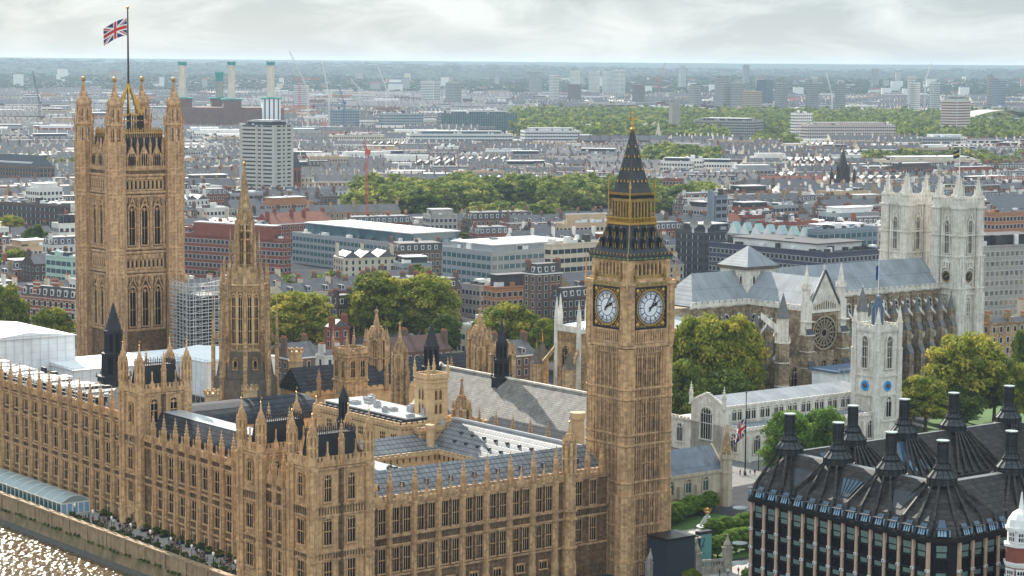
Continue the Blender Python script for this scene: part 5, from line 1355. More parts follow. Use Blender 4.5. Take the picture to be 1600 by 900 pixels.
 for k in range(16):
  a = 2 * PI * k / 16; q.bar((1.1 * math.cos(a), yy - .2, zc + 1.1 * math.sin(a)), (4.8 * math.cos(a), yy - .2, zc + 4.8 * math.sin(a)), .2, 0)
  a += PI / 16; ringp(q, 3.3 * math.cos(a), zc + 3.3 * math.sin(a), .42, .58, yy - .2, 0, 10); ringp(q, 2.1 * math.cos(a), zc + 2.1 * math.sin(a), .22, .34, yy - .2, 0, 8)
 q.build('rose_window', ['rose_stone', 'glass', 'stone_dark'], t)
 q = MB()
 for cx, cz, r in ((-1.6, 35.0, 1.35), (1.6, 35.0, 1.35), (0, 38.2, 1.35)):
  for k in range(4): ringp(q, cx + .62 * math.cos(k * PI / 2), cz + .62 * math.sin(k * PI / 2), .34, .62, y - .62, 0, 12)
  ringp(q, cx, cz, r, r + .2, y - .62, 0, 18)
 q.build('gable_tracery', ['white_stone'], t)
 # stepped buttress turrets beside the front
 def fronttur(xc, zt, wide, pin, m='abbey_stone', spire='white_stone'):
  q = MB(); w = wide / 2
  q.box(xc - w, xc + w, y - 3.6, y + 1, 0, 14, 0); q.box(xc - w * .9, xc + w * .9, y - 2.4, y + 1, 14, 24, 0); q.box(xc - w * .8, xc + w * .8, y - 1.4, y + 1, 24, zt, 1)
  for za, yo in ((14, 3.6), (24, 2.4)):
   q.add([(xc - w, y - yo, za), (xc + w, y - yo, za), (xc + w, y - yo + 1.4, za + 2.4), (xc - w, y - yo + 1.4, za + 2.4)], [(0, 1, 2, 3)], 2)
  for z in (7, 14, 19, 24, 28): q.box(xc - w - .1, xc + w + .1, y - 2.6 if z > 14 else y - 3.8, y + 1, z - .25, z, 1)
  q.ngon(xc, y, 8, w * .95, w * .9, zt, zt + 4, 1); q.ngon(xc, y, 8, w * 1.2, w * 1.2, zt + 3.6, zt + 4.4, 1)
  for k in range(8): a = k * PI / 4; q.ngon(xc + w * math.cos(a), y + w * math.sin(a), 4, .3, .02, zt + 4.4, zt + 5.6, 1)
  q.ngon(xc, y, 8, w * .85, .08, zt + 4.4, zt + 4.4 + pin, 1)
  q.build('buttress_turret', ['abbey_stone', spire, 'slate_dark'], t)
 fronttur(-7.4, 34.0, 2.9, 6.6); fronttur(7.4, 34.0, 2.9, 6.6)
 def outer(xc):
  q = MB(); q.ngon(xc, y, 8, 2.3, 2.2, 0, 22, 0); q.ngon(xc, y, 8, 1.9, 1.9, 22, 29.5, 1); q.ngon(xc, y, 8, 2.2, .08, 29.5, 37.0, 2); q.ngon(xc, y, 4, .2, .02, 36.8, 38.2, 1)
  for z in (9, 16, 22): q.ngon(xc, y, 8, 2.45, 2.45, z, z + .4, 1)
  for k in range(8): a = k * PI / 4; q.ngon(xc + 2.1 * math.cos(a), y + 2.1 * math.sin(a), 4, .35, .02, 22, 24.6, 1)
  q.add([(xc, y - .4, 26), (xc + (7.4 - abs(xc)) * (-1 if xc < 0 else 1) * -1, y - .4, 32), (xc + (7.4 - abs(xc)) * (-1 if xc < 0 else 1) * -1, y - .4, 30), (xc, y - .4, 23.5)], [(0, 3, 2, 1)], 1)
  q.build('spire_turret', ['abbey_stone', 'white_stone', 'spire_lead'], t)
 outer(-17.0); outer(17.0)
 MB().box(-15.5, -8, y + .4, y + 1.4, 0, 17).build('transept_wing', ['abbey_stone'], t); MB().box(8, 15.5, y + .4, y + 1.4, 0, 17).build('transept_wing', ['abbey_stone'], t)
 for xx in (-11.6, 11.6): put(t, 'window', wa, 0, 0, 0, xx, -y - .4, 7.5)
 for x in (-5, 0, 5): put(t, 'window', window_mesh(2.6, 4.6, 2, 1.2, (), 'abbey_stone', 'glass', .4, .3), 0, 0, 0, x, -y + .3, 11.0)
 # crossing lantern
 s = 6.1
 mb = MB(); mb.box(-s, s, -s, s, 30, 41.2, 0); mb.box(-s - .9, s + .9, -s - .9, s + .9, 41.2, 42.2, 1); mb.build('lantern_tower', ['white_stone', 'soot_stone'], t)
 mb = MB(); mb.ngon(0, 0, 4, (s + .7) * math.sqrt(2), .02, 42.2, 48.2, 0, PI / 4); mb.build('lantern_roof', ['lead_seam'], t)
 wl = window_mesh(1.0, 4.2, 1, .8, (), 'white_stone', 'glass', .3, .2, False)
 for deg in (0, -90):
  for x in (-3.4, 3.4): put(t, 'window', wl, 0, 0, deg, x, s, 35.6)
 # apse ends
 mb = MB(); mb.ngon(-32, 0, 8, hw * 1.05, hw * 1.05, 0, zp); mb.build('apse', ['abbey_stone'], t)
 return t
abbey()
def west_tower(lab, u, v):
 t = pal('abbey_tower', lab, 'church tower', u, v)
 s = 5.0; zp = 58.0
 MB().box(-s, s, -s, s, 0, zp).build('wall', ['white_stone'], t)
 wn = window_mesh(2.0, 11.0, 3, 1.6, (.33, .62), 'white_stone', 'louvre_stone', .45, .35); wl = window_mesh(1.9, 6.0, 2, 1.4, (.5,), 'white_stone', 'glass', .4, .3)
 for deg in (0, -90, 90, 180):
  ox, oy, _ = on_face(0, 0, deg, 0, s, 0)
  q = MB().at(ox, oy, 0, deg)
  for z in (29.0, 31.0, 41.6, 48.6, 57.6): q.box(-s, s, -.55, .02, z, z + .5)
  for x in (-2.1, 2.1): q.box(x - .35, x + .35, -.35, 0, 31.5, 57.6); q.box(x - .12, x + .12, -.5, 0, 31.5, 57.6)
  q.box(-2.2, 2.2, -.45, 0, 39.6, 40.2); panel_band(q, -4, 4, 55.5, 57.4, .6, .25)
  for sg in (-1, 1): q.bar((sg * 1.5, -.5, 52.6), (0, -.5, 56), .35)
  for z0, z1 in ((14, 28.8),): panel_band(q, -4.6, 4.6, z0, z1, 1.0, .22, 0, .26)
  for z in (17, 20, 23, 26): q.box(-4.6, 4.6, -.16, 0, z, z + .2)
  q.build('string_course', ['white_stone'], t)
  q = MB().at(*on_face(0, 0, deg, 0, s + .5, 0)[:2], 0, deg)
  battlements(q, -s - .3, s + .3, 58.0, 1.2, .45, .8, .5, 0, 2.2); panel_band(q, -s, s, 58.3, 60.0, .55, .55)
  q.build('parapet', ['white_stone'], t)
  put(t, 'window', wn, 0, 0, deg, 0, s, 42.8); put(t, 'window', wl, 0, 0, deg, 0, s, 22.0)
 for deg in (0, -90):     # round clock-like openings under a segmental hood
  q = MB().at(*on_face(0, 0, deg, 0, s, 0)[:2], 0, deg)
  for r0, r1, yy, mi in ((0, 2.05, -.12, 1), (1.95, 2.25, -.4, 0), (1.3, 1.9, -.2, 2), (1.36, 1.5, -.22, 1)):
   n = 28; vs = []
   for i in range(n):
    a = 2 * PI * i / n; vs += [(r0 * math.cos(a), yy, 35.0 + r0 * math.sin(a)), (r1 * math.cos(a), yy, 35.0 + r1 * math.sin(a))]
   q.add(vs, [(2 * i, 2 * i + 1, (2 * i + 3) % (2 * n), (2 * i + 2) % (2 * n)) for i in range(n)], mi)
  for k in range(12):
   a = 2 * PI * k / 12; q.bar((1.55 * math.cos(a), -.26, 35 + 1.55 * math.sin(a)), (1.86 * math.cos(a), -.26, 35 + 1.86 * math.sin(a)), .2, 1)
  q.bar((0, -.25, 35), (.9, -.25, 35.6), .16, 2); q.bar((0, -.25, 35), (-.5, -.25, 35 - .4), .16, 2)
  for i in range(7):
   a, b = PI * i / 7, PI * (i + 1) / 7; q.bar((2.1 * math.cos(a), -.5, 36 + 2.1 * math.sin(a)), (2.1 * math.cos(b), -.5, 36 + 2.1 * math.sin(b)), .4, 0)
  for x in (-1.2, 0, 1.2): q.box(x - .18, x + .18, -.55, 0, 38.0, 39.6, 0)
  q.build('clock_face', ['white_stone', 'black', 'gold_dull'], t)
 def corner():
  q = MB()
  for z0, z1, r in ((0, 29, 2.1), (29, 41.8, 1.75), (41.8, 58, 1.55)):
   q.box(-r, r, -r, r, z0, z1)
   for deg in (0, -90, 90, 180):
    q.at(0, 0, 0, deg)
    for x in (-r * .8, 0, r * .8): q.box(x - .14, x + .14, -r - .18, -r, z0, z1 - .6)
   q.at()
  for z in (29, 31, 41.6, 48.6, 57.6): q.box(-2.05, 2.05, -2.05, 2.05, z, z + .5)
  q.box(-1.5, 1.5, -1.5, 1.5, 58, 61.8); q.box(-1.75, 1.75, -1.75, 1.75, 60.8, 61.2)
  q.ngon(0, 0, 4, 1.25, 1.0, 61.8, 63.4); q.ngon(0, 0, 4, 0.95, .07, 63.4, 68.6)
  for k in range(4): a = k * PI / 2; q.ngon(1.2 * math.cos(a + PI / 4), 1.2 * math.sin(a + PI / 4), 4, .35, .02, 61.8, 64.4)
  for i in range(5):
   for k in range(4): a = k * PI / 2 + PI / 4; rr = 1.25 * (1 - i / 5.5); q.box(rr * math.cos(a) - .12, rr * math.cos(a) + .12, rr * math.sin(a) - .12, rr * math.sin(a) + .12, 63.8 + i * .9, 64.1 + i * .9)
  return mesh_of(q, 'corner_buttress', ['white_stone'])
 me = cached(('wtc',), corner)
 for a in (-1, 1):
  for b in (-1, 1): link('corner_buttress', me, t, (a * 4.5, b * 4.5, 0))
 MB().box(-4.5, 4.5, -4.5, 4.5, 58, 58.6).build('roof', ['lead'], t)
f_ = pal('flagpole', 'white flagpole with a dark flag standing on the nearer abbey west tower', 'flagpole', 571.2, 494.2, 58.5); MB().ngon(0, 0, 6, .2, .12, 0, 19).build('pole', ['white_paint'], f_)
q_ = MB(); q_.add([(-.1, 0, 18.5), (-2.4, -.6, 17.6), (-2.2, -.5, 15.4), (-.1, 0, 16)], [(0, 1, 2, 3)], 0); q_.add([(-.1, -.03, 17.6), (-2.3, -.63, 16.9), (-2.25, -.6, 16.3), (-.1, -.03, 16.9)], [(0, 1, 2, 3)], 1); tag(q_.build('flag', ['black', 'gold_dull'], None, W(571.2, 494.2, 58.5)), 'dark flag with a gold band flying above the nearer abbey west tower', 'flag')
west_tower('white abbey west tower with two dark round clock faces, the nearer of the pair', 571.2, 494.2)
west_tower('white abbey west tower behind and left of its twin, rising over the nave roof', 570.5, 516.5)
def chapel():
 t = pal('lady_chapel', 'polygonal brown stone chapel with white roof just left of the clock tower', 'chapel', 421, 500)
 n = 8; R_ = 13.5
 mb = MB(); mb.ngon(0, 0, n, R_, R_, 0, 27.0); mb.box(0, 34, -R_ * .9, R_ * .9, 0, 26.5); mb.build('wall', ['stone_spire'], t)
 mb = MB(); mb.ngon(0, 0, n, R_, R_ * .25, 27.0, 29.0); mb.gable(0, 34, -R_ * .85, R_ * .85, 26.6, 29.6, 0, 'x'); mb.build('roof', ['lead_bright'], t)
 wn = window_mesh(4.4, 13.0, 4, 3.0, (.3, .55), 'stone_spire', 'glass', .5, .4)
 ap = R_ * math.cos(PI / 8)
 for k in (-2, -1, 0):
  put(t, 'window', wn, 0, 0, 45 * k, 0, ap, 9.5)
  q = MB().at(0, 0, 0, 45 * k); panel_band(q, -4.8, 4.8, 23.6, 26.2, .6, ap + .25); q.build('frieze', ['stone_spire'], t)
  q = MB().at(0, 0, 0, 45 * k); q.at(*on_face(0, 0, 45 * k, 0, ap, 0)[:2], 0, 45 * k); battlements(q, -5.2, 5.2, 26.6, .8, .4, .5, .4, 0, 1.2); q.build('parapet', ['white_stone'], t)
 for k in range(8):
  a = PI / 8 + k * PI / 4; c, s = math.cos(a), math.sin(a)
  q = MB(); q.ngon(R_ * c, R_ * s, 8, .8, .75, 0, 31.0, 0); q.ngon(R_ * c, R_ * s, 8, .75, .05, 31.0, 36.5, 0)
  ro = R_ + 6
  q.ngon(ro * c, ro * s, 8, 2.0, 2.0, 0, 17, 1); q.ngon(ro * c, ro * s, 8, 2.2, 1.6, 17, 18, 2); q.ngon(ro * c, ro * s, 8, 1.6, .3, 18, 21.5, 2); q.ngon(ro * c, ro * s, 4, .25, .02, 21.5, 25, 3)
  q.bar((ro * c, ro * s, 15), (R_ * c, R_ * s, 22), .8, 1)
  q.build('buttress', ['white_stone', 'stone_spire', 'soot_stone', 'gold'], t)
 for y in (-4, 4):
  q = MB(); q.ngon(16, y, 8, 1.7, 1.5, 24, 35, 0); q.ngon(16, y, 8, 1.6, .06, 35, 44, 0); q.build('turret', ['white_stone'], t)
chapel()
# ================================================================ PARISH CHURCH BESIDE THE ABBEY
def parish():
 t = pal('parish_tower', 'square white stone church tower with blue round clocks and a small flag mast', 'church tower', 458.4, 424.7)
 s = 4.35
 mb = MB(); mb.box(-s, s, -s, s, 0, 32.0, 0); mb.build('wall', ['white_stone'], t)
 mb = MB()
 for z in (6, 13.2, 18.6): mb.box(-s - .35, s + .35, -s - .35, s + .35, z, z + .5)
 mb.build('string_course', ['white_stone'], t)
 wn = window_mesh(2.3, 9.0, 3, 1.5, (.33, .66), 'white_stone', 'louvre_stone', .55, .4); wl = window_mesh(2.1, 5.6, 2, 1.3, (), 'white_stone', 'glass', .35, .3)
 for deg in (0, -90):
  put(t, 'window', wn, 0, 0, deg, 0, s, 21.0);
  q = MB().at(*on_face(0, 0, deg, 0, s, 0)[:2], 0, deg); n = 24
  for r0, r1, yy, mi in ((0, 1.5, -.15, 0), (0, .8, -.2, 1), (.5, .58, -.23, 2)):
   vs = []
   for i in range(n):
    a = 2 * PI * i / n; vs += [(r0 * math.cos(a), yy, 16.0 + r0 * math.sin(a)), (r1 * math.cos(a), yy, 16.0 + r1 * math.sin(a))]
   q.add(vs, [(2 * i, 2 * i + 1, (2 * i + 3) % (2 * n), (2 * i + 2) % (2 * n)) for i in range(n)], mi)
  q.bar((0, -.26, 16), (.1, -.26, 16.8), .1, 2); q.bar((0, -.26, 16), (.55, -.26, 16.35), .1, 2)
  q.build('clock_face', ['clock_blue', 'dial_mark', 'gold'], t)
 put(t, 'window', wl, 0, 0, 0, .4, s, 7.4)
 for deg in (0, -90, 90, 180):
  q = MB().at(*on_face(0, 0, deg, 0, s + .1, 0)[:2], 0, deg); battlements(q, -s, s, 31.6, .8, .4, .9, .6, 0, .9); q.box(-s, s, -.3, 0, 31.2, 31.6); q.build('parapet', ['white_stone'], t)
 def cb():
  q = MB()
  for z0, z1, r in ((0, 13.2, 1.2), (13.2, 26, 1.0), (26, 33.6, .85)): q.ngon(0, 0, 8, r, r, z0, z1)
  q.ngon(0, 0, 8, 1.1, 1.1, 26, 26.4); q.ngon(0, 0, 8, .95, .95, 33.4, 33.8); q.ngon(0, 0, 8, .8, .1, 33.8, 38.2)
  return mesh_of(q, 'corner_turret', ['white_stone'])
 me = cb()
 for a in (-1, 1):
  for b in (-1, 1): link('corner_turret', me, t, (a * s, b * s, 0))
 mb = MB(); mb.ngon(0, 0, 8, 1.7, 1.7, 32, 37.5, 0); mb.ngon(0, 0, 8, 1.7, .5, 37.5, 40.6, 0); mb.ngon(0, 0, 8, .7, .7, 40.4, 41, 1)
 for k in range(8): a = k * PI / 4 + PI / 8; mb.bar((1.72 * math.cos(a), 1.72 * math.sin(a), 32), (1.72 * math.cos(a), 1.72 * math.sin(a), 37.6), .2, 1)
 mb.build('cupola', ['cupola_blue', 'lead'], t)
 mb = MB(); mb.ngon(0, 0, 6, .13, .08, 41, 52.0); mb.build('mast', ['white_paint'], t)
 f = MB(); vs = [(.1, .06 * math.sin(i), 49.6 - .5 * i) for i in range(9)] + [(-.75 - .06 * math.sin(i * 1.7), .1 * math.cos(i * 1.3), 49.0 - .5 * i) for i in range(9)]
 f.add(vs, [(i, i + 1, 10 + i, 9 + i) for i in range(8)]); o = f.build('flag', ['flag_navy'], None, W(458.4, 424.7)); tag(o, 'small blue flag hanging limp from the mast on the white church tower', 'flag')
 c = pal('parish_church', 'low white parish church with lead roof and battlements below the tower', 'church', 405, 421)
 mb = MB(); mb.box(0, 54, 0, 30, 0, 8.4, 0); mb.box(0, 56, 8.5, 21.5, 0, 13.4, 0)
 mb.add([(-.1, 8.5, 13.4), (-.1, 21.5, 13.4), (-.1, 15, 16.2), (.6, 8.5, 13.4), (.6, 21.5, 13.4), (.6, 15, 16.2)], [(0, 2, 1), (3, 4, 5), (0, 3, 5, 2), (1, 2, 5, 4)], 0)
 mb.build('wall', ['white_stone'], c)
 mb = MB(); mb.gable(.6, 58, 8.3, 21.7, 13.5, 15.8, 0, 'x', 0, 6); mb.box(.5, 54, .5, 8.4, 8.4, 8.8); mb.build('roof', ['lead_seam'], c)
 wi = window_mesh(1.5, 2.9, 2, .6, (), 'white_stone', 'glass', .25, .16); wa = window_mesh(2.4, 5.0, 3, 1.2, (), 'white_stone', 'glass', .35, .25); we = window_mesh(4.6, 8.6, 5, 1.8, (.5,), 'white_stone', 'glass', .45, .35)
 for i in range(18): put(c, 'window', wi, 0, 0, 0, 3.0 + i * 2.6 + .6 * (i % 2 == 0), -8.5, 9.7)
 for i in range(8): put(c, 'window', wa, 0, 0, 0, 4 + i * 6.2, 0, 2.0)
 put(c, 'window', we, 0, 15, -90, 0, 0, 4.2); put(c, 'window', wa, 0, 25.6, -90, 0, 0, 2.2); put(c, 'window', wa, 0, 4.2, -90, 0, 0, 2.2)
 mb = MB()
 battlements(mb.at(0, 0, 0, 0), 0, 54, 8.2, .6, .35, .8, .6, 0, .5); battlements(mb.at(0, 8.5, 0, -90), 0, 8.5, 8.2, .6, .35, .8, .6, 0, .5); battlements(mb.at(0, 30, 0, -90), 0, 8.5, 8.2, .6, .35, .8, .6, 0, .5)
 battlements(mb.at(0, 8.5, 0, 0), 0, 56, 13.2, .0, .3, .9, .6, 0, .5)
 for s_ in (-1, 1):
  for i in range(8): y_ = 15 + s_ * (.4 + i * .82); z_ = 16.1 - i * .36; mb.at(0, 0, 0, 0); mb.box(-.3, .5, y_ - .28, y_ + .28, z_, z_ + .75)
 mb.build('parapet', ['white_stone'], c)
 for y in (8.5, 21.5): link('pinnacle', pinnacle_mesh(.9, 3.0, 3.0, 'white_stone', 'white_stone', 4, False), c, (0, y, 13.0))
 mb = MB()
 for i in range(9): mb.box(.8 + i * 6.2 - .4, .8 + i * 6.2 + .4, -1.0, 0, 0, 7)
 mb.build('buttress', ['white_stone'], c)
 s = pal('scaffold_shed', 'blue-roofed white sheeted scaffold in front of the rose window', 'scaffold shed', 470, 451)
 mb = MB(); mb.box(0, 22, 0, 10, 2, 15.0); mb.build('sheeting', ['white_sheet_panel'], s); mb = MB(); mb.box(-.8, 22.8, -.8, 10.8, 15.0, 15.7); mb.build('roof', ['tarp_blue'], s)
 mb = MB()
 for x in np.arange(0, 22, 2.2): mb.bar((x, -.9, 0), (x, -.9, 16.5), .12)
 mb.bar((0, -.9, 16.2), (22, -.9, 16.2), .12); mb.build('scaffold_tube', ['steel'], s)
parish()
# ================================================================ LODGE AND GATE BESIDE THE CLOCK TOWER
def lodge():
 t = pal('gothic_lodge', 'small gothic hall with blue slate roof and corner turret right of the clock tower', 'lodge', 332, 382)
 mb = MB(); mb.box(0, 29, 0, 9.5, 0, 9.0); mb.add([(29.05, 0, 9), (29.05, 9.5, 9), (29.05, 4.75, 14.4), (28.4, 0, 9), (28.4, 9.5, 9), (28.4, 4.75, 14.4)], [(0, 1, 2), (5, 4, 3), (0, 2, 5, 3), (1, 4, 5, 2)]); mb.build('wall', ['lodge_stone'], t)
 MB().box(-.1, 29.1, -.15, 9.6, 0, 3.4).build('plinth', ['stone_spire'], t)
 MB().gable(0, 28.4, -.3, 9.8, 9.0, 14.0, 0, 'x').build('roof', ['lodge_roof'], t)
 wi = window_mesh(1.7, 3.2, 2, .8, (), 'lodge_stone', 'glass_green', .3, .3); wb = window_mesh(3.0, 2.6, 1, 1.2, (), 'stone_spire', 'black', .3, .35)
 for x in (6, 11.5, 17, 22.5): put(t, 'window', wi, 0, 0, 0, x, 0, 4.4)
 for x in (11.5, 17, 22.5): put(t, 'doorway', wb, 0, 0, 0, x, .15, .2)
 mb = MB(); mb.box(0, 29, -.35, 0, 8.2, 9.0); mb.box(0, 29, -.3, 0, 3.4, 3.7)
 for x in (3.2, 8.7, 14.2, 19.7): mb.box(x - .5, x + .5, -.9, 0, 0, 6.2)
 mb.build('buttress', ['lodge_stone'], t)
 q = MB(); q.ngon(29, -.3, 8, 1.6, 1.5, 0, 12.0, 0); q.ngon(29, -.3, 8, 1.8, 1.8, 11.4, 12.4, 0); q.ngon(29, -.3, 8, 1.5, .1, 12.4, 19.6, 1)
 for z in (4, 8): q.ngon(29, -.3, 8, 1.7, 1.7, z, z + .3, 0)
 for k in range(8): a = k * PI / 4; q.ngon(29 + 1.6 * math.cos(a), -.3 + 1.6 * math.sin(a), 4, .25, .02, 12.4, 13.6, 0)
 q.build('turret', ['lodge_stone', 'stone_spire'], t)
 p = pal('gate_pier', 'tall plain stone pier hugging the right side of the clock tower', 'pier', 320, 360)
 mb = MB(); mb.box(-1.6, 1.6, -1.6, 1.6, 0, 17.5); mb.box(-1.9, 1.9, -1.9, 1.9, 13.5, 14); mb.box(-1.8, 1.8, -1.8, 1.8, 17.2, 18); mb.build('shaft', ['lodge_stone'], p)
lodge()
# ================================================================ DARK OFFICE BLOCK WITH CHIMNEYS
def dark_block():
 U0, V0, U1, V1 = 288.5, 251.0, 366.0, 302.0
 t = pal('office_block', 'black bronze office block with a ring of stubby chimneys on its ribbed roof', 'office block', U0, V0)
 lu, lv = U1 - U0, V1 - V0
 def ring(ins, ch, z):
  a, b, c, d = ins, ins, lu - ins, lv - ins
  return [(a + ch, b, z), (c, b, z), (c, d, z), (a + ch, d, z), (a, d - ch, z), (a, b + ch, z)]
 def loft(mb, r0, r1, mi=0):
  n = len(r0); mb.add(r0 + r1, [(i, (i + 1) % n, n + (i + 1) % n, n + i) for i in range(n)], mi)
 ZE, ZM, ZR = 23.4, 26.2, 32.0
 mb = MB(); loft(mb, ring(.6, 3.6, -2), ring(.6, 3.6, ZE)); mb.build('wall', ['bronze'], t)
 mb = MB()
 loft(mb, ring(-.35, 3.7, ZE - .5), ring(-.35, 3.7, ZE + .15), 1); loft(mb, ring(-.35, 3.7, ZE + .15), ring(.3, 3.6, ZE + .2), 1)
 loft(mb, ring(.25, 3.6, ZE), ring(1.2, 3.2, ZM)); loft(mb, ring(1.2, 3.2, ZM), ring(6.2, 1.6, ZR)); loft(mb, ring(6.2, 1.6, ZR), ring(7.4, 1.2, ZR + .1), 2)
 loft(mb, ring(7.4, 1.2, ZR + .1), ring(14.5, 0.2, 24.5)); loft(mb, ring(14.5, .2, 24.5), ring(14.6, .2, 8))
 mb.build('roof', ['bronze_roof', 'bronze', 'bronze_pale'], t)
 mb = MB(); z = 21
 for i in range(14): x = 16 + i * 3.2; mb.bar((x, 15, z), (x + 1.6, 25, z + 3.4), .3); mb.bar((x + 1.6, 25, z + 3.4), (x, 36, z), .3)
 mb.add([(15, 14.6, z), (62, 14.6, z), (62, 25.5, z + 3), (15, 25.5, z + 3), (62, 36.4, z), (15, 36.4, z)], [(0, 1, 2, 3), (3, 2, 4, 5)], 1); mb.build('atrium_roof', ['bronze_pale', 'glass_blue'], t)
 chim = [(6.8, 44.2), (6.8, 31.6), (6.8, 18.6), (7.6, 7.2), (25.5, 6.8), (45, 6.8), (64, 6.8), (24, 44.3), (38.5, 44.3), (53, 44.3), (70, 44.3)]
 def chimney():
  q = MB(); n = 12
  q.ngon(0, 0, n, 2.95, 2.95, 0, 1.15, 0); q.ngon(0, 0, n, 3.1, 3.1, 1.15, 1.4, 1); q.ngon(0, 0, n, 3.0, 1.75, 1.4, 2.9, 0)
  q.ngon(0, 0, n, 1.95, 1.95, 2.8, 3.15, 1); q.ngon(0, 0, n, 1.85, 1.3, 3.15, 4.0, 0); q.ngon(0, 0, n, 1.4, 1.4, 4.0, 4.2, 1)
  for k in range(n):
   a = PI / n + k * 2 * PI / n; c, s = math.cos(a), math.sin(a)
   q.bar((3.0 * c, 3.0 * s, 1.4), (1.75 * c, 1.75 * s, 2.95), .14, 1); q.bar((1.87 * c, 1.87 * s, 3.15), (1.32 * c, 1.32 * s, 4.05), .12, 1); q.bar((2.97 * c, 2.97 * s, 0), (2.97 * c, 2.97 * s, 1.2), .14, 1)
  return mesh_of(q, 'chimney', ['chimney_plate', 'bronze'])
 def stack():
  q = MB(); n = 12
  q.ngon(0, 0, n, 1.12, 1.08, 4.2, 7.9, 0)
  for z in (5.4, 6.6, 7.8): q.ngon(0, 0, n, 1.17, 1.17, z, z + .12, 1)
  for k in range(n): a = PI / n + k * 2 * PI / n; q.bar((1.12 * math.cos(a), 1.12 * math.sin(a), 4.2), (1.09 * math.cos(a), 1.09 * math.sin(a), 7.9), .1, 1)
  for k in range(6): a = k * PI / 3; q.bar((1.0 * math.cos(a), 1.0 * math.sin(a), 7.9), (1.0 * math.cos(a), 1.0 * math.sin(a), 8.3), .14, 1)
  q.ngon(0, 0, 16, 1.3, 1.3, 8.25, 8.4, 2)
  return mesh_of(q, 'stack', ['chimney_plate', 'bronze', 'cap_pale'])
 cm, sm = chimney(), stack()
 for x, y in chim:
  c = link('chimney', cm, t, (x, y, ZR - .4), 0, (.88, .88, .93)); link('stack', sm, c)
 # bays of the long front (deg -90, running from far end to near end) and the short front (deg 0)
 piers_l = [lv - (3.9 + 3.36 * k) for k in range(14)]
 mb = MB(); hole = MB(); rib = MB()
 def pier():
  q = MB(); q.prism([(-.36, 0), (-.3, -.62), (.3, -.62), (.36, 0)], -2, ZE - .6, 0, None, .82)
  for z in (3.8, 7.3, 10.8, 14.3, 17.8): q.box(-.3, .3, -.74, 0, z - .24, z + .24, 1); q.ngon(0, -.7, 4, 0, 0, z, z); q.box(-.12, .12, -.77, -.7, z - .12, z + .12, 2)
  return mesh_of(q, 'pier', ['pink_stone', 'white_paint', 'black'])
 pm = pier()
 def bay(w=2.6):
  q = MB()
  for i, z in enumerate((0.2, 3.7, 7.2, 10.7, 14.2, 17.7)):
   q.box(-w / 2, w / 2, -.45, 0, z - .05, z + .25, 1)
   q.add([(-w / 2 + .25, -.16, z + .3), (w / 2 - .25, -.16, z + .3), (w / 2 - .25, -.16, z + 2.0), (-w / 2 + .25, -.16, z + 2.0)], [(0, 1, 2, 3)], 2)
   q.add([(-w / 2 + .45, -.2, z + 2.35), (w / 2 - .45, -.2, z + 2.35), (w / 2 - .45, -.3, z + 3.2), (-w / 2 + .45, -.3, z + 3.2)], [(0, 1, 2, 3)], 3)
   q.box(-w / 2, w / 2, -.6, 0, z + 2.05, z + 2.25, 1)
   for x in (-.45, .45): q.box(x - .05, x + .05, -.24, 0, z + .3, z + 2.1, 1)
   for x in (-w / 2 + .12, w / 2 - .12): q.box(x - .1, x + .1, -.5, 0, z - .05, z + 3.4, 1)
  q.add([(-.9, -.2, 21.1), (.9, -.2, 21.1), (.9, -.3, 22.2), (-.9, -.3, 22.2)], [(0, 1, 2, 3)], 3)
  return mesh_of(q, 'window_bay', ['bronze', 'bronze', 'glass', 'panel_green'])
 bm_ = bay()
 def dormer():
  q = MB()
  q.add([(-.8, -.35, 0), (.8, -.35, 0), (.8, .1, 1.15), (-.8, .1, 1.15)], [(0, 1, 2, 3)], 1)
  for x in (-.8, -.27, .27, .8): q.bar((x, -.38, 0), (x, .07, 1.15), .1, 0)
  q.box(-1.0, 1.0, -.6, .35, 1.22, 1.29, 4); q.box(-.9, .9, -.3, .6, -.1, 0, 0)
  q.add([(-.75, .25, 1.35), (.75, .25, 1.35), (.5, 1.25, 2.6), (-.5, 1.25, 2.6)], [(0, 1, 2, 3)], 3)
  q.box(1.25, 1.42, -.28, .1, .0, 1.1, 1)
  return mesh_of(q, 'dormer_window', ['bronze', 'pane_sky', 'cap_pale', 'glass_blue', 'bronze_pale'])
 dm = dormer()
 def front(ox, oy, deg, xs, heads):
  for x in xs: put(t, 'pier', pm, ox, oy, deg, x, 0, 0)
  for a, b in zip(xs, xs[1:]):
   put(t, 'window_bay', bm_, ox, oy, deg, (a + b) / 2, -.15, 0)
   put(t, 'dormer_window', dm, ox, oy, deg, (a + b) / 2, .1, ZE + .55)
 xs_l = sorted(lv - y for y in piers_l)
 front(.5, lv, -90, xs_l, None)
 xs_s = [4.6 + 3.36 * k for k in range(20)]
 front(0, .5, 0, xs_s, None)
 # corner bay on the chamfer
 link('window_bay', bm_, t, (2.1, 2.1, 0), rad(-45)); link('dormer_window', dm, t, (1.9, 1.9, ZE + .5), rad(-45))
 link('window_bay', bm_, t, (2.1, lv - 2.1, 0), rad(-135)); link('dormer_window', dm, t, (1.9, lv - 1.9, ZE + .5), rad(-135))
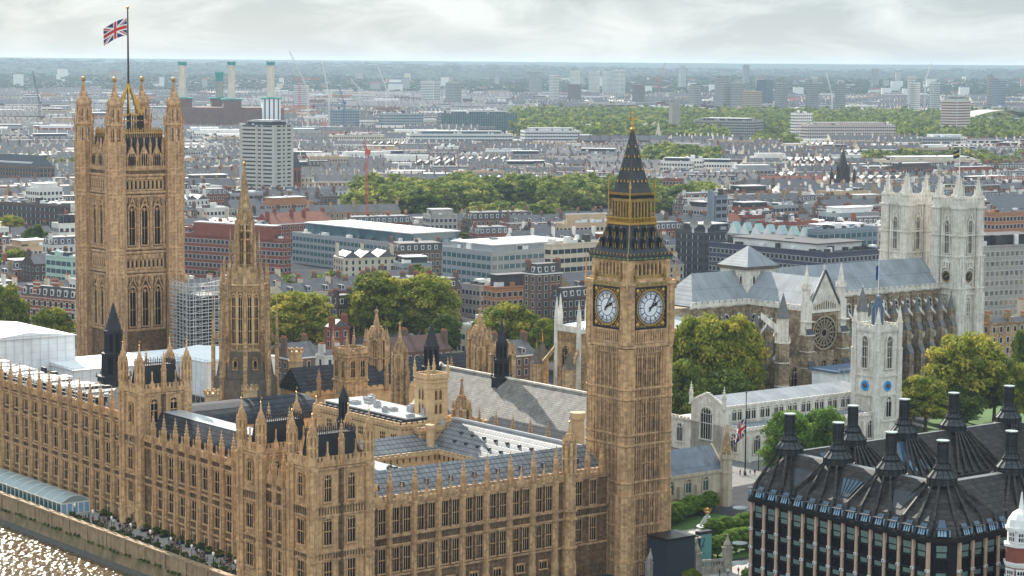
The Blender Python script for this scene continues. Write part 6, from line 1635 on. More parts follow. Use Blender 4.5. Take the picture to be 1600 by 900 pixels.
 # raised ribs gathering from the eaves to each chimney
 def ribs(pts):
  for (x, y), (cx, cy_) in pts:
   rib.bar((x, y, ZE + .3), (x + (1.0 if x < 3 else 0), y + (1.0 if y < 3 else 0) - (1.0 if y > lv - 3 else 0), ZM + .1), .7)
   x2, y2 = x + (1.0 if x < 3 else 0), y + (1.0 if y < 3 else 0) - (1.0 if y > lv - 3 else 0)
   dx_, dy_ = cx - x2, cy_ - y2; L = math.hypot(dx_, dy_); f = max(0, (L - 2.6) / L)
   rib.bar((x2, y2, ZM + .08), (x2 + dx_ * f, y2 + dy_ * f, ZR - .25), .62, 0, .34)
 P = []
 front_ch = [c for c in chim if c[0] < 8]
 for x in xs_l: y = lv - x; P.append(((.35, y), min(front_ch, key=lambda c: abs(c[1] - y))))
 near_ch = [c for c in chim if c[1] < 8]
 for x in xs_s: P.append(((x, .35), min(near_ch, key=lambda c: abs(c[0] - x))))
 far_ch = [c for c in chim if c[1] > 44]
 for x in xs_s: P.append(((x, lv - .35), min(far_ch, key=lambda c: abs(c[0] - x))))
 ribs(P);
 for c in far_ch + near_ch + front_ch:      # ribs on the courtyard slopes
  for k in range(-3, 4):
   if c in far_ch: rib.bar((c[0] + k * .6, c[1] - 2.4, ZR - .2), (c[0] + k * 2.2, lv - 14.3, 24.8), .34, 0, .6)
   elif c in near_ch: rib.bar((c[0] + k * .6, c[1] + 2.4, ZR - .2), (c[0] + k * 2.2, 14.3, 24.8), .34, 0, .6)
   else: rib.bar((c[0] + 2.4, c[1] + k * .6, ZR - .2), (14.3, c[1] + k * 1.6, 24.8), .34, 0, .6)
 rib.build('roof_rib', ['bronze_roof'], t)
 # glazed roof panels
 zf = lambda x: ZM + (x - 1.2) / 5.0 * (ZR - ZM) + .12
 gm = ['glass_blue', 'bronze', 'slate_dark', 'pane_sky']
 for yc in (38.0, 25.2, 12.6):
  mb = MB(); ya, yb = (yc - 2.6, yc + 2.6); mid = yc == 25.2
  mb.add([(1.9, ya + 1.6, zf(1.9)), (1.9, yb - 1.6, zf(1.9)), (4.3, yb, zf(4.3)), (4.3, ya, zf(4.3))], [(0, 3, 2, 1)], 0 if mid else 2)
  for k in range(6 if mid else 0): f = k / 5; mb.bar((1.9, ya + 1.6 + 2.0 * f, zf(1.9) + .04), (4.3, ya + 5.2 * f, zf(4.3) + .04), .12, 1)
  mb.build('roof_light', gm, t)
 zc = lambda y: ZR + .1 - (y - 7.4) / 7.1 * 7.6 + .12
 for xc in (16, 35): MB().add([(xc - 2.6, lv - 8.2, zc(8.2)), (xc + 2.6, lv - 8.2, zc(8.2)), (xc + 1.4, lv - 12, zc(12)), (xc - 1.4, lv - 12, zc(12))], [(3, 2, 1, 0)], 0).build('roof_light', gm, t)
 for cx in (20, 24, 27.5, 34.5, 38, 42): MB().add([(cx, lv - 13.0, 26.35), (cx + 1.4, lv - 13, 26.35), (cx + 1.3, lv - 11.4, 28.1), (cx + .1, lv - 11.4, 28.1)], [(0, 1, 2, 3)], 3).build('roof_light', gm, t)
 # round canopies at the far corner
 cp = mesh_of(MB().ngon(0, 0, 14, 1.5, 1.5, 0, .16), 'round_canopy', ['cap_pale'])
 for z in (2.8, 6.6, 10.4, 14.2, 21.0): link('round_canopy', cp, t, (.6, lv - .4, z))
dark_block()
def brick_turret_block():
 t = pal('brick_building', 'red brick corner building with white stone bands and domed turret at the frame edge', 'brick building', 297.5, 226)
 mb = MB(); mb.box(0, 26, 0, 16, -2, 22.0, 0)
 for z in np.arange(1, 22, 2.1): mb.box(-.06, 26.1, -.06, 16.06, z, z + .35, 1)
 mb.build('wall', ['brick_red', 'white_paint'], t)
 MB().gable(-.2, 26, 0, 16.3, 22, 27.5, 0, 'x').build('roof', ['slate_dark'], t)
 mb = MB(); mb.ngon(.2, 15.8, 8, 2.6, 2.6, -2, 23.6, 0)
 for z in np.arange(1, 22, 2.1): mb.ngon(.2, 15.8, 8, 2.68, 2.68, z, z + .35, 1)
 for z in (20.3, 23.4): mb.ngon(.2, 15.8, 8, 2.9, 2.9, z, z + .45, 1)
 mb.ngon(.2, 15.8, 8, 2.35, 2.35, 23.6, 26.4, 1); mb.ngon(.2, 15.8, 8, 2.75, 2.75, 26.2, 26.7, 1)
 for z0, z1, r0, r1 in ((26.7, 28.0, 2.5, 2.2), (28.0, 29.0, 2.2, 1.5), (29.0, 29.6, 1.5, .6), (29.6, 30.2, .45, .4), (30.2, 32.6, .38, .1)): mb.ngon(.2, 15.8, 12, r0, r1, z0, z1, 1)
 mb.build('turret', ['brick_red', 'white_paint'], t)
 w = window_mesh(1.3, 2.4, 3, 0, (.33, .66), 'white_paint', 'glass', .2, .18); w2 = window_mesh(1.1, 1.5, 3, 0, (.5,), 'white_paint', 'glass', .15, .12)
 for k in (2, 3, 4, 5):
  a = k * 45 + 90
  for z in (5.2, 11.2, 17.0): link('window', w, t, (.2 + 2.42 * math.cos(rad(a)), 15.8 + 2.42 * math.sin(rad(a)), z), rad(a + 90))
  link('window', w2, t, (.2 + 2.2 * math.cos(rad(a)), 15.8 + 2.2 * math.sin(rad(a)), 24.4), rad(a + 90))
brick_turret_block()
# ================================================================ TREES
def leaf_mat(name, c_dark, c_mid, c_lite):
 m, t, b = _mat(name); L = t.links.new
 at = N(t, 'ShaderNodeAttribute', attribute_name='tint')
 rp = N(t, 'ShaderNodeValToRGB'); e = rp.color_ramp.elements
 e[0].position = 0.0; e[0].color = (*c_dark, 1); e[1].position = 1.0; e[1].color = (*c_lite, 1)
 k = e.new(0.5); k.color = (*c_mid, 1)
 oi = N(t, 'ShaderNodeObjectInfo')
 ad = N(t, 'ShaderNodeMath', operation='MULTIPLY_ADD'); ad.inputs[1].default_value = .36; ad.inputs[2].default_value = -.18
 L(oi.outputs['Random'], ad.inputs[0])
 sm = N(t, 'ShaderNodeMath', operation='ADD'); L(at.outputs['Fac'], sm.inputs[0]); L(ad.outputs[0], sm.inputs[1])
 L(sm.outputs[0], rp.inputs['Fac']); L(rp.outputs['Color'], b.inputs['Base Color'])
 b.inputs['Roughness'].default_value = .75; b.inputs['Specular IOR Level'].default_value = .12
 tr = N(t, 'ShaderNodeBsdfTranslucent'); L(rp.outputs['Color'], tr.inputs['Color'])
 mx = N(t, 'ShaderNodeMixShader'); mx.inputs[0].default_value = .34
 out = t.nodes['Material Output']; L(b.outputs[0], mx.inputs[1]); L(tr.outputs[0], mx.inputs[2]); L(mx.outputs[0], out.inputs['Surface'])
leaf_mat('leaf_plane', (0.075, 0.11, 0.014), (0.23, 0.25, 0.03), (0.50, 0.42, 0.065))
leaf_mat('leaf_dark', (0.035, 0.065, 0.013), (0.10, 0.145, 0.024), (0.26, 0.28, 0.045))
leaf_mat('leaf_bright', (0.07, 0.13, 0.022), (0.14, 0.24, 0.04), (0.27, 0.34, 0.06))
leaf_mat('leaf_far', (0.10, 0.145, 0.03), (0.24, 0.28, 0.055), (0.50, 0.47, 0.11))
leaf_mat('leaf_hill', (0.03, 0.05, 0.02), (0.055, 0.08, 0.03), (0.10, 0.12, 0.045))
def leaf_cloud(rng, R, H, zc, clumps, per, leaf, inner=0.25, flat=.8):
 """leaf quads gathered in clumps through a lobed crown volume; returns vertex and tint arrays"""
 lob = rng.normal(size=(7, 3)); lob /= np.linalg.norm(lob, axis=1)[:, None]
 amp = rng.uniform(-.22, .26, 7)
 P, Nn, T = [], [], []
 for c in range(clumps):
  d = rng.normal(size=3); d /= np.linalg.norm(d)
  if d[2] < -.82: d[2] *= -1
  env = 1.0 + sum(a * max(0, d @ l) ** 3 for a, l in zip(amp, lob))
  rr = (rng.uniform(inner, 1) ** .45) * env * .86
  ctr = np.array([d[0] * R * rr, d[1] * R * rr, zc + d[2] * H * rr * (1 if d[2] > 0 else flat)])
  cr = R * rng.uniform(.15, .30); ctone = np.clip(rng.normal(.42, .2), 0, 1)
  n = int(per * rng.uniform(.7, 1.3))
  q = rng.normal(size=(n, 3)); q /= np.linalg.norm(q, axis=1)[:, None]
  q[:, 2] = np.where(q[:, 2] < -.3, -q[:, 2], q[:, 2])
  rad_ = cr * rng.uniform(.45, 1.05, n)[:, None]
  P.append(ctr + q * rad_ * np.array([1, 1, .8])); Nn.append(q + rng.normal(scale=.55, size=(n, 3)))
  T.append(np.clip(ctone + rng.normal(scale=.13, size=n), 0, 1))
 P = np.concatenate(P); Nn = np.concatenate(Nn); T = np.concatenate(T)
 Nn /= np.linalg.norm(Nn, axis=1)[:, None]
 a = np.cross(Nn, rng.normal(size=Nn.shape)); a /= np.linalg.norm(a, axis=1)[:, None] + 1e-9
 b = np.cross(Nn, a)
 s = leaf * rng.uniform(.6, 1.25, len(P))[:, None]
 V = np.stack([P - a * s, P - b * s * .7, P + a * s, P + b * s * .7], axis=1)
 return V.reshape(-1, 3), np.repeat(T, 4)
def cloud_mesh(name, V, T, m, extra=None):
 n = len(V) // 4
 me = bpy.data.meshes.new(name)
 me.vertices.add(len(V)); me.vertices.foreach_set('co', V.astype(np.float32).ravel())
 me.loops.add(4 * n); me.loops.foreach_set('vertex_index', np.arange(4 * n, dtype=np.int32))
 me.polygons.add(n); me.polygons.foreach_set('loop_start', np.arange(0, 4 * n, 4, dtype=np.int32)); me.polygons.foreach_set('loop_total', np.full(n, 4, dtype=np.int32))
 at = me.attributes.new('tint', 'FLOAT', 'POINT'); at.data.foreach_set('value', T.astype(np.float32))
 me.materials.append(MATS[m]); me.update(calc_edges=True); return me
def trunk_mesh(h, r, spread, rng):
 mb = MB(); mb.ngon(0, 0, 8, r * 1.35, r, 0, h * .12); mb.ngon(0, 0, 8, r, r * .7, h * .12, h * .42)
 for k in range(7):
  a = k * 2 * PI / 7 + rng.uniform(-.3, .3); z0 = h * rng.uniform(.26, .42); L = spread * rng.uniform(.45, .75)
  p = (math.cos(a) * L * .45, math.sin(a) * L * .45, z0 + h * .16); mb.bar((0, 0, z0), p, r * .9, 0, r * .6)
  mb.bar(p, (math.cos(a) * L, math.sin(a) * L, z0 + h * rng.uniform(.26, .4)), r * .6, 0, r * .2)
 mb.bar((0, 0, h * .4), (0, 0, h * .8), r * 1.1, 0, r * .3)
 return mesh_of(mb, 'trunk', ['bark'])
_rg = np.random.default_rng(5)
TREES = {}
for kind, m in (('plane', 'leaf_plane'), ('dark', 'leaf_dark'), ('bright', 'leaf_bright')):
 TREES[kind] = []
 for i in range(3):
  V, T = leaf_cloud(_rg, 9.0, 10.2, 10.8, 190, 125, .44, .2, .92)
  TREES[kind].append((cloud_mesh('crown', V, T, m), trunk_mesh(20, .55, 8, _rg)))
 V, T = leaf_cloud(_rg, 9.0, 9.8, 10.4, 60, 60, .8, .2, .95)
 TREES[kind + '_mid'] = [(cloud_mesh('crown', V, T, 'leaf_far' if kind != 'dark' else 'leaf_dark'), None)]
 V, T = leaf_cloud(_rg, 9.0, 9.4, 10.4, 60, 60, .8, .2, .95)
 TREES[kind + '_mid'].append((cloud_mesh('crown', V, T, 'leaf_far' if kind != 'dark' else 'leaf_dark'), None))
ALL_TREES = []
def tree(kind, label, loc, h, w, rz=None, group=None, name='tree'):
 """h total height, w crown width"""
 i = RND.randrange(len(TREES[kind])); cr, tk = TREES[kind][i]
 sx, sz = w / 16.6, h / 20.6
 rz = RND.random() * 6.28 if rz is None else rz
 if tk is None:
  o = link(name, cr, None, loc, rz, (sx, sx, sz)); o['label'] = label or ''; o['category'] = 'tree'
  if group: o['group'] = group
 else:
  o = thing(name, label, 'tree', loc, rz, group); o.scale = (sx, sx, sz)
  link('trunk', tk, o); link('crown', cr, o)
 ALL_TREES.append(o); return o
def tree_px(kind, label, px, ytop, depth, wpx, group=None, z0=0.0, name='plane_tree'):
 p = at_depth(px, ytop, depth); w = wpx * depth / FPX
 return tree(kind, label, Vector((p.x, p.y, z0)), p.z - z0, w, None, group, name)
G1 = 'big plane trees behind the palace'
for lab, px, yt, dep, w, k in (
 ('tall plane tree forming the left half of the big clump behind the palace roofs', 592, 424, 800, 105, 'plane'),
 ('tall plane tree forming the right half of the big clump behind the palace roofs', 662, 428, 805, 112, 'plane'),
 ('dark lower plane tree at the right edge of the big clump', 695, 490, 770, 60, 'dark'),
 ('broad plane tree between the spire tower and a red brick house', 470, 452, 770, 105, 'plane'),
 ('smaller tree tucked behind the right side of the spire tower', 438, 455, 785, 70, 'plane'),
 ('yellowing plane tree left of the clock tower behind the domed turrets', 800, 470, 760, 100, 'plane'),
 ('yellow-topped plane tree with lower crown beside the lady chapel', 856, 497, 745, 62, 'plane'),
 ('small pale tree left of the yellowing plane tree', 770, 488, 790, 60, 'plane'),
 ('huge plane tree right of the clock tower hiding the abbey choir', 1098, 486, 652, 105, 'plane'),
 ('huge plane tree beside the north transept, right half of the dark clump', 1152, 492, 655, 92, 'plane'),
 ('lower dark plane tree against the right flank of the clock tower', 1070, 560, 625, 75, 'dark'),
 ('shaded plane tree low in front of the abbey choir', 1135, 575, 630, 100, 'dark'),
 ('great plane tree before the abbey nave above the dark block chimneys', 1512, 516, 650, 124, 'plane'),
 ('bright yellow plane tree left of the great one on the abbey lawn', 1448, 586, 632, 84, 'plane'),
 ('dark round tree low between the two abbey lawn planes', 1490, 606, 640, 90, 'dark'),
 ('dark plane tree filling the gap right of the great abbey lawn plane', 1556, 560, 652, 84, 'dark'), ('dark bushy tree low at the far side of the abbey lawn', 1468, 600, 668, 80, 'dark'),
 ('bright plane tree at the right edge below the brown gabled house', 1594, 565, 640, 66, 'plane'),
 ('plane tree high at the right edge against the gabled house', 1598, 510, 690, 44, 'dark'),
 ('leafy tree in front of the parish church windows, left of two', 1232, 640, 548, 84, 'bright'),
 ('leafy tree in front of the parish church windows, right of two', 1292, 636, 556, 72, 'bright')):
 tree_px(k, lab, px, yt, dep, w, G1 if dep > 700 else None)
for lab, px, yt, dep, w, k in (
 ('yellow plane tree at the left edge beside the white scaffold shed', 12, 440, 760, 62, 'plane'),
 ('low yellow tree behind the white scaffold shed roof', 78, 478, 740, 74, 'plane'),
 ('pale tree behind the low slate mansard left of the square tower', 112, 486, 770, 40, 'plane'),
 ('bright tree left of the dark conical tree near the left edge', 14, 334, 1180, 52, 'plane'),
 ('dark conical tree left of the square tower', 54, 356, 1080, 46, 'dark'),
 ('low light tree below the dark conical tree', 30, 388, 1020, 60, 'plane')):
 tree_px(k, lab, px, yt, dep, w)
# ================================================================ CITY BUILDINGS
MSET = ['', 'roof_slate', 'win_far', 'frame_white', 'pot', 'roof_dark']
def face_windows(mb, L, h0, h1, fl, pitch, ww, wh, frame=True, gl=2, fr=3, strip=False, ox=0, oy=0, deg=0):
 mb.at(ox, oy, 0, deg)
 nf = max(1, int(round((h1 - h0) / fl))); n = max(1, int(L / pitch))
 for f in range(nf):
  z = h0 + (h1 - h0) * (f + .5) / nf
  if strip:
   mb.add([(.6, -.05, z - wh / 2), (L - .6, -.05, z - wh / 2), (L - .6, -.05, z + wh / 2), (.6, -.05, z + wh / 2)], [(0, 1, 2, 3)], gl)
   for i in range(1, n): x = L * i / n; mb.add([(x - .12, -.1, z - wh / 2), (x + .12, -.1, z - wh / 2), (x + .12, -.1, z + wh / 2), (x - .12, -.1, z + wh / 2)], [(0, 1, 2, 3)], fr)
   continue
  for i in range(n):
   x = L * (i + .5) / n
   if frame: mb.add([(x - ww / 2 - .14, -.05, z - wh / 2 - .14), (x + ww / 2 + .14, -.05, z - wh / 2 - .14), (x + ww / 2 + .14, -.05, z + wh / 2 + .14), (x - ww / 2 - .14, -.05, z + wh / 2 + .14)], [(0, 1, 2, 3)], fr)
   mb.add([(x - ww / 2, -.1, z - wh / 2), (x + ww / 2, -.1, z - wh / 2), (x + ww / 2, -.1, z + wh / 2), (x - ww / 2, -.1, z + wh / 2)], [(0, 1, 2, 3)], gl)
 mb.at()
def building(kind, w, d, h, rng, fine=True):
 """returns wall mesh builder and roof mesh builder in slots [wall, roof, window, frame, pot, dark]"""
 a, r = MB(), MB()
 a.box(0, w, 0, d, 0, h, 0)
 if kind in ('terrace', 'mansion', 'stucco'):
  fl, pitch, ww, wh = (3.3, 2.9, 1.15, 1.9) if kind != 'mansion' else (3.4, 2.6, 1.3, 2.0)
  for ox, oy, deg, L in ((0, 0, 0, w), (0, d, -90, d), (w, 0, 90, d)): face_windows(a, L, .8, h - .6, fl, pitch, ww, wh, fine or kind != 'terrace', 2, 3, False, ox, oy, deg)
  a.box(-.2, w + .2, -.25, d + .2, h - .5, h, 3 if rng.random() < .3 else 0)
  if kind == 'mansion':
   m = 3.6; r.add([(0, 0, h), (w, 0, h), (w, d, h), (0, d, h), (1.3, 1.3, h + m), (w - 1.3, 1.3, h + m), (w - 1.3, d - 1.3, h + m), (1.3, d - 1.3, h + m)], [(0, 1, 5, 4), (1, 2, 6, 5), (2, 3, 7, 6), (3, 0, 4, 7)], 1)
   r.add([(1.3, 1.3, h + m), (w - 1.3, 1.3, h + m), (w - 1.3, d - 1.3, h + m), (1.3, d - 1.3, h + m)], [(0, 1, 2, 3)], 5 if rng.random() < .5 else 1)
   for ox, oy, deg, L in ((0, 0, 0, w), (0, d, -90, d), (w, 0, 90, d)):
    r.at(ox, oy, 0, deg)
    for i in range(int(L / 3.4)):
     x = 1.9 + i * 3.4; r.box(x - .8, x + .8, .12, 1.3, h + 2.6, h + 2.75, 1); r.box(x - .75, x + .75, .1, 1.2, h + .5, h + 2.6, 3); r.add([(x - .5, .08, h + .8), (x + .5, .08, h + .8), (x + .5, .08, h + 2.3), (x - .5, .08, h + 2.3)], [(0, 1, 2, 3)], 2)
    r.at()
   zt = h + m
  else:
   zt = h + d * .32
   n = max(1, int(w / 7)); s = w / n
   if rng.random() < .12:
    for i in range(n): r.gable(i * s, (i + 1) * s, .3, d - .3, h, h + s * .35, 1, 'y')
   else: r.gable(0, w, -.2, d + .2, h, zt, 1, 'x', mend=0)
   if kind != 'terrace' or rng.random() < .4:
    for i in range(n): x = (i + .5) * s; r.box(x - .8, x + .8, .5, d * .4, h + .3, h + 2.2, 1); r.add([(x - .75, .47, h + .4), (x + .75, .47, h + .4), (x + .75, .47, h + 2.1), (x - .75, .47, h + 2.1)], [(0, 1, 2, 3)], 3); r.add([(x - .5, .43, h + .6), (x + .5, .43, h + .6), (x + .5, .43, h + 1.9), (x - .5, .43, h + 1.9)], [(0, 1, 2, 3)], 2)
  n = max(1, int(w / rng.uniform(7, 12)))
  for i in range(n + 1):
   x = min(w - .9, max(.1, w * i / n - .4)); y = d * rng.choice((.25, .5, .72)); hh = zt + rng.uniform(1.0, 2.2)
   r.box(x, x + .85, y - 1.4, y + 1.4, h, hh, 0)
   for k in range(4): r.box(x + .25, x + .6, y - 1.15 + k * .7, y - .8 + k * .7, hh, hh + .6, 4)
 else:
  strip = kind == 'strip'; fl = 3.6
  for ox, oy, deg, L in ((0, 0, 0, w), (0, d, -90, d), (w, 0, 90, d)) if kind != 'plain' else ():
   face_windows(a, L, .6, h - .6, fl, 3.2 if kind != 'grid' else 2.4, 1.7, 1.9, kind == 'grid', 2, 3, strip, ox, oy, deg)
  r.box(0, w, 0, d, h, h + .25, 1)
  for x0, x1, y0, y1 in ((0, w, 0, .35), (0, w, d - .35, d), (0, .35, .35, d - .35), (w - .35, w, .35, d - .35)): r.box(x0, x1, y0, y1, h + .02, h + .9, 0)
  if rng.random() < .55 and w > 14 and d > 10:
   r.box(w * .12, w * .88, d * .15, d * .85, h + .25, h + 3.3, rng.choice((0, 2, 3))); r.box(w * .1, w * .9, d * .13, d * .87, h + 3.3, h + 3.7, 1)
  for k in range(rng.randrange(6, 12) + int(w * d / 55 if fine else 0)):
   x, y = rng.uniform(1, max(1.5, w - 4)), rng.uniform(1, max(1.5, d - 4)); z = h + .25
   r.box(x, x + rng.uniform(.8, 4), y, y + rng.uniform(.8, 3.5), z, z + rng.uniform(.8, 4.4 if rng.random() < .2 else 2.4), rng.choice((0, 1, 3, 5, 5, 3)))
 return a, r
EXCL = []          # occupied circles and boxes (world)
def clear_of(x, y, rad_=0):
 for k, q in EXCL:
  if k == 'c' and (x - q[0]) ** 2 + (y - q[1]) ** 2 < (q[2] + rad_) ** 2: return False
  if k == 'uv':
   u, v = to_uv(Vector((x, y, 0)))
   if q[0] - rad_ < u < q[1] + rad_ and q[2] - rad_ < v < q[3] + rad_: return False
  if k == 'xy' and q[0] - rad_ < x < q[1] + rad_ and q[2] - rad_ < y < q[3] + rad_: return False
 return True
EXCL += [('uv', (150, 395, 200, 700)), ('uv', (380, 625, 380, 572)), ('uv', (150, 330, 560, 900)), ('xy', (-140, 45, 560, 835)), ('xy', (-115, 90, 1300, 1545))]
for o in ALL_TREES: EXCL.append(('c', (o.location.x, o.location.y, 9.0 * o.scale[0])))
HERO = {}
def hero(name, label, cat, px0, px1, ytop, depth, dep, ang, kind, wall, roof='roof_flat', win='win_far', h_extra=None, group=None, seed=1, z0=0, frame='frame_white'):
 """a building seen between photo columns px0..px1 with its roof line at ytop, at this distance"""
 rng = random.Random(seed)
 p0 = at_depth(px0, ytop, depth); p1 = at_depth(px1, ytop, depth); h = p0.z if h_extra is None else h_extra
 a = rad(ang); W_ = (p1.x - p0.x)
 c, s = math.cos(a), abs(math.sin(a))
 w = max(6.0, (W_ - dep * s) / c) if ang else W_
 ox = p0.x + (dep * math.sin(a) if ang > 0 else 0); oy = p0.y
 t = thing(name, label, cat, Vector((ox, oy, z0)), a, group)
 A, R_ = building(kind, w, dep, h - z0, rng, True)
 ms = [wall, roof, win, frame, 'pot', 'roof_dark']
 A.build('wall', ms, t); R_.build('roof', ms, t)
 cx, cy_ = ox + math.cos(a) * w / 2 - math.sin(a) * dep / 2, oy + math.sin(a) * w / 2 + math.cos(a) * dep / 2
 n = max(1, int(w / dep))
 for i in range(n + 1):
  f = i / n; EXCL.append(('c', (ox + math.cos(a) * w * f - math.sin(a) * dep / 2, oy + math.sin(a) * w * f + math.cos(a) * dep / 2, dep * .55)))
 HERO[name] = (t, w, dep, h - z0)
 return t, w, dep, h - z0
# ================================================================ LANDMARK BUILDINGS OF THE CITY
def blk(name, label, cat, pxc, ytop, depth, pxL, pxR, a=37.8, kind='grid', wall='concrete', roof='roof_flat', win='win_far', frame='frame_white', seed=1, group=None, zlow=0.0, wmax=None, dmax=None, extra=None, zt=None):
 """near corner at photo column pxc, its two fronts run back to columns pxL and pxR"""
 rng = random.Random(seed); p = at_depth(pxc, ytop, depth); h = p.z if zt is None else zt
 c, s = math.cos(rad(a)), math.sin(rad(a)); qR = (pxR - 800) / FPX; qL = (pxL - 800) / FPX
 w = max(4.0, (qR * p.y - p.x) / (c - qR * s)); d = max(4.0, (qL * p.y - p.x) / (-s - qL * c))
 if wmax: w = min(w, wmax)
 if dmax: d = min(d, dmax)
 t = thing(name, label, cat, Vector((p.x, p.y, 0)), rad(a), group)
 A, R_ = building(kind, w, d, h, rng, True)
 ms = [wall, roof, win, frame, 'pot', 'roof_dark']
 A.build('wall', ms, t)
 if extra: extra(R_, w, d, h)
 R_.build('roof', ms, t)
 for i in range(5):
  for j in range(5): EXCL.append(('c', (p.x + c * w * i / 4 - s * d * j / 4, p.y + s * w * i / 4 + c * d * j / 4, max(6, max(w, d) / 6))))
 return t, w, d, h
def setback(ins, h2, mi=2, cap=1):
 def f(R_, w, d, h):
  R_.box(ins, w - ins, ins, d - ins, h, h + h2, mi); R_.box(ins - .6, w - ins + .6, ins - .6, d - ins + .6, h + h2, h + h2 + .5, cap)
 return f
blk('mansion_block', 'red brick mansion block with rows of white windows left of the spire tower', 'mansion block', 443, 376, 1010, 286, 453, 58, 'grid', 'brick_red', 'roof_flat', extra=setback(6, 6, 0), seed=3)
t, w, d, h = blk('glass_office', 'long glass office with stepped terraces and green glazing behind the big plane trees', 'office', 640, 385, 1080, 455, 738, 40, 'strip', 'grey_panel', 'roof_pale', 'glass_city', seed=5, extra=setback(5, 5.5, 2))
t, w, d, h = blk('conference_hall', 'low pale hall with wide flat roof and glazed band left of the clock tower', 'hall', 768, 396, 955, 690, 912, 40, 'strip', 'grey_panel', 'roof_pale', 'glass_city', seed=6, extra=setback(3, 3, 0))
blk('apartment_block', 'tan stepped apartment block with white roofs just left of the clock tower belfry', 'apartment block', 880, 352, 1120, 868, 962, 30, 'grid', 'tan', 'roof_pale', seed=7, extra=setback(4, 5, 0))
blk('brick_house', 'dark brick house with steep black mansard and white dormers left of the clock dial', 'house', 838, 428, 850, 818, 878, 40, 'mansion', 'brick_brown', 'roof_dark', seed=8)
blk('brick_house', 'low brown mansard house touching the left edge of the clock tower', 'house', 878, 466, 835, 862, 925, 40, 'mansion', 'brick_dark', 'roof_dark', seed=9)
blk('office_building', 'orange brick office with dark glazed top floor left of the mansard houses', 'office', 775, 452, 880, 755, 835, 35, 'grid', 'orange_brick', 'roof_dark', seed=10, extra=setback(2, 5, 5))
blk('warehouse', 'plain beige block with ribbon windows behind the dark mansard house', 'office', 862, 385, 930, 850, 940, 40, 'strip', 'cream', 'roof_flat', seed=11)
blk('mansard_block', 'long blue slate mansard block with white windows behind the abbey', 'mansion block', 1292, 398, 900, 1108, 1388, 40, 'grid', 'blue_slate', 'roof_dark', seed=12)
def zig(R_, w, d, h):
 n = 7
 for i in range(n): R_.gable(.5, w - .5, d * i / n, d * (i + 1) / n, h + .3, h + 6.0, 2, 'x', mend=3)
blk('glass_roof_hall', 'building with a zigzag row of pale green glass gables behind the abbey crossing', 'hall', 1262, 378, 945, 1135, 1275, 40, 'strip', 'grey_panel', 'roof_flat', 'glass_roof', extra=zig, seed=13)
blk('glass_box', 'blue grey glass plant box on the roof behind the abbey nave', 'plant box', 1278, 362, 940, 1262, 1372, 38, 'strip', 'steel_blue', 'roof_pale', 'glass_city', seed=14)
def tubes(R_, w, d, h):
 for i in range(4): R_.ngon(-1.2, d * (i + .5) / 4, 10, .8, .8, 0, h + 2.5 + i % 2, 0)
blk('service_tower', 'dark square service tower with four steel tubes right of the clock spire', 'tower', 1118, 308, 1130, 1110, 1136, 40, 'strip', 'steel_blue', 'roof_dark', extra=tubes, seed=15)
blk('office_building', 'low dark office with white satellite dishes right of the clock tower lantern', 'office', 1100, 364, 1010, 1056, 1150, 40, 'strip', 'roof_dark', 'roof_flat', seed=16)
# satellite dishes stand on that roof
for px, lab in ((1083, 'white satellite dish tilted up on the dark low roof, left one'), (1104, 'white satellite dish on a lattice mount, right one')):
 p = at_depth(px, 350, 1004); s = thing('satellite_dish', lab, 'dish', Vector((p.x, p.y, p.z - 4)), rad(20))
 mb = MB(); n = 16; vs = [(0, 0, 0)]
 for k in range(n): a = 2 * PI * k / n; vs.append((2.1 * math.cos(a), -.9, 2.1 * math.sin(a)))
 mb.add(vs, [(0, 1 + k, 1 + (k + 1) % n) for k in range(n)] ); mb.bar((0, 0, 0), (0, -2.4, .4), .2); mb.bar((1.6, -.6, 1), (0, -2.4, .4), .12); mb.bar((-1.6, -.6, 1), (0, -2.4, .4), .12)
 o = mb.build('reflector', ['concrete'], s, (0, 0, 4.2)); MB().bar((0, 0, 0), (0, .3, 4.2), .8).build('mount', ['steel'], s)
# grey residential tower
t, w, d, h = blk('tower_block', 'grey concrete residential tower block with dark window bands left of centre', 'tower block', 428, 198, 1604, 375, 457, 58, 'plain', 'tower_concrete', 'roof_flat', seed=17, extra=setback(6, 4, 0))
mb = MB()
for k in range(20):
 z = 3 + k * 2.85
 for a_, b_ in ((.06, .45), (.52, .62), (.68, .94)):
  mb.at(0, d, 0, -90); mb.add([(d * a_, -.16, z), (d * b_, -.16, z), (d * b_, -.16, z + 1.15), (d * a_, -.16, z + 1.15)], [(0, 1, 2, 3)], 0)
 mb.at()
 for a_, b_ in ((.15, .34), (.45, .55), (.68, .86)): mb.add([(w * a_, -.16, z), (w * b_, -.16, z), (w * b_, -.16, z + 1.15), (w * a_, -.16, z + 1.15)], [(0, 1, 2, 3)], 0)
for x in (.0, .48, .65, 1.0): mb.at(0, d, 0, -90); mb.box(d * x - .5, d * x + .5, -.7, 0, 0, h, 1)
mb.at(); mb.build('window_band', ['win_far', 'tower_concrete'], t)
blk('stepped_office', 'brown banded office with stepped glass roof at the far left edge', 'office', 62, 262, 1690, -40, 84, 52, 'strip', 'brick_brown', 'roof_pale', seed=18, extra=lambda R_, w, d, h: (R_.add([(0, 0, h), (w, 0, h), (w, d, h), (0, d, h), (6, 6, h + 9), (w - 6, 6, h + 9), (w - 6, d - 6, h + 9), (6, d - 6, h + 9)], [(0, 1, 5, 4), (1, 2, 6, 5), (2, 3, 7, 6), (3, 0, 4, 7), (4, 5, 6, 7)], 2)))
blk('slate_block', 'long black slate mansard with white dormers left of the square tower', 'mansion block', 118, 468, 760, 28, 126, 55, 'mansion', 'band_brick2', 'roof_dark', seed=19)
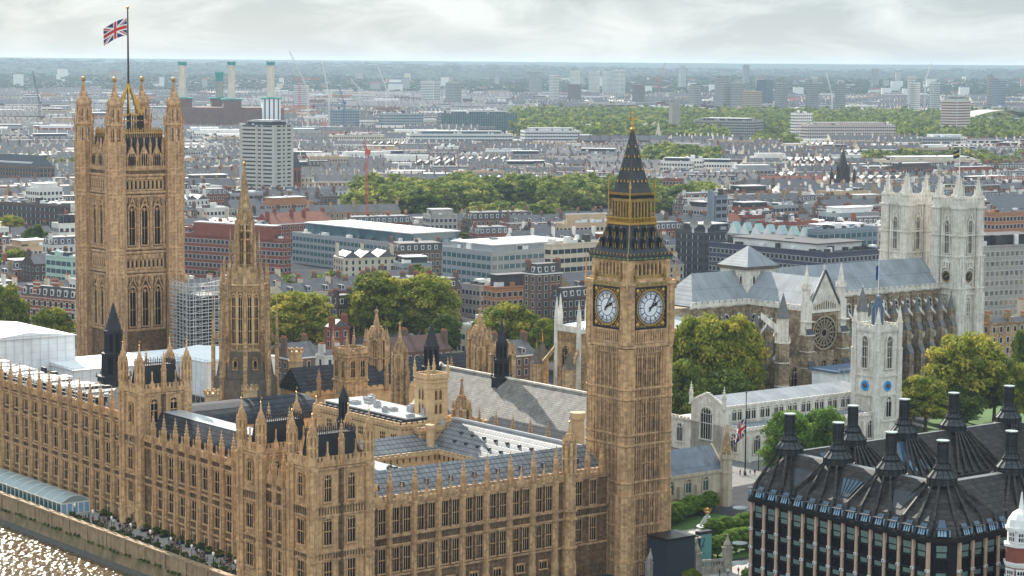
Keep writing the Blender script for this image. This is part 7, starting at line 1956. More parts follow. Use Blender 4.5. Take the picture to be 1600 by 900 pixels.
blk('long_office', 'long dark office roof stretching in from the left edge', 'office', 92, 322, 1200, -60, 108, 60, 'strip', 'brick_dark', 'roof_flat', seed=20)
blk('arched_house', 'white apartment block with arched glass top bays beside the square tower', 'apartment block', 92, 352, 1080, 78, 124, 30, 'grid', 'stucco', 'roof_pale', seed=21, extra=lambda R_, w, d, h: [R_.ngon(w * (i + .5) / 4, 1.5, 10, w / 9, w / 9, h, h + 5, 2) for i in range(4)])
blk('pale_block', 'pale office with green copper frame roof left of the square tower', 'office', 112, 405, 930, 68, 124, 50, 'strip', 'roof_pale2', 'roof_flat', 'glass_city', seed=22)
blk('bay_window_office', 'grey stone office with rows of projecting bay windows behind the abbey west tower', 'office', 1532, 388, 850, 1480, 1640, 30, 'grid', 'concrete', 'roof_dark', 'win_warm', seed=23, extra=setback(4, 4, 5))
blk('balcony_block', 'orange brick flats with balconies and slanted glass roof at the right edge', 'apartment block', 1555, 335, 1060, 1520, 1650, 35, 'grid', 'orange_brick', 'roof_flat', seed=24, extra=lambda R_, w, d, h: R_.add([(6, 0, h), (w, 0, h), (w, d, h + 8), (6, d, h + 8)], [(0, 1, 2, 3)], 2))
blk('gabled_house', 'brown gothic house with stepped gables right of the abbey west tower', 'house', 1548, 505, 765, 1540, 1640, 30, 'terrace', 'stone_spire', 'roof_slate', seed=25)
blk('yellow_office', 'yellow brick block with large square openings left of the black church spire', 'office', 1142, 266, 1950, 1133, 1184, 25, 'grid', 'tan', 'roof_pale', seed=26)
blk('red_offices', 'dark red stepped brick block behind the clock spire trees', 'office', 1050, 270, 1880, 1036, 1102, 25, 'strip', 'brick_red', 'roof_slate', seed=27)
blk('cream_flats', 'cream and white flats with flat roofs before the park at right', 'apartment block', 1390, 252, 2000, 1362, 1530, 20, 'grid', 'cream', 'roof_pale', seed=28)
blk('white_terrace', 'white stucco end house with chimneys at the right edge', 'house', 1545, 283, 1750, 1536, 1625, 20, 'mansion', 'stucco', 'roof_red', seed=29)
blk('slab_block', 'long grey slab block with checkered windows above the park', 'slab block', 1178, 190, 2950, 1080, 1190, 70, 'grid', 'concrete', 'roof_flat', seed=30, frame='grey_panel')
blk('striped_tower', 'round cornered tower block striped white and brown at right', 'tower block', 1496, 158, 2960, 1466, 1512, 52, 'strip', 'striped', 'roof_dark', 'brick_red', seed=31, extra=setback(8, 4, 5))
blk('balcony_slab', 'long pink and white balcony slab before the park, stepping down to the right', 'slab block', 1262, 196, 2700, 1232, 1396, 15, 'grid', 'pink_flats', 'roof_flat', 'win_far', seed=32, dmax=20)
blk('balcony_slab', 'white six storey slab standing at the left end of the balcony slab', 'slab block', 1244, 178, 2760, 1232, 1266, 15, 'grid', 'stucco', 'roof_flat', seed=33)
for lab, pc, yt, dep, L, R_, a, kd, wl in (
 ('white terraced apartment range far behind the grey tower block, first of three', 520, 212, 2440, 458, 600, 15, 'grid', 'cream'),
 ('white terraced apartment range in the middle, roofed with plant boxes', 640, 210, 2500, 602, 800, 12, 'strip', 'stucco'),
 ('white terraced apartment range left of the bridge, second of three', 820, 205, 2550, 735, 905, 12, 'strip', 'stucco'),
 ('beige office row behind the grey tower block with stair shafts', 330, 215, 2450, 285, 372, 15, 'grid', 'tan'),
 ('dark glass riverside block under construction with cranes', 520, 172, 3050, 472, 560, 20, 'strip', 'steel_blue'),
 ('half built glass block with pale floors right of the cranes', 600, 178, 3000, 540, 660, 20, 'strip', 'grey_panel'),
 ('blue glass riverside office with bright white roof edge', 690, 178, 3050, 662, 806, 15, 'strip', 'glass_city')):
 blk('riverside_block', lab, 'apartment block', pc, yt, dep, L, R_, a, kd, wl, 'roof_flat', 'glass_city', seed=int(pc), dmax=24, group='riverside blocks beyond the terraces')
# distant tower blocks
FT = [(656, 686, 128, 4850, 'stucco', 'white tower block with two dark blue stripes'), (694, 719, 130, 5000, 'concrete', 'grey tower block right of the striped white one'),
      (855, 871, 118, 5200, 'stucco', 'slim white tower block left of a row of four'), (888, 903, 111, 6300, 'stucco', 'white tower block, first of the even row of four'),
      (917, 934, 111, 6300, 'stucco', 'white tower block, second of the even row of four'), (938, 953, 111, 6400, 'stucco', 'white tower block, third of the even row of four'), (954, 974, 110, 6300, 'stucco', 'white tower block with dark stripes, last of the row of four'),
      (885, 905, 134, 5000, 'brick_brown', 'squat brown tower block below the row of four'), (985, 1004, 135, 5000, 'brick_brown', 'brown tower block behind the tip of the clock spire'), (1072, 1092, 134, 4700, 'concrete', 'pink grey tower block right of the clock spire tip'),
      (1113, 1138, 122, 4700, 'concrete', 'wide beige tower block above the slab block'), (1138, 1157, 130, 4700, 'concrete', 'beige tower block right of the wide beige one'), (1156, 1187, 143, 4400, 'tan', 'yellow framed square office above the park'),
      (1178, 1204, 126, 4800, 'glass_city', 'blue glass slab with flat top above the park'), (1207, 1227, 130, 4300, 'concrete', 'pinkish tower block, left of three equal ones'), (1255, 1275, 130, 4300, 'concrete', 'pinkish tower block, middle of three equal ones'),
      (1300, 1317, 131, 4300, 'concrete', 'pinkish tower block, right of three equal ones'), (1413, 1426, 120, 4700, 'stucco', 'thin pale tower block left of a grey pair'), (1418, 1433, 130, 4300, 'stucco', 'grey white tower block, left of the pair by the striped tower'),
      (1447, 1464, 130, 4300, 'stucco', 'grey white tower block, right of the pair by the striped tower'), (1538, 1548, 118, 4900, 'concrete', 'pointed pale tower at the far right'), (1546, 1566, 126, 4800, 'steel_blue', 'dark teal glass tower at the far right'),
      (824, 844, 112, 6400, 'concrete', 'faint grey twin tower left of the slim white one'), (458, 482, 134, 4300, 'stucco', 'pale half built tower behind the cranes'), (1056, 1068, 104, 7500, 'stucco', 'tiny pale tower near the horizon right of centre'),
      (1355, 1368, 108, 7800, 'concrete', 'tiny faint tower near the horizon at right'), (1156, 1167, 102, 8000, 'concrete', 'tiny tall tower on the skyline above the beige blocks')]
for i, (x0, x1, yt, dep, wl, lab) in enumerate(FT):
 blk('far_tower', lab, 'tower block', x0 + (x1 - x0) * .72, yt, dep, x0, x1, 60, 'strip' if i in (0, 6) else 'grid', wl, 'roof_flat', 'glass_city', seed=40 + i, group='distant tower blocks', frame='grey_panel')
# ---------------------------------------------------------------- power station
def power_station():
 p = ground(372, 213, 0); p = Vector((at_depth(372, 200, 3000).x, 3000, 0))
 t = thing('power_station', 'huge brown brick power station with tall pale chimneys wrapped in green netting', 'power station', p, rad(12))
 k = 3000 / FPX
 mb = MB(); mb.box(-88, 62, 0, 60, 0, 42, 0); mb.box(-88, -30, -18, 0, 0, 20, 0)
 for x in np.arange(-86, 60, 5.5): mb.box(x, x + 1.2, -.8, 0, 2, 41, 0)
 mb.build('hall', ['brick_power'], t)
 for px, yb, yt, w, m, nm in ((285, 152, 97, 12, 'chimney_pale', 1), (362, 154, 97, 11.5, 'chimney_pale', 1), (423, 152, 97, 12, 'chimney_pale', 1), (343, 152, 113, 12, 'concrete', 1)):
  off = 58 if px == 343 else 8
  q = at_depth(px, 150, 3000 + off); x = q.x - p.x; c, s = math.cos(rad(-12)), math.sin(rad(-12)); lx, ly = c * x - s * off, s * x + c * off
  zt = at_depth(px, yt, 3000 + off).z; zb = at_depth(px, yb, 3000 + off).z
  mb = MB(); r = w / 2 * k
  wrap = px == 423
  mb.box(lx - 12, lx + 12, ly - 12, ly + 12, 0, zb - 1, 2 if wrap else 1)
  for dx in (-9, -3, 3, 9): mb.box(lx + dx - .8, lx + dx + .8, ly - 13, ly - 12, 2, zb - 2, 3 if wrap else 1)
  mb.box(lx - 13.5, lx + 13.5, ly - 13.5, ly + 13.5, zb - 2, zb, 4)
  mb.build('wash_tower', ['brick_power', 'brick_power', 'white_sheet', 'slate_dark', 'net_green'], t)
  mb = MB(); mb.ngon(lx, ly, 16, r, r * .84, zb, zt - 3, 0)
  for j in range(16): a = j * PI / 8; mb.bar((lx + r * .98 * math.cos(a), ly + r * .98 * math.sin(a), zb), (lx + r * .85 * math.cos(a), ly + r * .85 * math.sin(a), zt - 4), .7, 0)
  mb.ngon(lx, ly, 16, r * 1.0, r * 1.02, zt - 4 if px != 343 else zt - 12, zt, 1)
  for j in range(12): a = j * PI / 6; mb.bar((lx + r * 1.05 * math.cos(a), ly + r * 1.05 * math.sin(a), zt - 4), (lx + r * 1.05 * math.cos(a), ly + r * 1.05 * math.sin(a), zt + 1.2), .5, 1)
  mb.build('chimney', [m, 'net_green'], t)
 for i in range(4): EXCL.append(('c', (p.x - 75 + i * 45, p.y + 20, 34)))
power_station()
# cranes
def crane(lab, px, ytop, ybase, depth, jib, up, m, lean=0.0):
 p0 = at_depth(px, ybase, depth); p1 = at_depth(px, ytop, depth)
 t = thing('tower_crane', lab, 'crane', Vector((p0.x, depth, 0)), 0, 'tower cranes on the skyline')
 h = p1.z; w = .55 * depth / 2500 + .35
 def lat(mb, a, b, s, th):
  a, b = Vector(a), Vector(b); d = (b - a); L = d.length; d.normalize(); n1 = d.cross(Vector((0, 1, 0))); n1.normalize(); n2 = d.cross(n1)
  c = [(n1 * i + n2 * j) * s for i, j in ((-1, -1), (1, -1), (1, 1), (-1, 1))]
  for q in c: mb.bar(tuple(a + q), tuple(b + q), th)
  n = max(2, int(L / (s * 3.2)))
  for i in range(n):
   for k in range(4): mb.bar(tuple(a + d * L * i / n + c[k]), tuple(a + d * L * (i + 1) / n + c[(k + 1) % 4]), th * .7)
 mb = MB(); lat(mb, (0, 0, 0), (0, 0, h), w, w * .4); mb.build('mast', [m], t)
 mb = MB(); lat(mb, (0, 0, h), (jib, 0, h + up), w * .75, w * .34); mb.bar((0, 0, h), (-jib * .28, 0, h + 1), w * .8); mb.box(-jib * .28 - 1.5, -jib * .28 + 1.5, -1, 1, h - 2, h + 1)
 mb.bar((0, 0, h), (-1, 0, h + 7), w * .5); mb.bar((-1, 0, h + 7), (jib * .7, 0, h + up * .7 + .5), w * .16); mb.build('jib', [m], t)
crane('red and white tower crane with its mast rising behind the glass office', 573, 236, 335, 1230, -2, 5, 'crane_red')
for lab, px, yt, yb, dep, jib, up, m in (
 ('white tower crane with steep jib leaning left beside the power station', 481, 140, 200, 2950, -24, 50, 'crane_white'), ('red tower crane with level jib behind the half built tower', 468, 124, 180, 3900, 36, 1, 'crane_red'),
 ('tall white tower crane with upright jib, middle of the skyline group', 514, 150, 205, 2900, -9, 46, 'crane_white'), ('pale tower crane with blue top in the skyline group', 537, 160, 208, 2850, -6, 20, 'crane_blue'),
 ('thin pale tower crane with jib leaning left right of the group', 604, 140, 180, 4200, -16, 42, 'crane_white'), ('faint pale tower crane behind the group of cranes', 562, 140, 175, 4600, -18, 22, 'crane_white'),
 ('tiny red crane with angled jib above the clock spire tip', 1030, 122, 140, 5600, 16, 40, 'crane_red'), ('white crane with raised jib right of the equal tower blocks', 1445, 128, 150, 4300, 10, 36, 'crane_white'),
 ('white crane leaning over the three pinkish tower blocks', 1300, 150, 165, 4200, -12, 44, 'crane_white'), ('dark crane with long raised jib at the far left', 62, 160, 190, 3300, -9, 46, 'crane_dark2')):
 if m not in MATS: mat(m, (0.12, 0.13, 0.16), rough=.6)
 crane(lab, px, yt, yb, dep, jib, up, m)
# slender stone chimney tower and the white river bridge
p = at_depth(1054, 160, 2950); t = thing('boiler_chimney', 'slim square brown chimney tower standing in front of the park', 'chimney', Vector((p.x, 2950, 0)), rad(20)); mb = MB(); h = p.z
mb.box(-5, 5, -5, 5, 0, h);
for x in (-5, -1.7, 1.7, 5): mb.box(x - .5, x + .5, -5.5, 5.5, 0, h - 4)
mb.box(-5.6, 5.6, -5.6, 5.6, h - 3, h); mb.build('shaft', ['concrete'], t)
p = at_depth(1029, 190, 2600); t = thing('church_spire', 'pale stone church spire standing before the far park trees', 'church', Vector((p.x, 2600, 0)), 0); h = p.z
mb = MB(); mb.box(-4, 4, -4, 4, 0, h * .5); mb.ngon(0, 0, 8, 4, .1, h * .5, h); mb.build('spire', ['cream'], t)
def bridge():
 t = thing('suspension_bridge', 'white suspension bridge with slim pylons and hanging cables beside the park', 'bridge', Vector((0, 3000, 0)), 0)
 mb = MB(); k = 3000 / FPX
 X = lambda px, d=0: at_depth(px, 200, 3000 + d).x
 for px, d in ((906, 0), (919, -30), (1010, 60), (1024, 90)):
  x = X(px, d); mb.box(x - 3.0, x + 3.0, d - 3, d + 3, 0, at_depth(px, 194, 3000 + d).z, 0)
 mb.build('pylon', ['frame_white'], t)
 mb = MB()
 for (pa, da, za), (pb, db, zb), sag in (((906, 0, 24), (880, -20, 8), 1), ((919, -30, 24), (962, 20, 9), 1), ((906, 0, 24), (958, 50, 9), 1), ((1010, 60, 24), (966, 40, 9), 1), ((1024, 90, 24), (975, 60, 9), 1), ((1024, 90, 24), (1045, 100, 8), 1)):
  pts = []
  for i in range(9):
   f = i / 8; z = za * (1 - f) ** 2 + zb * (1 - (1 - f) ** 2); px = pa + (pb - pa) * f; d = da + (db - da) * f; pts.append((X(px, d), d, z + 0))
  for a, b in zip(pts, pts[1:]): mb.bar(a, b, 1.3, 0)
  for a in pts[1:-1]: mb.bar(a, (a[0], a[1], 6), .6, 0)
 mb.build('cable', ['crane_red2'], t)
 MB().bar((X(870, -20), -20, 6), (X(1050, 100), 100, 6), 3.0).build('deck', ['frame_white'], t)
mat('crane_red2', (0.55, 0.42, 0.38)); bridge()
# black gothic church spire
p = at_depth(1318, 232, 1650); h = p.z; t = thing('church_tower', 'black gothic church tower with tall spire behind the abbey nave', 'church tower', Vector((p.x, 1650, 0)), rad(30))
mb = MB(); mb.box(-7, 7, -7, 7, 0, h * .48, 0); mb.ngon(0, 0, 8, 5.4, 5.0, h * .48, h * .62, 0); mb.ngon(0, 0, 8, 4.6, .1, h * .62, h, 0)
for a in (-1, 1):
 for b in (-1, 1): mb.ngon(a * 6, b * 6, 8, 1.5, 1.4, 0, h * .52, 0); mb.ngon(a * 6, b * 6, 8, 1.5, .1, h * .52, h * .68, 0)
for k in range(8): a = k * PI / 4; mb.ngon(4.4 * math.cos(a), 4.4 * math.sin(a), 4, .8, .05, h * .6, h * .74, 0)
mb.build('tower', ['black_stone'], t)
w_ = window_mesh(2.2, 9, 2, 2, (.5,), 'soot_stone', 'black', .4, .3)
for deg in (0, -90):
 for x in (-2, 2): put(t, 'window', w_, 0, 0, deg, x, 6, h * .26)
EXCL.append(('c', (p.x, 1650, 14)))
p = at_depth(461, 236, 1700); h = p.z; t = thing('church_tower', 'brown brick church tower with dark slate spire right of the grey tower block', 'church tower', Vector((p.x, 1700, 0)), rad(30))
mb = MB(); mb.box(-3.6, 3.6, -3.6, 3.6, 0, h * .66); mb.build('tower', ['brick_red'], t); MB().ngon(0, 0, 4, 5.2, .1, h * .66, h, 0, PI / 4).build('spire', ['slate_dark'], t)
w_ = window_mesh(1.3, 9, 1, .8, (), 'brick_brown', 'black', .3, .3)
for deg in (0, -90):
 for x in (-1.5, 1.5): put(t, 'window', w_, 0, 0, deg, x, 3.6, h * .36)
EXCL.append(('c', (p.x, 1700, 8)))
# pale arena roof
p = at_depth(1570, 182, 3600); t = thing('arena', 'white vaulted glass hall with curved roof at the far right', 'hall', Vector((p.x, 3600, 0)), rad(15)); mb = MB()
pr = [(-62 + 124 * i / 12, 22 + 12 * math.sin(PI * i / 12)) for i in range(13)]
for (x0, z0), (x1, z1) in zip(pr, pr[1:]): mb.add([(x0, 0, z0), (x1, 0, z1), (x1, 70, z1), (x0, 70, z0)], [(0, 1, 2, 3)], 0)
mb.build('roof', ['concrete'], t); A = MB(); A.box(-61, 61, 1, 69, 0, 22, 0); face_windows(A, 122, 1, 21, 5, 6, 4, 3.6, False, 1, 2, True, -61, 1, 0); A.build('wall', ['frame_white', 'glass_city', 'frame_white'], t)
for i in range(5): EXCL.append(('c', (p.x - 55 + i * 28, 3630, 30)))
for nm, lab, cat, pc, yt, dep, L, R_, a, kd, wl, rf in (
 ('brick_house', 'dark mansard house with white dormers between the two tree clumps', 'house', 528, 478, 800, 508, 556, 40, 'mansion', 'brick_dark', 'roof_dark'),
 ('brick_house', 'low red brick house in the gap between the two tree clumps', 'house', 520, 512, 745, 505, 545, 40, 'terrace', 'brick_red', 'roof_slate'),
 ('stucco_house', 'low white house with orange chimney pots behind the small stone stair tower', 'house', 508, 556, 700, 492, 536, 40, 'terrace', 'stucco', 'roof_slate'),
 ('long_house', 'long low dark red roof below the big plane clump', 'house', 610, 552, 705, 545, 705, 38, 'terrace', 'brick_brown', 'roof_red2'),
 ('stone_house', 'yellow stone hall with pale flat roof right of the big plane clump', 'hall', 728, 515, 790, 702, 776, 36, 'grid', 'cream', 'roof_pale'),
 ('brick_house', 'low dark roofed house behind the domed turrets', 'house', 760, 560, 700, 715, 840, 38, 'terrace', 'brick_brown', 'roof_slate'),
 ('brick_house', 'low slate roofed house under the right side of the spire tower', 'house', 450, 560, 715, 400, 500, 38, 'terrace', 'brick_brown', 'roof_slate')):
 blk(nm, lab, cat, pc, yt, dep, L, R_, a, kd, wl, rf, seed=int(pc), dmax=13)
# ================================================================ PARK TREES, STREET TREES, GENERIC CITY, FAR LAND
def visible(x, y, m=10): return abs(x) < .2299 * y + m + 6
rt = random.Random(21)
PARKS = []     # (px0, px1, depth0, depth1, n, kind group, label)
def belt(px0, px1, d0, d1, n, hmin, hmax, wmin, wmax, lab, grp, kinds=('plane_mid', 'bright_mid', 'dark_mid', 'plane_mid')):
 for i in range(n):
  f = (i + .5) / n; px = px0 + (px1 - px0) * ((i * .618) % 1.0); dep = d0 + (d1 - d0) * f
  x = (px - 800) / FPX * dep
  o = tree(rt.choice(kinds), '', Vector((x, dep, 0)), rt.uniform(hmin, hmax), rt.uniform(wmin, wmax), None, grp, 'park_tree')
  o['park'] = lab; EXCL.append(('c', (x, dep, wmax * .42)))
belt(560, 720, 1440, 1620, 34, 21, 27, 20, 28, 'square behind the glass office', 'trees of the green square')
belt(700, 962, 1540, 1680, 40, 21, 26, 19, 26, 'long avenue in the middle distance', 'trees of the long avenue')
belt(735, 905, 1330, 1440, 8, 17, 22, 18, 24, 'playing field edge', 'trees at the playing field')
belt(1008, 1122, 1500, 1650, 20, 18, 24, 18, 25, 'garden right of the clock spire', 'trees in the square right of the spire')
belt(1012, 1124, 2020, 2260, 18, 24, 30, 22, 30, 'square beyond the stucco terraces', 'trees in the far square')
belt(1136, 1262, 1150, 1190, 7, 15, 19, 15, 21, 'street behind the zigzag glass roof', 'street trees behind the abbey')
belt(1350, 1600, 2080, 2250, 24, 18, 26, 20, 28, 'garden before the striped tower', 'trees before the striped tower')
belt(1085, 1150, 830, 850, 3, 17, 20, 13, 17, 'yard behind the crossing lantern', 'yellow trees behind the abbey')
belt(1270, 1340, 850, 870, 4, 16, 19, 11, 14, 'yard behind the nave roof', 'yellow trees behind the abbey')
belt(0, 120, 1900, 2020, 14, 15, 22, 18, 26, 'street by the stepped office', 'trees at the far left')
belt(430, 560, 900, 1000, 7, 11, 16, 10, 15, 'court below the glass office', 'small court trees')
belt(640, 760, 985, 1010, 4, 13, 16, 9, 13, 'forecourt of the glass office', 'small court trees')
belt(790, 850, 930, 945, 3, 13, 15, 8, 11, 'yard behind the orange office', 'small court trees')
belt(1185, 1240, 2560, 2680, 10, 20, 30, 24, 32, 'gap between the slab blocks', 'trees between the slabs')
belt(1390, 1600, 930, 1800, 26, 9, 14, 9, 14, 'streets behind the abbey towers', 'street trees at right')
belt(130, 560, 1150, 1450, 16, 9, 14, 9, 14, 'streets behind the spire tower', 'street trees at left')
belt(560, 960, 960, 1300, 16, 9, 14, 8, 13, 'streets behind the pale hall', 'street trees in the centre')
belt(130, 420, 900, 1150, 12, 9, 14, 8, 13, 'streets beside the red mansion block', 'street trees at left')
belt(1050, 1420, 960, 1150, 12, 9, 14, 8, 13, 'streets around the zigzag glass roof', 'street trees behind the abbey')
# ---- generic buildings
PAL = [('terrace', 'brick_brown', 'roof_slate', 'brown brick terrace'), ('terrace', 'brick_yellow', 'roof_slate', 'yellow brick terrace'), ('terrace', 'brick_dark', 'roof_slate', 'dark brick terrace'),
       ('mansion', 'brick_red', 'roof_slate', 'red brick mansion block'), ('mansion', 'brick_brown', 'roof_dark', 'brown mansard block'), ('mansion', 'stucco', 'roof_slate', 'white mansard block'),
       ('stucco', 'stucco', 'roof_slate', 'white stucco terrace'), ('stucco', 'cream', 'roof_slate', 'cream stucco terrace'),
       ('grid', 'concrete', 'roof_flat', 'grey flat roofed office'), ('grid', 'stucco', 'roof_pale', 'white flat roofed block'), ('grid', 'tan', 'roof_pale', 'tan flat roofed block'), ('grid', 'orange_brick', 'roof_flat', 'orange brick block'),
       ('strip', 'grey_panel', 'roof_pale', 'grey glass banded office'), ('strip', 'brick_dark', 'roof_flat', 'dark banded office'), ('grid', 'brick_red', 'roof_flat', 'red flat roofed block'), ('terrace', 'brick_red', 'roof_red', 'red roofed brick terrace')]
WT_NEAR = [5, 4, 3, 5, 4, 4, 4, 4, 4, 4, 4, 2, 3, 2, 3, 1]
WT_MID = [8, 6, 5, 4, 2, 4, 10, 8, 3, 4, 3, 1, 2, 1, 2, 1]
WT_FAR = [4, 5, 3, 3, 1, 3, 6, 5, 6, 7, 5, 2, 3, 2, 2, 1]
MIX = ['stucco', 'roof_slate', 'win_far', 'frame_white', 'pot', 'roof_dark', 'brick_red', 'brick_brown', 'brick_yellow', 'brick_dark', 'cream', 'concrete', 'tan', 'orange_brick', 'grey_panel', 'roof_flat', 'roof_pale', 'roof_red']
FARMB = MB(); GEN = []
def far_add(A, R_, wall, roof, x, y, ang):
 c, s = math.cos(ang), math.sin(ang); mp = [MIX.index(wall), MIX.index(roof), 2, 3, 4, 5]
 for B in (A, R_):
  b = len(FARMB.v); FARMB.v.extend((x + c * px - s * py, y + s * px + c * py, pz) for px, py, pz in B.v)
  FARMB.f.extend(tuple(b + i for i in f) for f in B.f); FARMB.m.extend(mp[m] for m in B.m)
rg = random.Random(77)
NEAR_MAX = 290
def district(y0, y1, ang_fn, row, lens, deps, hts, wt, fine, xr=(-9, 9)):
 """rows of plots laid along each district's own street grid"""
 a = rad(ang_fn); c, s = math.cos(a), math.sin(a)
 us = [c * x + s * y for x, y in ((-.24 * y0, y0), (.24 * y0, y0), (-.24 * y1, y1), (.24 * y1, y1))]; vs = [-s * x + c * y for x, y in ((-.24 * y0, y0), (.24 * y0, y0), (-.24 * y1, y1), (.24 * y1, y1))]
 v = min(vs)
 while v < max(vs):
  d = rg.uniform(*deps); u = min(us) + rg.uniform(0, 20)
  while u < max(us):
   k, wall, roof, form = PAL[rg.choices(range(len(PAL)), wt)[0]]
   w = rg.uniform(*lens) * (1.5 if k in ('terrace', 'stucco') else 1.0); h = rg.uniform(*hts) * (1.25 if k in ('grid', 'strip') and rg.random() < .4 else 1.0)
   x, y = c * u - s * v, s * u + c * v; cx, cy_ = x + c * w / 2 - s * d / 2, y + s * w / 2 + c * d / 2
   if y0 <= cy_ < y1 and xr[0] <= cx / cy_ < xr[1] and visible(cx, cy_, w) and all(clear_of(x + c * w * f - s * d / 2, y + s * w * f + c * d / 2, d * .5) for f in (.1, .5, .9)):
    j = rad(rg.uniform(-4, 4)); dd = d * rg.uniform(.8, 1.1)
    A, R_ = building(k, w, dd, h, rg, fine)
    GEN.append((cy_, A, R_, wall, roof, form, x, y, a + j, w, dd, h))
   u += w + rg.choice((0, 0, 1.5, 6, 9))
  v += d + row * rg.uniform(.7, 1.3)
district(700, 1000, 37.8, 9, (12, 28), (11, 17), (9, 17), WT_NEAR, True)
for q0, q1, an in ((-9, -.08, 40), (-.08, .06, 22), (.06, 9, 33)): district(1000, 1500, an, 10, (14, 38), (12, 18), (11, 20), WT_NEAR, True, (q0, q1))
for k, (q0, q1, an) in enumerate(((-9, -.1, 28), (-.1, .02, 9), (.02, .1, -14), (.1, .17, 14), (.17, 9, 33))): district(1500, 2500, an, 13, (18, 55), (11, 16), (10, 17), WT_MID, False, (q0, q1))
EXCL.append(('xy', (10, 800, 2700, 3100)))
district(2500, 3000, 12, 22, (26, 70), (14, 22), (10, 18), WT_FAR, False)
for q0, q1, an in ((-9, -.12, 5), (-.12, .005, 24)): district(3050, 4300, an, 40, (24, 80), (14, 26), (8, 17), WT_FAR, False, (q0, q1))
for q0, q1, an in ((-9, -.12, 20), (-.12, 0, -9), (0, .12, 31), (.12, 9, 6)): district(4300, 6500, an, 75, (26, 90), (16, 30), (8, 20), WT_FAR, False, (q0, q1))
GEN.sort(key=lambda g: g[0])
kinds_n = {}
near_objs = []
NAMES = {'terrace': 'terrace_house', 'mansion': 'mansion_block', 'stucco': 'stucco_house', 'grid': 'flat_roofed_block', 'strip': 'office_building'}
for g in GEN:
 cy_, A, R_, wall, roof, form, x, y, ang, w, dd, h = g
 if len(near_objs) < NEAR_MAX and cy_ < 1500:
  t = thing('town_building', '', 'building', Vector((x, y, 0)), ang, 'town buildings behind the palace and abbey')
  ms = [wall, roof, 'win_far', 'frame_white', 'pot', 'roof_dark']
  A.build('wall', ms, t); R_.build('roof', ms, t); near_objs.append((t, form, cy_, w, dd, h, ang))
 else: far_add(A, R_, wall, roof, x, y, ang)
o = FARMB.build('distant_city', MIX); o['kind'] = 'stuff'
tag(o, 'mass of small roofs and houses filling the city beyond the trees', 'city')
# ---- far woods and street trees: small leaf clouds gathered in one mass
def small_cloud(rng, n, leaf):
 return leaf_cloud(rng, 8.0, 7.5, 9.5, max(4, n // 12), 12, leaf)
_rf = np.random.default_rng(9)
PROT = [small_cloud(_rf, 150, 1.5) for _ in range(5)]
PROT2 = [small_cloud(_rf, 60, 2.6) for _ in range(4)]
def woods(name, label, pts, prot, m):
 Vs, Ts = [], []
 for x, y, z, w, h in pts:
  V, T = prot[_rf.integers(len(prot))]; a = _rf.uniform(0, 6.28); c, s = math.cos(a), math.sin(a)
  k = w / 16.0; X = V[:, 0] * c - V[:, 1] * s; Y = V[:, 0] * s + V[:, 1] * c
  Vs.append(np.stack([X * k + x, Y * k + y, V[:, 2] * h / 18.0 + z], 1)); Ts.append(np.clip(T + _rf.normal(0, .16), 0, 1))
 me = cloud_mesh(name, np.concatenate(Vs), np.concatenate(Ts), m); o = link(name, me); o['kind'] = 'stuff'; return tag(o, label, 'woods')
pts = []
for dep in np.arange(2740, 4250, 34):              # the big riverside park
 n = int(60 * dep / 3500)
 for i in range(n):
  px = rt.uniform(800, 1605) if dep > 3000 else rt.uniform(1400, 1605) if rt.random() < .6 else rt.uniform(860, 1130)
  x = (px - 800) / FPX * dep
  if dep > 3990 and rt.random() < .4: continue
  if dep > 3100 or all(not (k == 'c' and (x - q[0]) ** 2 + (dep - q[1]) ** 2 < (q[2] + 6) ** 2) for k, q in EXCL): pts.append((x, dep, 0, rt.uniform(20, 36), rt.uniform(20, 31)))
woods('park_woods', 'deep green belt of park trees beyond the river', pts, PROT, 'leaf_far')
pts = []
for i in range(2600):                                # street trees across the middle and far town
 dep = rt.uniform(1500, 6600) if rt.random() < .75 else rt.uniform(2550, 3000); x = rt.uniform(-.24, .24) * dep
 if dep < 2990 and not clear_of(x, dep, 3): continue
 if dep < 2500 and rt.random() < .5: continue
 w = rt.uniform(8, 16) * (1.5 if dep > 4000 else 1); pts.append((x, dep, 0, w, rt.uniform(9, 15)))
woods('street_woods', 'scattered street trees among the far roofs', pts, PROT2, 'leaf_far')
# ---- rising far land with woods and villa specks
def ridge(name, y0, y1, prof, m='land_far', n=90):
 mb = MB(); rr = random.Random(int(y0)); rows = 9
 for j in range(rows):
  f = j / (rows - 1); Y = y0 + (y1 - y0) * f
  for i in range(n + 1):
   x = (-.34 + .68 * i / n) * y1; q = i / n
   z = prof(q) * (math.sin(f * PI / 2) ** 1.3) + (rr.uniform(-1, 1) * 1.0 * f) - 3
   mb.v.append((x, Y, z))
 for j in range(rows - 1):
  for i in range(n): a = j * (n + 1) + i; mb.f.append((a, a + 1, a + n + 2, a + n + 1)); mb.m.append(0)
 return setting(name, mb, [m])
h1 = lambda q: 34 + 8 * math.sin(q * 9 + 1) + 6 * math.sin(q * 23)
h2 = lambda q: 66 + 22 * (1 - q) + 8 * math.sin(q * 7 + .5) + 5 * math.sin(q * 17)
h3 = lambda q: 117 + 7 * max(0, .75 - q) + 3 * math.sin(q * 6 + 2)
ridge('hills', 6600, 9500, h1); ridge('hills', 9600, 14500, h2); ridge('hills', 15000, 21000, h3)
pts = []
for i in range(5200):
 Y = rt.uniform(6400, 9400); q = rt.random(); f = max(0, (Y - 6600) / 2900); z = h1(q) * math.sin(min(1, f) * PI / 2) ** 1.3 - 3
 pts.append(((-.34 + .68 * q) * 9500, Y, z, rt.uniform(34, 70), rt.uniform(14, 24)))
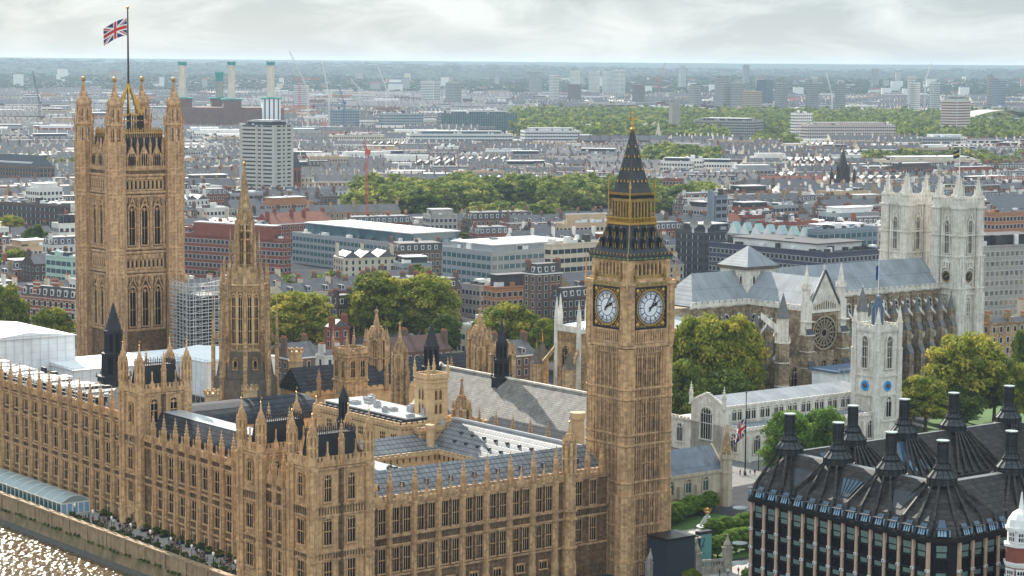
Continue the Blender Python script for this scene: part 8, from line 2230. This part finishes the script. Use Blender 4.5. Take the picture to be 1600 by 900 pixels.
for i in range(1700):
 Y = rt.uniform(10500, 14300); q = rt.random(); f = (Y - 9600) / 4900; z = h2(q) * math.sin(f * PI / 2) ** 1.3 - 3
 pts.append(((-.34 + .68 * q) * 14500, Y, z, rt.uniform(80, 150), rt.uniform(16, 28)))
woods('hill_woods', 'hazy wooded hills along the horizon', pts, PROT2, 'leaf_hill')
mb = MB()
for i in range(900):
 Y = rt.uniform(6500, 9000); q = rt.random(); f = max(0, (Y - 6600) / 2900); z = h1(q) * math.sin(f * PI / 2) ** 1.3 - 4; x = (-.34 + .68 * q) * 9500; w = rt.uniform(12, 46)
 hh = rt.uniform(8, 16) * (3.2 if rt.random() < .07 else 1)
 mb.box(x, x + w, Y, Y + 12, z, z + hh, rt.choice((0, 0, 10, 11, 8)))
 if rt.random() < .5: mb.gable(x, x + w, Y, Y + 12, z + hh, z + hh + 5, 17 if rt.random() < .4 else 1)
o = mb.build('hill_suburbs', MIX); o['kind'] = 'stuff'; tag(o, 'faint suburb roofs scattered over the first far hill', 'suburbs')
# ================================================================ GROUND, RIVER, TERRACE, GARDEN
mb = MB(); mb.add([(358, -102, 0), (8600, -102, 0), (8600, 22000, 0), (-8600, 22000, 0), (-8600, 1241, 0), (-684, 1241, 0)], [(0, 1, 2, 3, 4, 5)]); setting('ground', mb, ['ground_mix'])
def sheet(name, pts, z, m):
 mb = MB(); mb.add([(p.x, p.y, z) for p in pts], [tuple(range(len(pts)))]); return setting(name, mb, [m])
sheet('road', [ground(1040, 720), ground(1260, 690), ground(1260, 740), ground(1040, 780)], .004, 'asphalt')
sheet('pavement', [ground(1150, 700), ground(1200, 695), ground(1215, 712), ground(1150, 722)], .12, 'paving')
sheet('road', [W(300, 305), W(420, 305), W(420, 322), W(300, 322)], .006, 'asphalt')
sheet('lawn', [ground(1405, 700), ground(1470, 640), ground(1640, 620), ground(1640, 700)], .02, 'grass')
sheet('pavement', [W(292, 322), W(420, 322), W(420, 336), W(292, 336)], .12, 'paving')
sheet('lawn', [W(314, 338), W(352, 338), W(352, 376), W(314, 376)], .13, 'grass')
sheet('path', [W(314, 361), W(352, 361), W(352, 366), W(314, 366)], .14, 'paving')
# river
m, t, b = _mat('river'); L = t.links.new
b.inputs['Roughness'].default_value = .11; b.inputs['Specular IOR Level'].default_value = .4
tc = N(t, 'ShaderNodeTexCoord')
n0 = N(t, 'ShaderNodeTexNoise'); n0.inputs['Scale'].default_value = .05; n0.inputs['Detail'].default_value = 5; L(tc.outputs['Object'], n0.inputs['Vector'])
rp = N(t, 'ShaderNodeValToRGB'); rp.color_ramp.elements[0].color = (0.085, 0.055, 0.026, 1); rp.color_ramp.elements[1].color = (0.13, 0.088, 0.044, 1); L(n0.outputs['Fac'], rp.inputs['Fac']); L(rp.outputs['Color'], b.inputs['Base Color'])
n1 = N(t, 'ShaderNodeTexNoise'); n1.inputs['Scale'].default_value = .8; n1.inputs['Detail'].default_value = 5; n1.inputs['Roughness'].default_value = .6; n1.inputs['Distortion'].default_value = .6; L(tc.outputs['Object'], n1.inputs['Vector'])
bp = N(t, 'ShaderNodeBump'); bp.inputs['Strength'].default_value = .5; bp.inputs['Distance'].default_value = .25; L(n1.outputs['Fac'], bp.inputs['Height']); L(bp.outputs[0], b.inputs['Normal'])
mb = MB(); mb.add([(-300, -300, 0), (120, -300, 0), (120, 1300, 0), (-300, 1300, 0)], [(0, 1, 2, 3)]); mb.add([(120, -300, 0), (219.3, -300, 0), (219.3, 340, 0), (120, 340, 0)], [(0, 1, 2, 3)]); mb.add([(120, 560, 0), (219.3, 560, 0), (219.3, 1300, 0), (120, 1300, 0)], [(0, 1, 2, 3)]); setting('river_water', mb, ['river'], (0, 0, -2.6), TH)
def ripples():
 rg_ = np.random.default_rng(3); gu = np.arange(120, 219.5, .27); gv = np.arange(340, 560.5, .27); U_, V_ = np.meshgrid(gu, gv); Z = np.zeros_like(U_)
 for k in range(46):
  lam = rg_.uniform(.7, 2.6); a = rg_.uniform(0, 2 * PI); amp = .0132 * lam * rg_.uniform(.5, 1.2)
  Z += amp * np.sin(2 * PI / lam * (U_ * math.cos(a) + V_ * math.sin(a)) + rg_.uniform(0, 6.3))
 Z += .05 * rg_.normal(size=Z.shape)
 n, m_ = U_.shape; me = bpy.data.meshes.new('river_water'); me.vertices.add(n * m_); me.vertices.foreach_set('co', np.stack([U_, V_, Z], -1).astype(np.float32).ravel())
 i = np.arange((n - 1) * (m_ - 1)); r_, c_ = i // (m_ - 1), i % (m_ - 1); q = r_ * m_ + c_; F = np.stack([q, q + 1, q + m_ + 1, q + m_], 1).astype(np.int32)
 me.loops.add(F.size); me.loops.foreach_set('vertex_index', F.ravel()); me.polygons.add(len(F)); me.polygons.foreach_set('loop_start', np.arange(0, F.size, 4, dtype=np.int32)); me.polygons.foreach_set('loop_total', np.full(len(F), 4, np.int32))
 me.polygons.foreach_set('use_smooth', np.ones(len(F), bool)); me.materials.append(MATS['river']); me.update(calc_edges=True); o = link('river_water', me, None, (0, 0, -2.62), TH); o['kind'] = 'structure'
ripples()
mb = MB(); mb.box(219.4, 231, 352, 545, -4, 3.0); setting('terrace', mb, ['paving'], (0, 0, 0), TH)
w = pal('embankment_wall', 'long weathered stone river wall with green tide stains below the terrace', 'wall', 219, 352)
L_ = 193
mb = MB(); mb.prism([(-.2, 0), (.9, 0), (.9, L_), (-.2, L_)], .9, 4.0); mb.box(-.45, 1.0, 0, L_, 3.95, 4.3)
for y in np.arange(2, L_, 8.6): mb.box(-.42, .9, y, y + .8, .9, 4.4)
for z in (1.7, 2.6, 3.4): mb.box(-.235, .8, 0, L_, z, z + .07)
mb.build('parapet', ['wall_river'], w)
mb = MB(); mb.add([(-.75, 0, -1.5), (-.25, 0, .9), (-.25, L_, .9), (-.75, L_, -1.5)], [(0, 3, 2, 1)], 1); mb.add([(-1.6, 0, -3.2), (-.75, 0, -1.5), (-.75, L_, -1.5), (-1.6, L_, -3.2)], [(0, 3, 2, 1)], 0); mb.box(-.45, .5, 0, L_, .7, 1.0, 1); mb.build('wall_foot', ['wall_wet', 'wall_weed'], w)
V, T = leaf_cloud(_rg, 1.0, .35, .2, 14, 22, .16); wd_ = cloud_mesh('weed', V, T, 'leaf_dark')
for i in range(34): o_ = link('weed_tuft', wd_, w, (-.4, 12 + i * 4.4 + RND.uniform(-2, 2), .75 + RND.uniform(-.3, .2)), RND.random() * 6, (.7, 1.5, 1.0)); o_.rotation_euler[2] = RND.uniform(-.2, .2)
# marquee on the terrace
t = pal('marquee', 'long translucent white marquee with arched roof on the river terrace', 'marquee', 221.4, 449.5, 3.0)
mb = MB(); pr = [(7.2 * i / 8, 2.7 + 1.5 * math.sin(PI * i / 8)) for i in range(9)]; LL = 86
for (x0, z0), (x1, z1) in zip(pr, pr[1:]): mb.add([(x0, 0, z0), (x1, 0, z1), (x1, LL, z1), (x0, LL, z0)], [(0, 1, 2, 3)])
for y in np.arange(0, LL + 1, 4.3):
 for (x0, z0), (x1, z1) in zip(pr, pr[1:]): mb.bar((x0, y, z0 + .03), (x1, y, z1 + .03), .14, 1)
mb.add([(x, 0, z) for x, z in pr], [tuple(range(9))]); mb.build('roof', ['marquee_white', 'white_paint'], t)
mb = MB()
for y in np.arange(0, LL + 1, 2.15): mb.box(-.08, .08, y - .07, y + .07, 0, 2.7, 1)
mb.box(.05, .1, 0, LL, .1, 2.6, 0); mb.box(0, 7.2, -.02, .05, 0, 2.7, 1); mb.box(-.1, .1, 0, LL, 2.55, 2.75, 1)
for x in np.arange(0.2, 7, 1.4): mb.add([(x, -.05, .2), (x + 1.1, -.05, .2), (x + 1.1, -.05, 2.4), (x, -.05, 2.4)], [(0, 1, 2, 3)], 2)
mb.build('side_wall', ['glass_green', 'white_paint', 'pane_sky'], t)
# terrace lamps
def lamp_parts():
 a = MB(); a.ngon(0, 0, 8, .22, .16, 0, .6); a.ngon(0, 0, 8, .09, .06, .6, 2.6); b_ = MB(); b_.ngon(0, 0, 6, .12, .3, 2.6, 3.15); b_.ngon(0, 0, 6, .34, .05, 3.15, 3.5)
 return mesh_of(a, 'post', ['iron_dark']), mesh_of(b_, 'lantern', ['white_paint'])
pm_, lm_ = lamp_parts()
for i in range(9):
 v = 440.5 - i * 8.6
 o = pal('lamp_post', 'white lantern on a dark post on the terrace parapet', 'lamp post', 220.3, v, 3.9, 'terrace lamp posts'); link('post', pm_, o); link('lantern', lm_, o)
# planters, tables and people on the terrace
V, T = leaf_cloud(_rg, 1.0, .7, .9, 20, 30, .2); pl_leaf = cloud_mesh('foliage', V, T, 'leaf_dark'); q = MB(); q.box(-.9, .9, -.5, .5, 0, .55); pl_box = mesh_of(q, 'trough', ['wood_dark'] if 'wood_dark' in MATS else ['iron_dark'])
for i in range(40):
 v = 369 + i * 1.95; u = 221.6 if i % 2 else 228.7
 o = pal('planter', 'dark shrub in a trough on the shaded terrace', 'planter', u + rt.uniform(-.3, .3), v, 3.0, 'terrace planters'); link('trough', pl_box, o); link('foliage', pl_leaf, o, (0, 0, 0), rt.uniform(0, 6))
q = MB(); q.ngon(0, 0, 10, .75, .75, .7, .76); q.ngon(0, 0, 6, .08, .08, .05, .7); q.ngon(0, 0, 8, .4, .3, 0, .06); tb_top = mesh_of(q, 'table_top', ['wood_table'] if 'wood_table' in MATS else ['stone_dark'])
def chair_mesh():
 q = MB(); q.box(-.24, .24, -.24, .24, .42, .48); q.box(-.24, .24, .2, .25, .48, .95)
 for x in (-.21, .21):
  for y in (-.21, .21): q.box(x - .03, x + .03, y - .03, y + .03, 0, .42)
 return mesh_of(q, 'chair', ['wood_chair'])
mat('wood_chair', (0.10, 0.05, 0.03), (0.06, 0.03, 0.02)); ch = chair_mesh()
for i in range(22):
 u, v = 223.2 + (i % 3) * 1.9 + rt.uniform(-.3, .3), 369.5 + i * 3.5
 o = pal('terrace_table', 'round dark table set out on the shaded river terrace', 'table', u, v, 3.0, 'terrace tables'); link('table_top', tb_top, o)
 for k in range(3):
  a = k * 2.1 + i; c = pal('terrace_chair', 'dark wooden chair drawn up to a table on the shaded river terrace', 'chair', u + 1.0 * math.cos(a), v + 1.0 * math.sin(a), 3.0, 'terrace chairs'); c.rotation_euler[2] = TH + a - PI / 2; link('seat', ch, c)
def person_mesh(coat, legs, skin=(.45, .3, .22), stride=.12):
 """one continuous small standing or walking figure grown over a joint skeleton"""
 key = ('person', coat, legs, stride)
 def make():
  me = bpy.data.meshes.new('person')
  J = [((0, 0, .98), .15), ((0, 0, 1.22), .16), ((0, 0, 1.44), .15), ((0, 0, 1.54), .06), ((0, -.02, 1.66), .105), ((0, -.01, 1.76), .07),
             ((.1, 0, .92), .1), ((.11, -stride, .5), .065), ((.11, -stride * 1.5, .06), .045), ((.11, -stride * 1.5 - .14, .03), .03),
             ((-.1, 0, .92), .1), ((-.11, stride * .8, .5), .065), ((-.11, stride * 1.8, .06), .045), ((-.11, stride * 1.8 - .14, .03), .03),
             ((.2, 0, 1.42), .065), ((.26, .03, 1.14), .045), ((.25, -.1, .9), .034), ((-.2, 0, 1.42), .065), ((-.26, .0, 1.14), .045), ((-.25, -.12, .92), .034)]
  E = [(0, 1), (1, 2), (2, 3), (3, 4), (4, 5), (0, 6), (6, 7), (7, 8), (8, 9), (0, 10), (10, 11), (11, 12), (12, 13), (2, 14), (14, 15), (15, 16), (2, 17), (17, 18), (18, 19)]
  me.from_pydata([p for p, _ in J], E, []); ob = bpy.data.objects.new('tmp', me); COL.objects.link(ob)
  md = ob.modifiers.new('s', 'SKIN'); ob.modifiers.new('d', 'SUBSURF').levels = 1
  for i, (p, r) in enumerate(J): me.skin_vertices[0].data[i].radius = (r, r);
  me.skin_vertices[0].data[0].use_root = True
  dg = bpy.context.evaluated_depsgraph_get(); m2 = bpy.data.meshes.new_from_object(ob.evaluated_get(dg)); bpy.data.objects.remove(ob)
  m2.name = 'person'; m2.materials.clear()
  for k in (coat, legs, 'skin', 'hair'): m2.materials.append(MATS[k])
  for p in m2.polygons:
   z = p.center.z; x = abs(p.center.x); p.material_index = 3 if z > 1.68 or (z > 1.58 and p.center.y > .03) else 2 if z > 1.52 or (x > .2 and z < .97) else 0 if z > .93 else 1
  return m2
 return cached(key, make)
PPL = [('coat_dark', 'person in a dark coat'), ('coat_white', 'person in a white shirt'), ('coat_red', 'person in a red top'), ('coat_blue', 'person in a blue jacket')]
def person(i, loc, where, grp, rz):
 coat, lab = PPL[i % 4]; me = person_mesh(coat, 'trousers', stride=.16 if i % 3 else .02)
 o = link('person', me, None, loc, rz); return tag(o, f'{lab} {where}', 'person', grp)
for i in range(16): person(i, W(222.3 + rt.random() * 5.5, 370 + i * 4.7 + rt.random() * 2, 3.0), 'among the tables on the river terrace', 'people on the terrace', rt.random() * 6.28)
for i in range(8): person(i, W(308 + i * 2.1 + rt.random(), 327 - i * .6 + rt.random(), .12), 'walking outside the stone gate piers', 'people by the gate', rt.random() * 6.28)
p = ground(1178, 742, 0)
for i in range(7): person(i, p + Vector((rt.uniform(-5, 5), rt.uniform(-3, 3), 0)), 'waiting on the pale pavement by the parish church', 'people near the church', rt.random() * 6.28)
# street furniture near the square
p = ground(1164, 742, 0); t = thing('flagpole', 'tall dark flagpole standing between the gothic lodge and the parish church', 'flagpole', p); z = at_depth(1164, 615, p.y).z
mb = MB(); mb.ngon(0, 0, 8, .4, .4, 0, 1); mb.ngon(0, 0, 8, .2, .1, 1, z); mb.sphere(0, 0, z + .2, .25); mb.build('pole', ['iron_dark'], t)
q = at_depth(1163, 666, p.y); union_flag('flag', 'union flag hanging in folds from the flagpole in front of the white church', Vector((p.x - .1, p.y, q.z)), 5.2, 4.4, rad(25), -.55, 1.3, .52)
for k, (px, lab) in enumerate(((1140, 'thin dark street lamp left of the flagpole'), (1185, 'thin dark street lamp right of the flagpole'))):
 p = ground(px, 736, 0); t = thing('street_lamp', lab, 'street lamp', p); MB().ngon(0, 0, 8, .14, .07, 0, 8).build('post', ['iron_dark'], t); mb = MB(); mb.bar((0, 0, 8), (1.2, 0, 8.3), .1); mb.box(.9, 1.6, -.15, .15, 8.2, 8.4); mb.build('lamp_head', ['steel'], t)
# gate walls and piers
def gate_pier(lab, u, v, h=4.6):
 t = pal('gate_pier', lab, 'gate pier', u, v, .1); mb = MB(); mb.box(-.75, .75, -.75, .75, 0, h - 1.6); mb.box(-.9, .9, -.9, .9, h - 1.6, h - 1.3); mb.box(-.62, .62, -.62, .62, h - 1.3, h - .7); mb.build('shaft', ['white_stone_old'], t)
 mb = MB(); mb.ngon(0, 0, 8, .8, .55, h - .7, h - .1); mb.ngon(0, 0, 8, .5, .1, h - .1, h + 1.1); mb.sphere(0, 0, h + 1.2, .22); mb.build('cap', ['white_stone_old'], t)
for lab, u, v, h in (('stone gate pier with carved cap at the foot of the clock tower, leftmost', 297.5, 336.6, 4.4), ('stone gate pier with carved cap left of the teal hoarding', 300.0, 335.4, 5.4), ('slim stone gate pier right of the teal hoarding', 303.2, 333.6, 4.6), ('stone gate pier between two stretches of pierced wall', 306.4, 332.4, 5.8), ('tall stone gate pier closing the pierced wall at right', 312.8, 330.0, 6.6)): gate_pier(lab, u, v, h)
for lab, u0, v0, u1, v1 in (('short pierced stone wall between the two left gate piers', 297.5, 336.6, 303.2, 333.6), ('pierced stone wall running right from the gate', 303.2, 333.6, 312.8, 330.0)):
 a = math.atan2(v1 - v0, u1 - u0); t = thing('boundary_wall', lab, 'wall', W(u0, v0, .1), TH + a); Lw = math.hypot(u1 - u0, v1 - v0)
 mb = MB(); mb.box(.8, Lw - .8, -.3, .3, 0, 1.3); mb.box(.8, Lw - .8, -.35, .35, 2.4, 2.9); n = int(Lw / .7)
 for i in range(n + 1): x = .8 + (Lw - 1.6) * i / n; mb.box(x - .13, x + .13, -.2, .2, 1.3, 2.4)
 mb.build('wall', ['white_stone_old'], t)
t = pal('hoarding', 'dark blue site hoarding box against the foot of the clock tower', 'hoarding', 297.6, 331.5, 0); mb = MB(); mb.box(0, 7.4, 0, 6.0, 0, 8.2); mb.build('panel', ['hoarding'], t); MB().box(-.2, 7.6, -.2, 6.2, 8.2, 8.7).build('coping', ['black'], t)
t = pal('hoarding', 'teal site hoarding end panel right of the steel frame', 'hoarding', 311.0, 336.5, 0); MB().box(0, 3.4, 0, 1.2, 0, 7.0).build('panel', ['hoarding_teal'], t); MB().box(-.1, 3.5, -.1, 1.3, 7.0, 7.6).build('coping', ['black'], t)
t = pal('steel_frame', 'low dark steel lattice site roof between the two hoardings', 'site frame', 305.2, 335, 0); mb = MB()
for x in np.arange(0, 6, 1.5):
 for y in (0, 4): mb.bar((x, y, 0), (x, y, 6.6), .18)
 mb.bar((x, 0, 6.6), (x, 4, 6.6), .18); mb.bar((x, 0, 3.4), (x + 1.4, 0, 6.4), .12)
for z in (3.4, 5, 6.6): mb.bar((0, 0, z), (5.8, 0, z), .16); mb.bar((0, 4, z), (5.8, 4, z), .16)
for i in range(14): x = rt.uniform(0, 5); mb.bar((x, rt.uniform(0, 4), 6.7), (x + rt.uniform(.5, 2), rt.uniform(0, 4), 6.8), .14, 1)
mb.build('frame', ['iron_dark', 'crane_red2'], t)
# fountain
p = ground(1105, 826, 0); t = thing('fountain', 'silver sculpted fountain topped by a gold crown on the lawn', 'fountain', p); mb = MB()
mb.ngon(0, 0, 12, 2.6, 2.6, 0, .6); mb.ngon(0, 0, 10, .9, .6, .6, 2.0)
for k in range(6): a = k * PI / 3; mb.bar((1.6 * math.cos(a), 1.6 * math.sin(a), .6), (.5 * math.cos(a), .5 * math.sin(a), 2.8), .5, 0, .25)
mb.ngon(0, 0, 10, .6, .35, 2.0, 3.4); mb.build('basin', ['steel'], t); mb = MB(); mb.ngon(0, 0, 10, .3, .75, 3.4, 3.9)
for k in range(6): a = k * PI / 3; mb.bar((.7 * math.cos(a), .7 * math.sin(a), 3.9), (.8 * math.cos(a), .8 * math.sin(a), 4.6), .2)
mb.sphere(0, 0, 4.5, .3); mb.build('crown', ['gold'], t)
# clipped trees of the yard
for r_, (u0, v0, u1, v1, n, lab) in enumerate(((322, 368, 352, 378, 9, 'clipped green tree in the back row of the yard garden'), (318, 340, 340, 346, 8, 'clipped green tree in the front row of the yard garden'), (330, 352, 352, 356, 7, 'clipped green tree in the middle row of the yard garden'))):
 for i in range(n):
  f = i / (n - 1); tree('bright', lab, W(u0 + (u1 - u0) * f + rt.uniform(-.4, .4), v0 + (v1 - v0) * f + rt.uniform(-.6, .6), .1), rt.uniform(4.6, 5.6), rt.uniform(4.6, 5.6), None, 'clipped trees of the yard, row ' + 'abc'[r_], 'clipped_tree')
tree_px('bright', 'round bright green tree at the foot of the north range', 716, 886, 436, 62, None, 0, 'tree')
tree_px('bright', 'yellow green young tree at the bottom edge left of the dark block', 1170, 886, 436, 26, None, 0, 'tree'); tree_px('plane', 'yellow sapling at the bottom edge outside the gate piers', 1080, 889, 440, 30, None, 0, 'tree')
# ================================================================ AIR
def haze():
 mb = MB(); mb.box(-9000, 9000, -700, 22400, -4.8, 136)
 m = bpy.data.materials.new('haze'); m.use_nodes = True; t = m.node_tree; t.nodes.clear()
 v = N(t, 'ShaderNodeVolumePrincipled'); v.inputs['Color'].default_value = (0.47, 0.61, 0.77, 1); v.inputs['Density'].default_value = HAZE; v.inputs['Anisotropy'].default_value = .25
 o = N(t, 'ShaderNodeOutputMaterial'); t.links.new(v.outputs[0], o.inputs['Volume']); MATS['haze'] = m
 ob = mb.build('haze', ['haze']); ob['kind'] = 'stuff'; tag(ob, 'pale blue summer haze over the whole town', 'haze')
HAZE = 0.00004
haze()
# ================================================================ LABELS OF THE REPEATED TOWN BUILDINGS AND PARK TREES
def to_px(p):
 d = Vector(p) - EYE; w = d.dot(_f); return 800 + FPX * d.dot(CR) / w, 450 - FPX * d.dot(CU) / w
MARKS = [(60, 'the left frame edge'), (203, 'the square tower'), (310, 'the red mansion block'), (383, 'the spire tower'), (500, 'the glass office'), (630, 'the big plane clump'), (720, 'the low pale hall'), (850, 'the dark mansard house'), (985, 'the clock tower'),
         (1070, 'the satellite dishes'), (1172, 'the crossing lantern'), (1260, 'the blue mansard block'), (1318, 'the black church spire'), (1420, 'the rear abbey tower'), (1496, 'the front abbey tower'), (1570, 'the bay windowed office')]
ORD = ['', 'second', 'third', 'fourth', 'fifth', 'sixth', 'seventh', 'eighth', 'ninth', 'tenth', 'eleventh', 'twelfth', 'thirteenth', 'fourteenth', 'fifteenth', 'sixteenth', 'seventeenth', 'eighteenth', 'nineteenth', 'twentieth']
buckets = {}
for t, form, cy_, w, dd, h, ang in near_objs:
 c, s = math.cos(ang), math.sin(ang); px, py = to_px((t.location.x + c * w / 2, t.location.y + s * w / 2, h))
 mp, mn = min(MARKS, key=lambda m: abs(m[0] - px)); side = 'left of' if px < mp - 12 else 'right of' if px > mp + 12 else 'straight behind'
 size = 'long' if w > 34 else 'tall' if h > 21 else 'short' if w < 18 else 'medium'
 buckets.setdefault(f'{size} {form} {side} {mn}', []).append((py, t))
def near_rank(i): return 'lowest in view' if i == 0 else ORD[i] + ' lowest in view'
for lab, lst in buckets.items():
 lst.sort(key=lambda q: -q[0])
 for i, (_, t) in enumerate(lst): t['label'] = lab if len(lst) == 1 else f'{lab}, {near_rank(i)}'
byp = {}
for o in ALL_TREES:
 if 'park' in o: byp.setdefault(o['park'], []).append(o)
def num(n):
 tens = ['', '', 'twenty', 'thirty', 'forty']; one = ['', 'first', 'second', 'third', 'fourth', 'fifth', 'sixth', 'seventh', 'eighth', 'ninth', 'tenth', 'eleventh', 'twelfth', 'thirteenth', 'fourteenth', 'fifteenth', 'sixteenth', 'seventeenth', 'eighteenth', 'nineteenth']
 if n < 20: return one[n]
 return {20: 'twentieth', 30: 'thirtieth', 40: 'fortieth'}.get(n) or tens[n // 10] + ' ' + one[n % 10]
for lab, lst in byp.items():
 lst.sort(key=lambda o: to_px(o.location)[0])
 for i, o in enumerate(lst):
  o['label'] = f'leafy tree in the {lab}, {num(i + 1)} from the left'; del o['park']
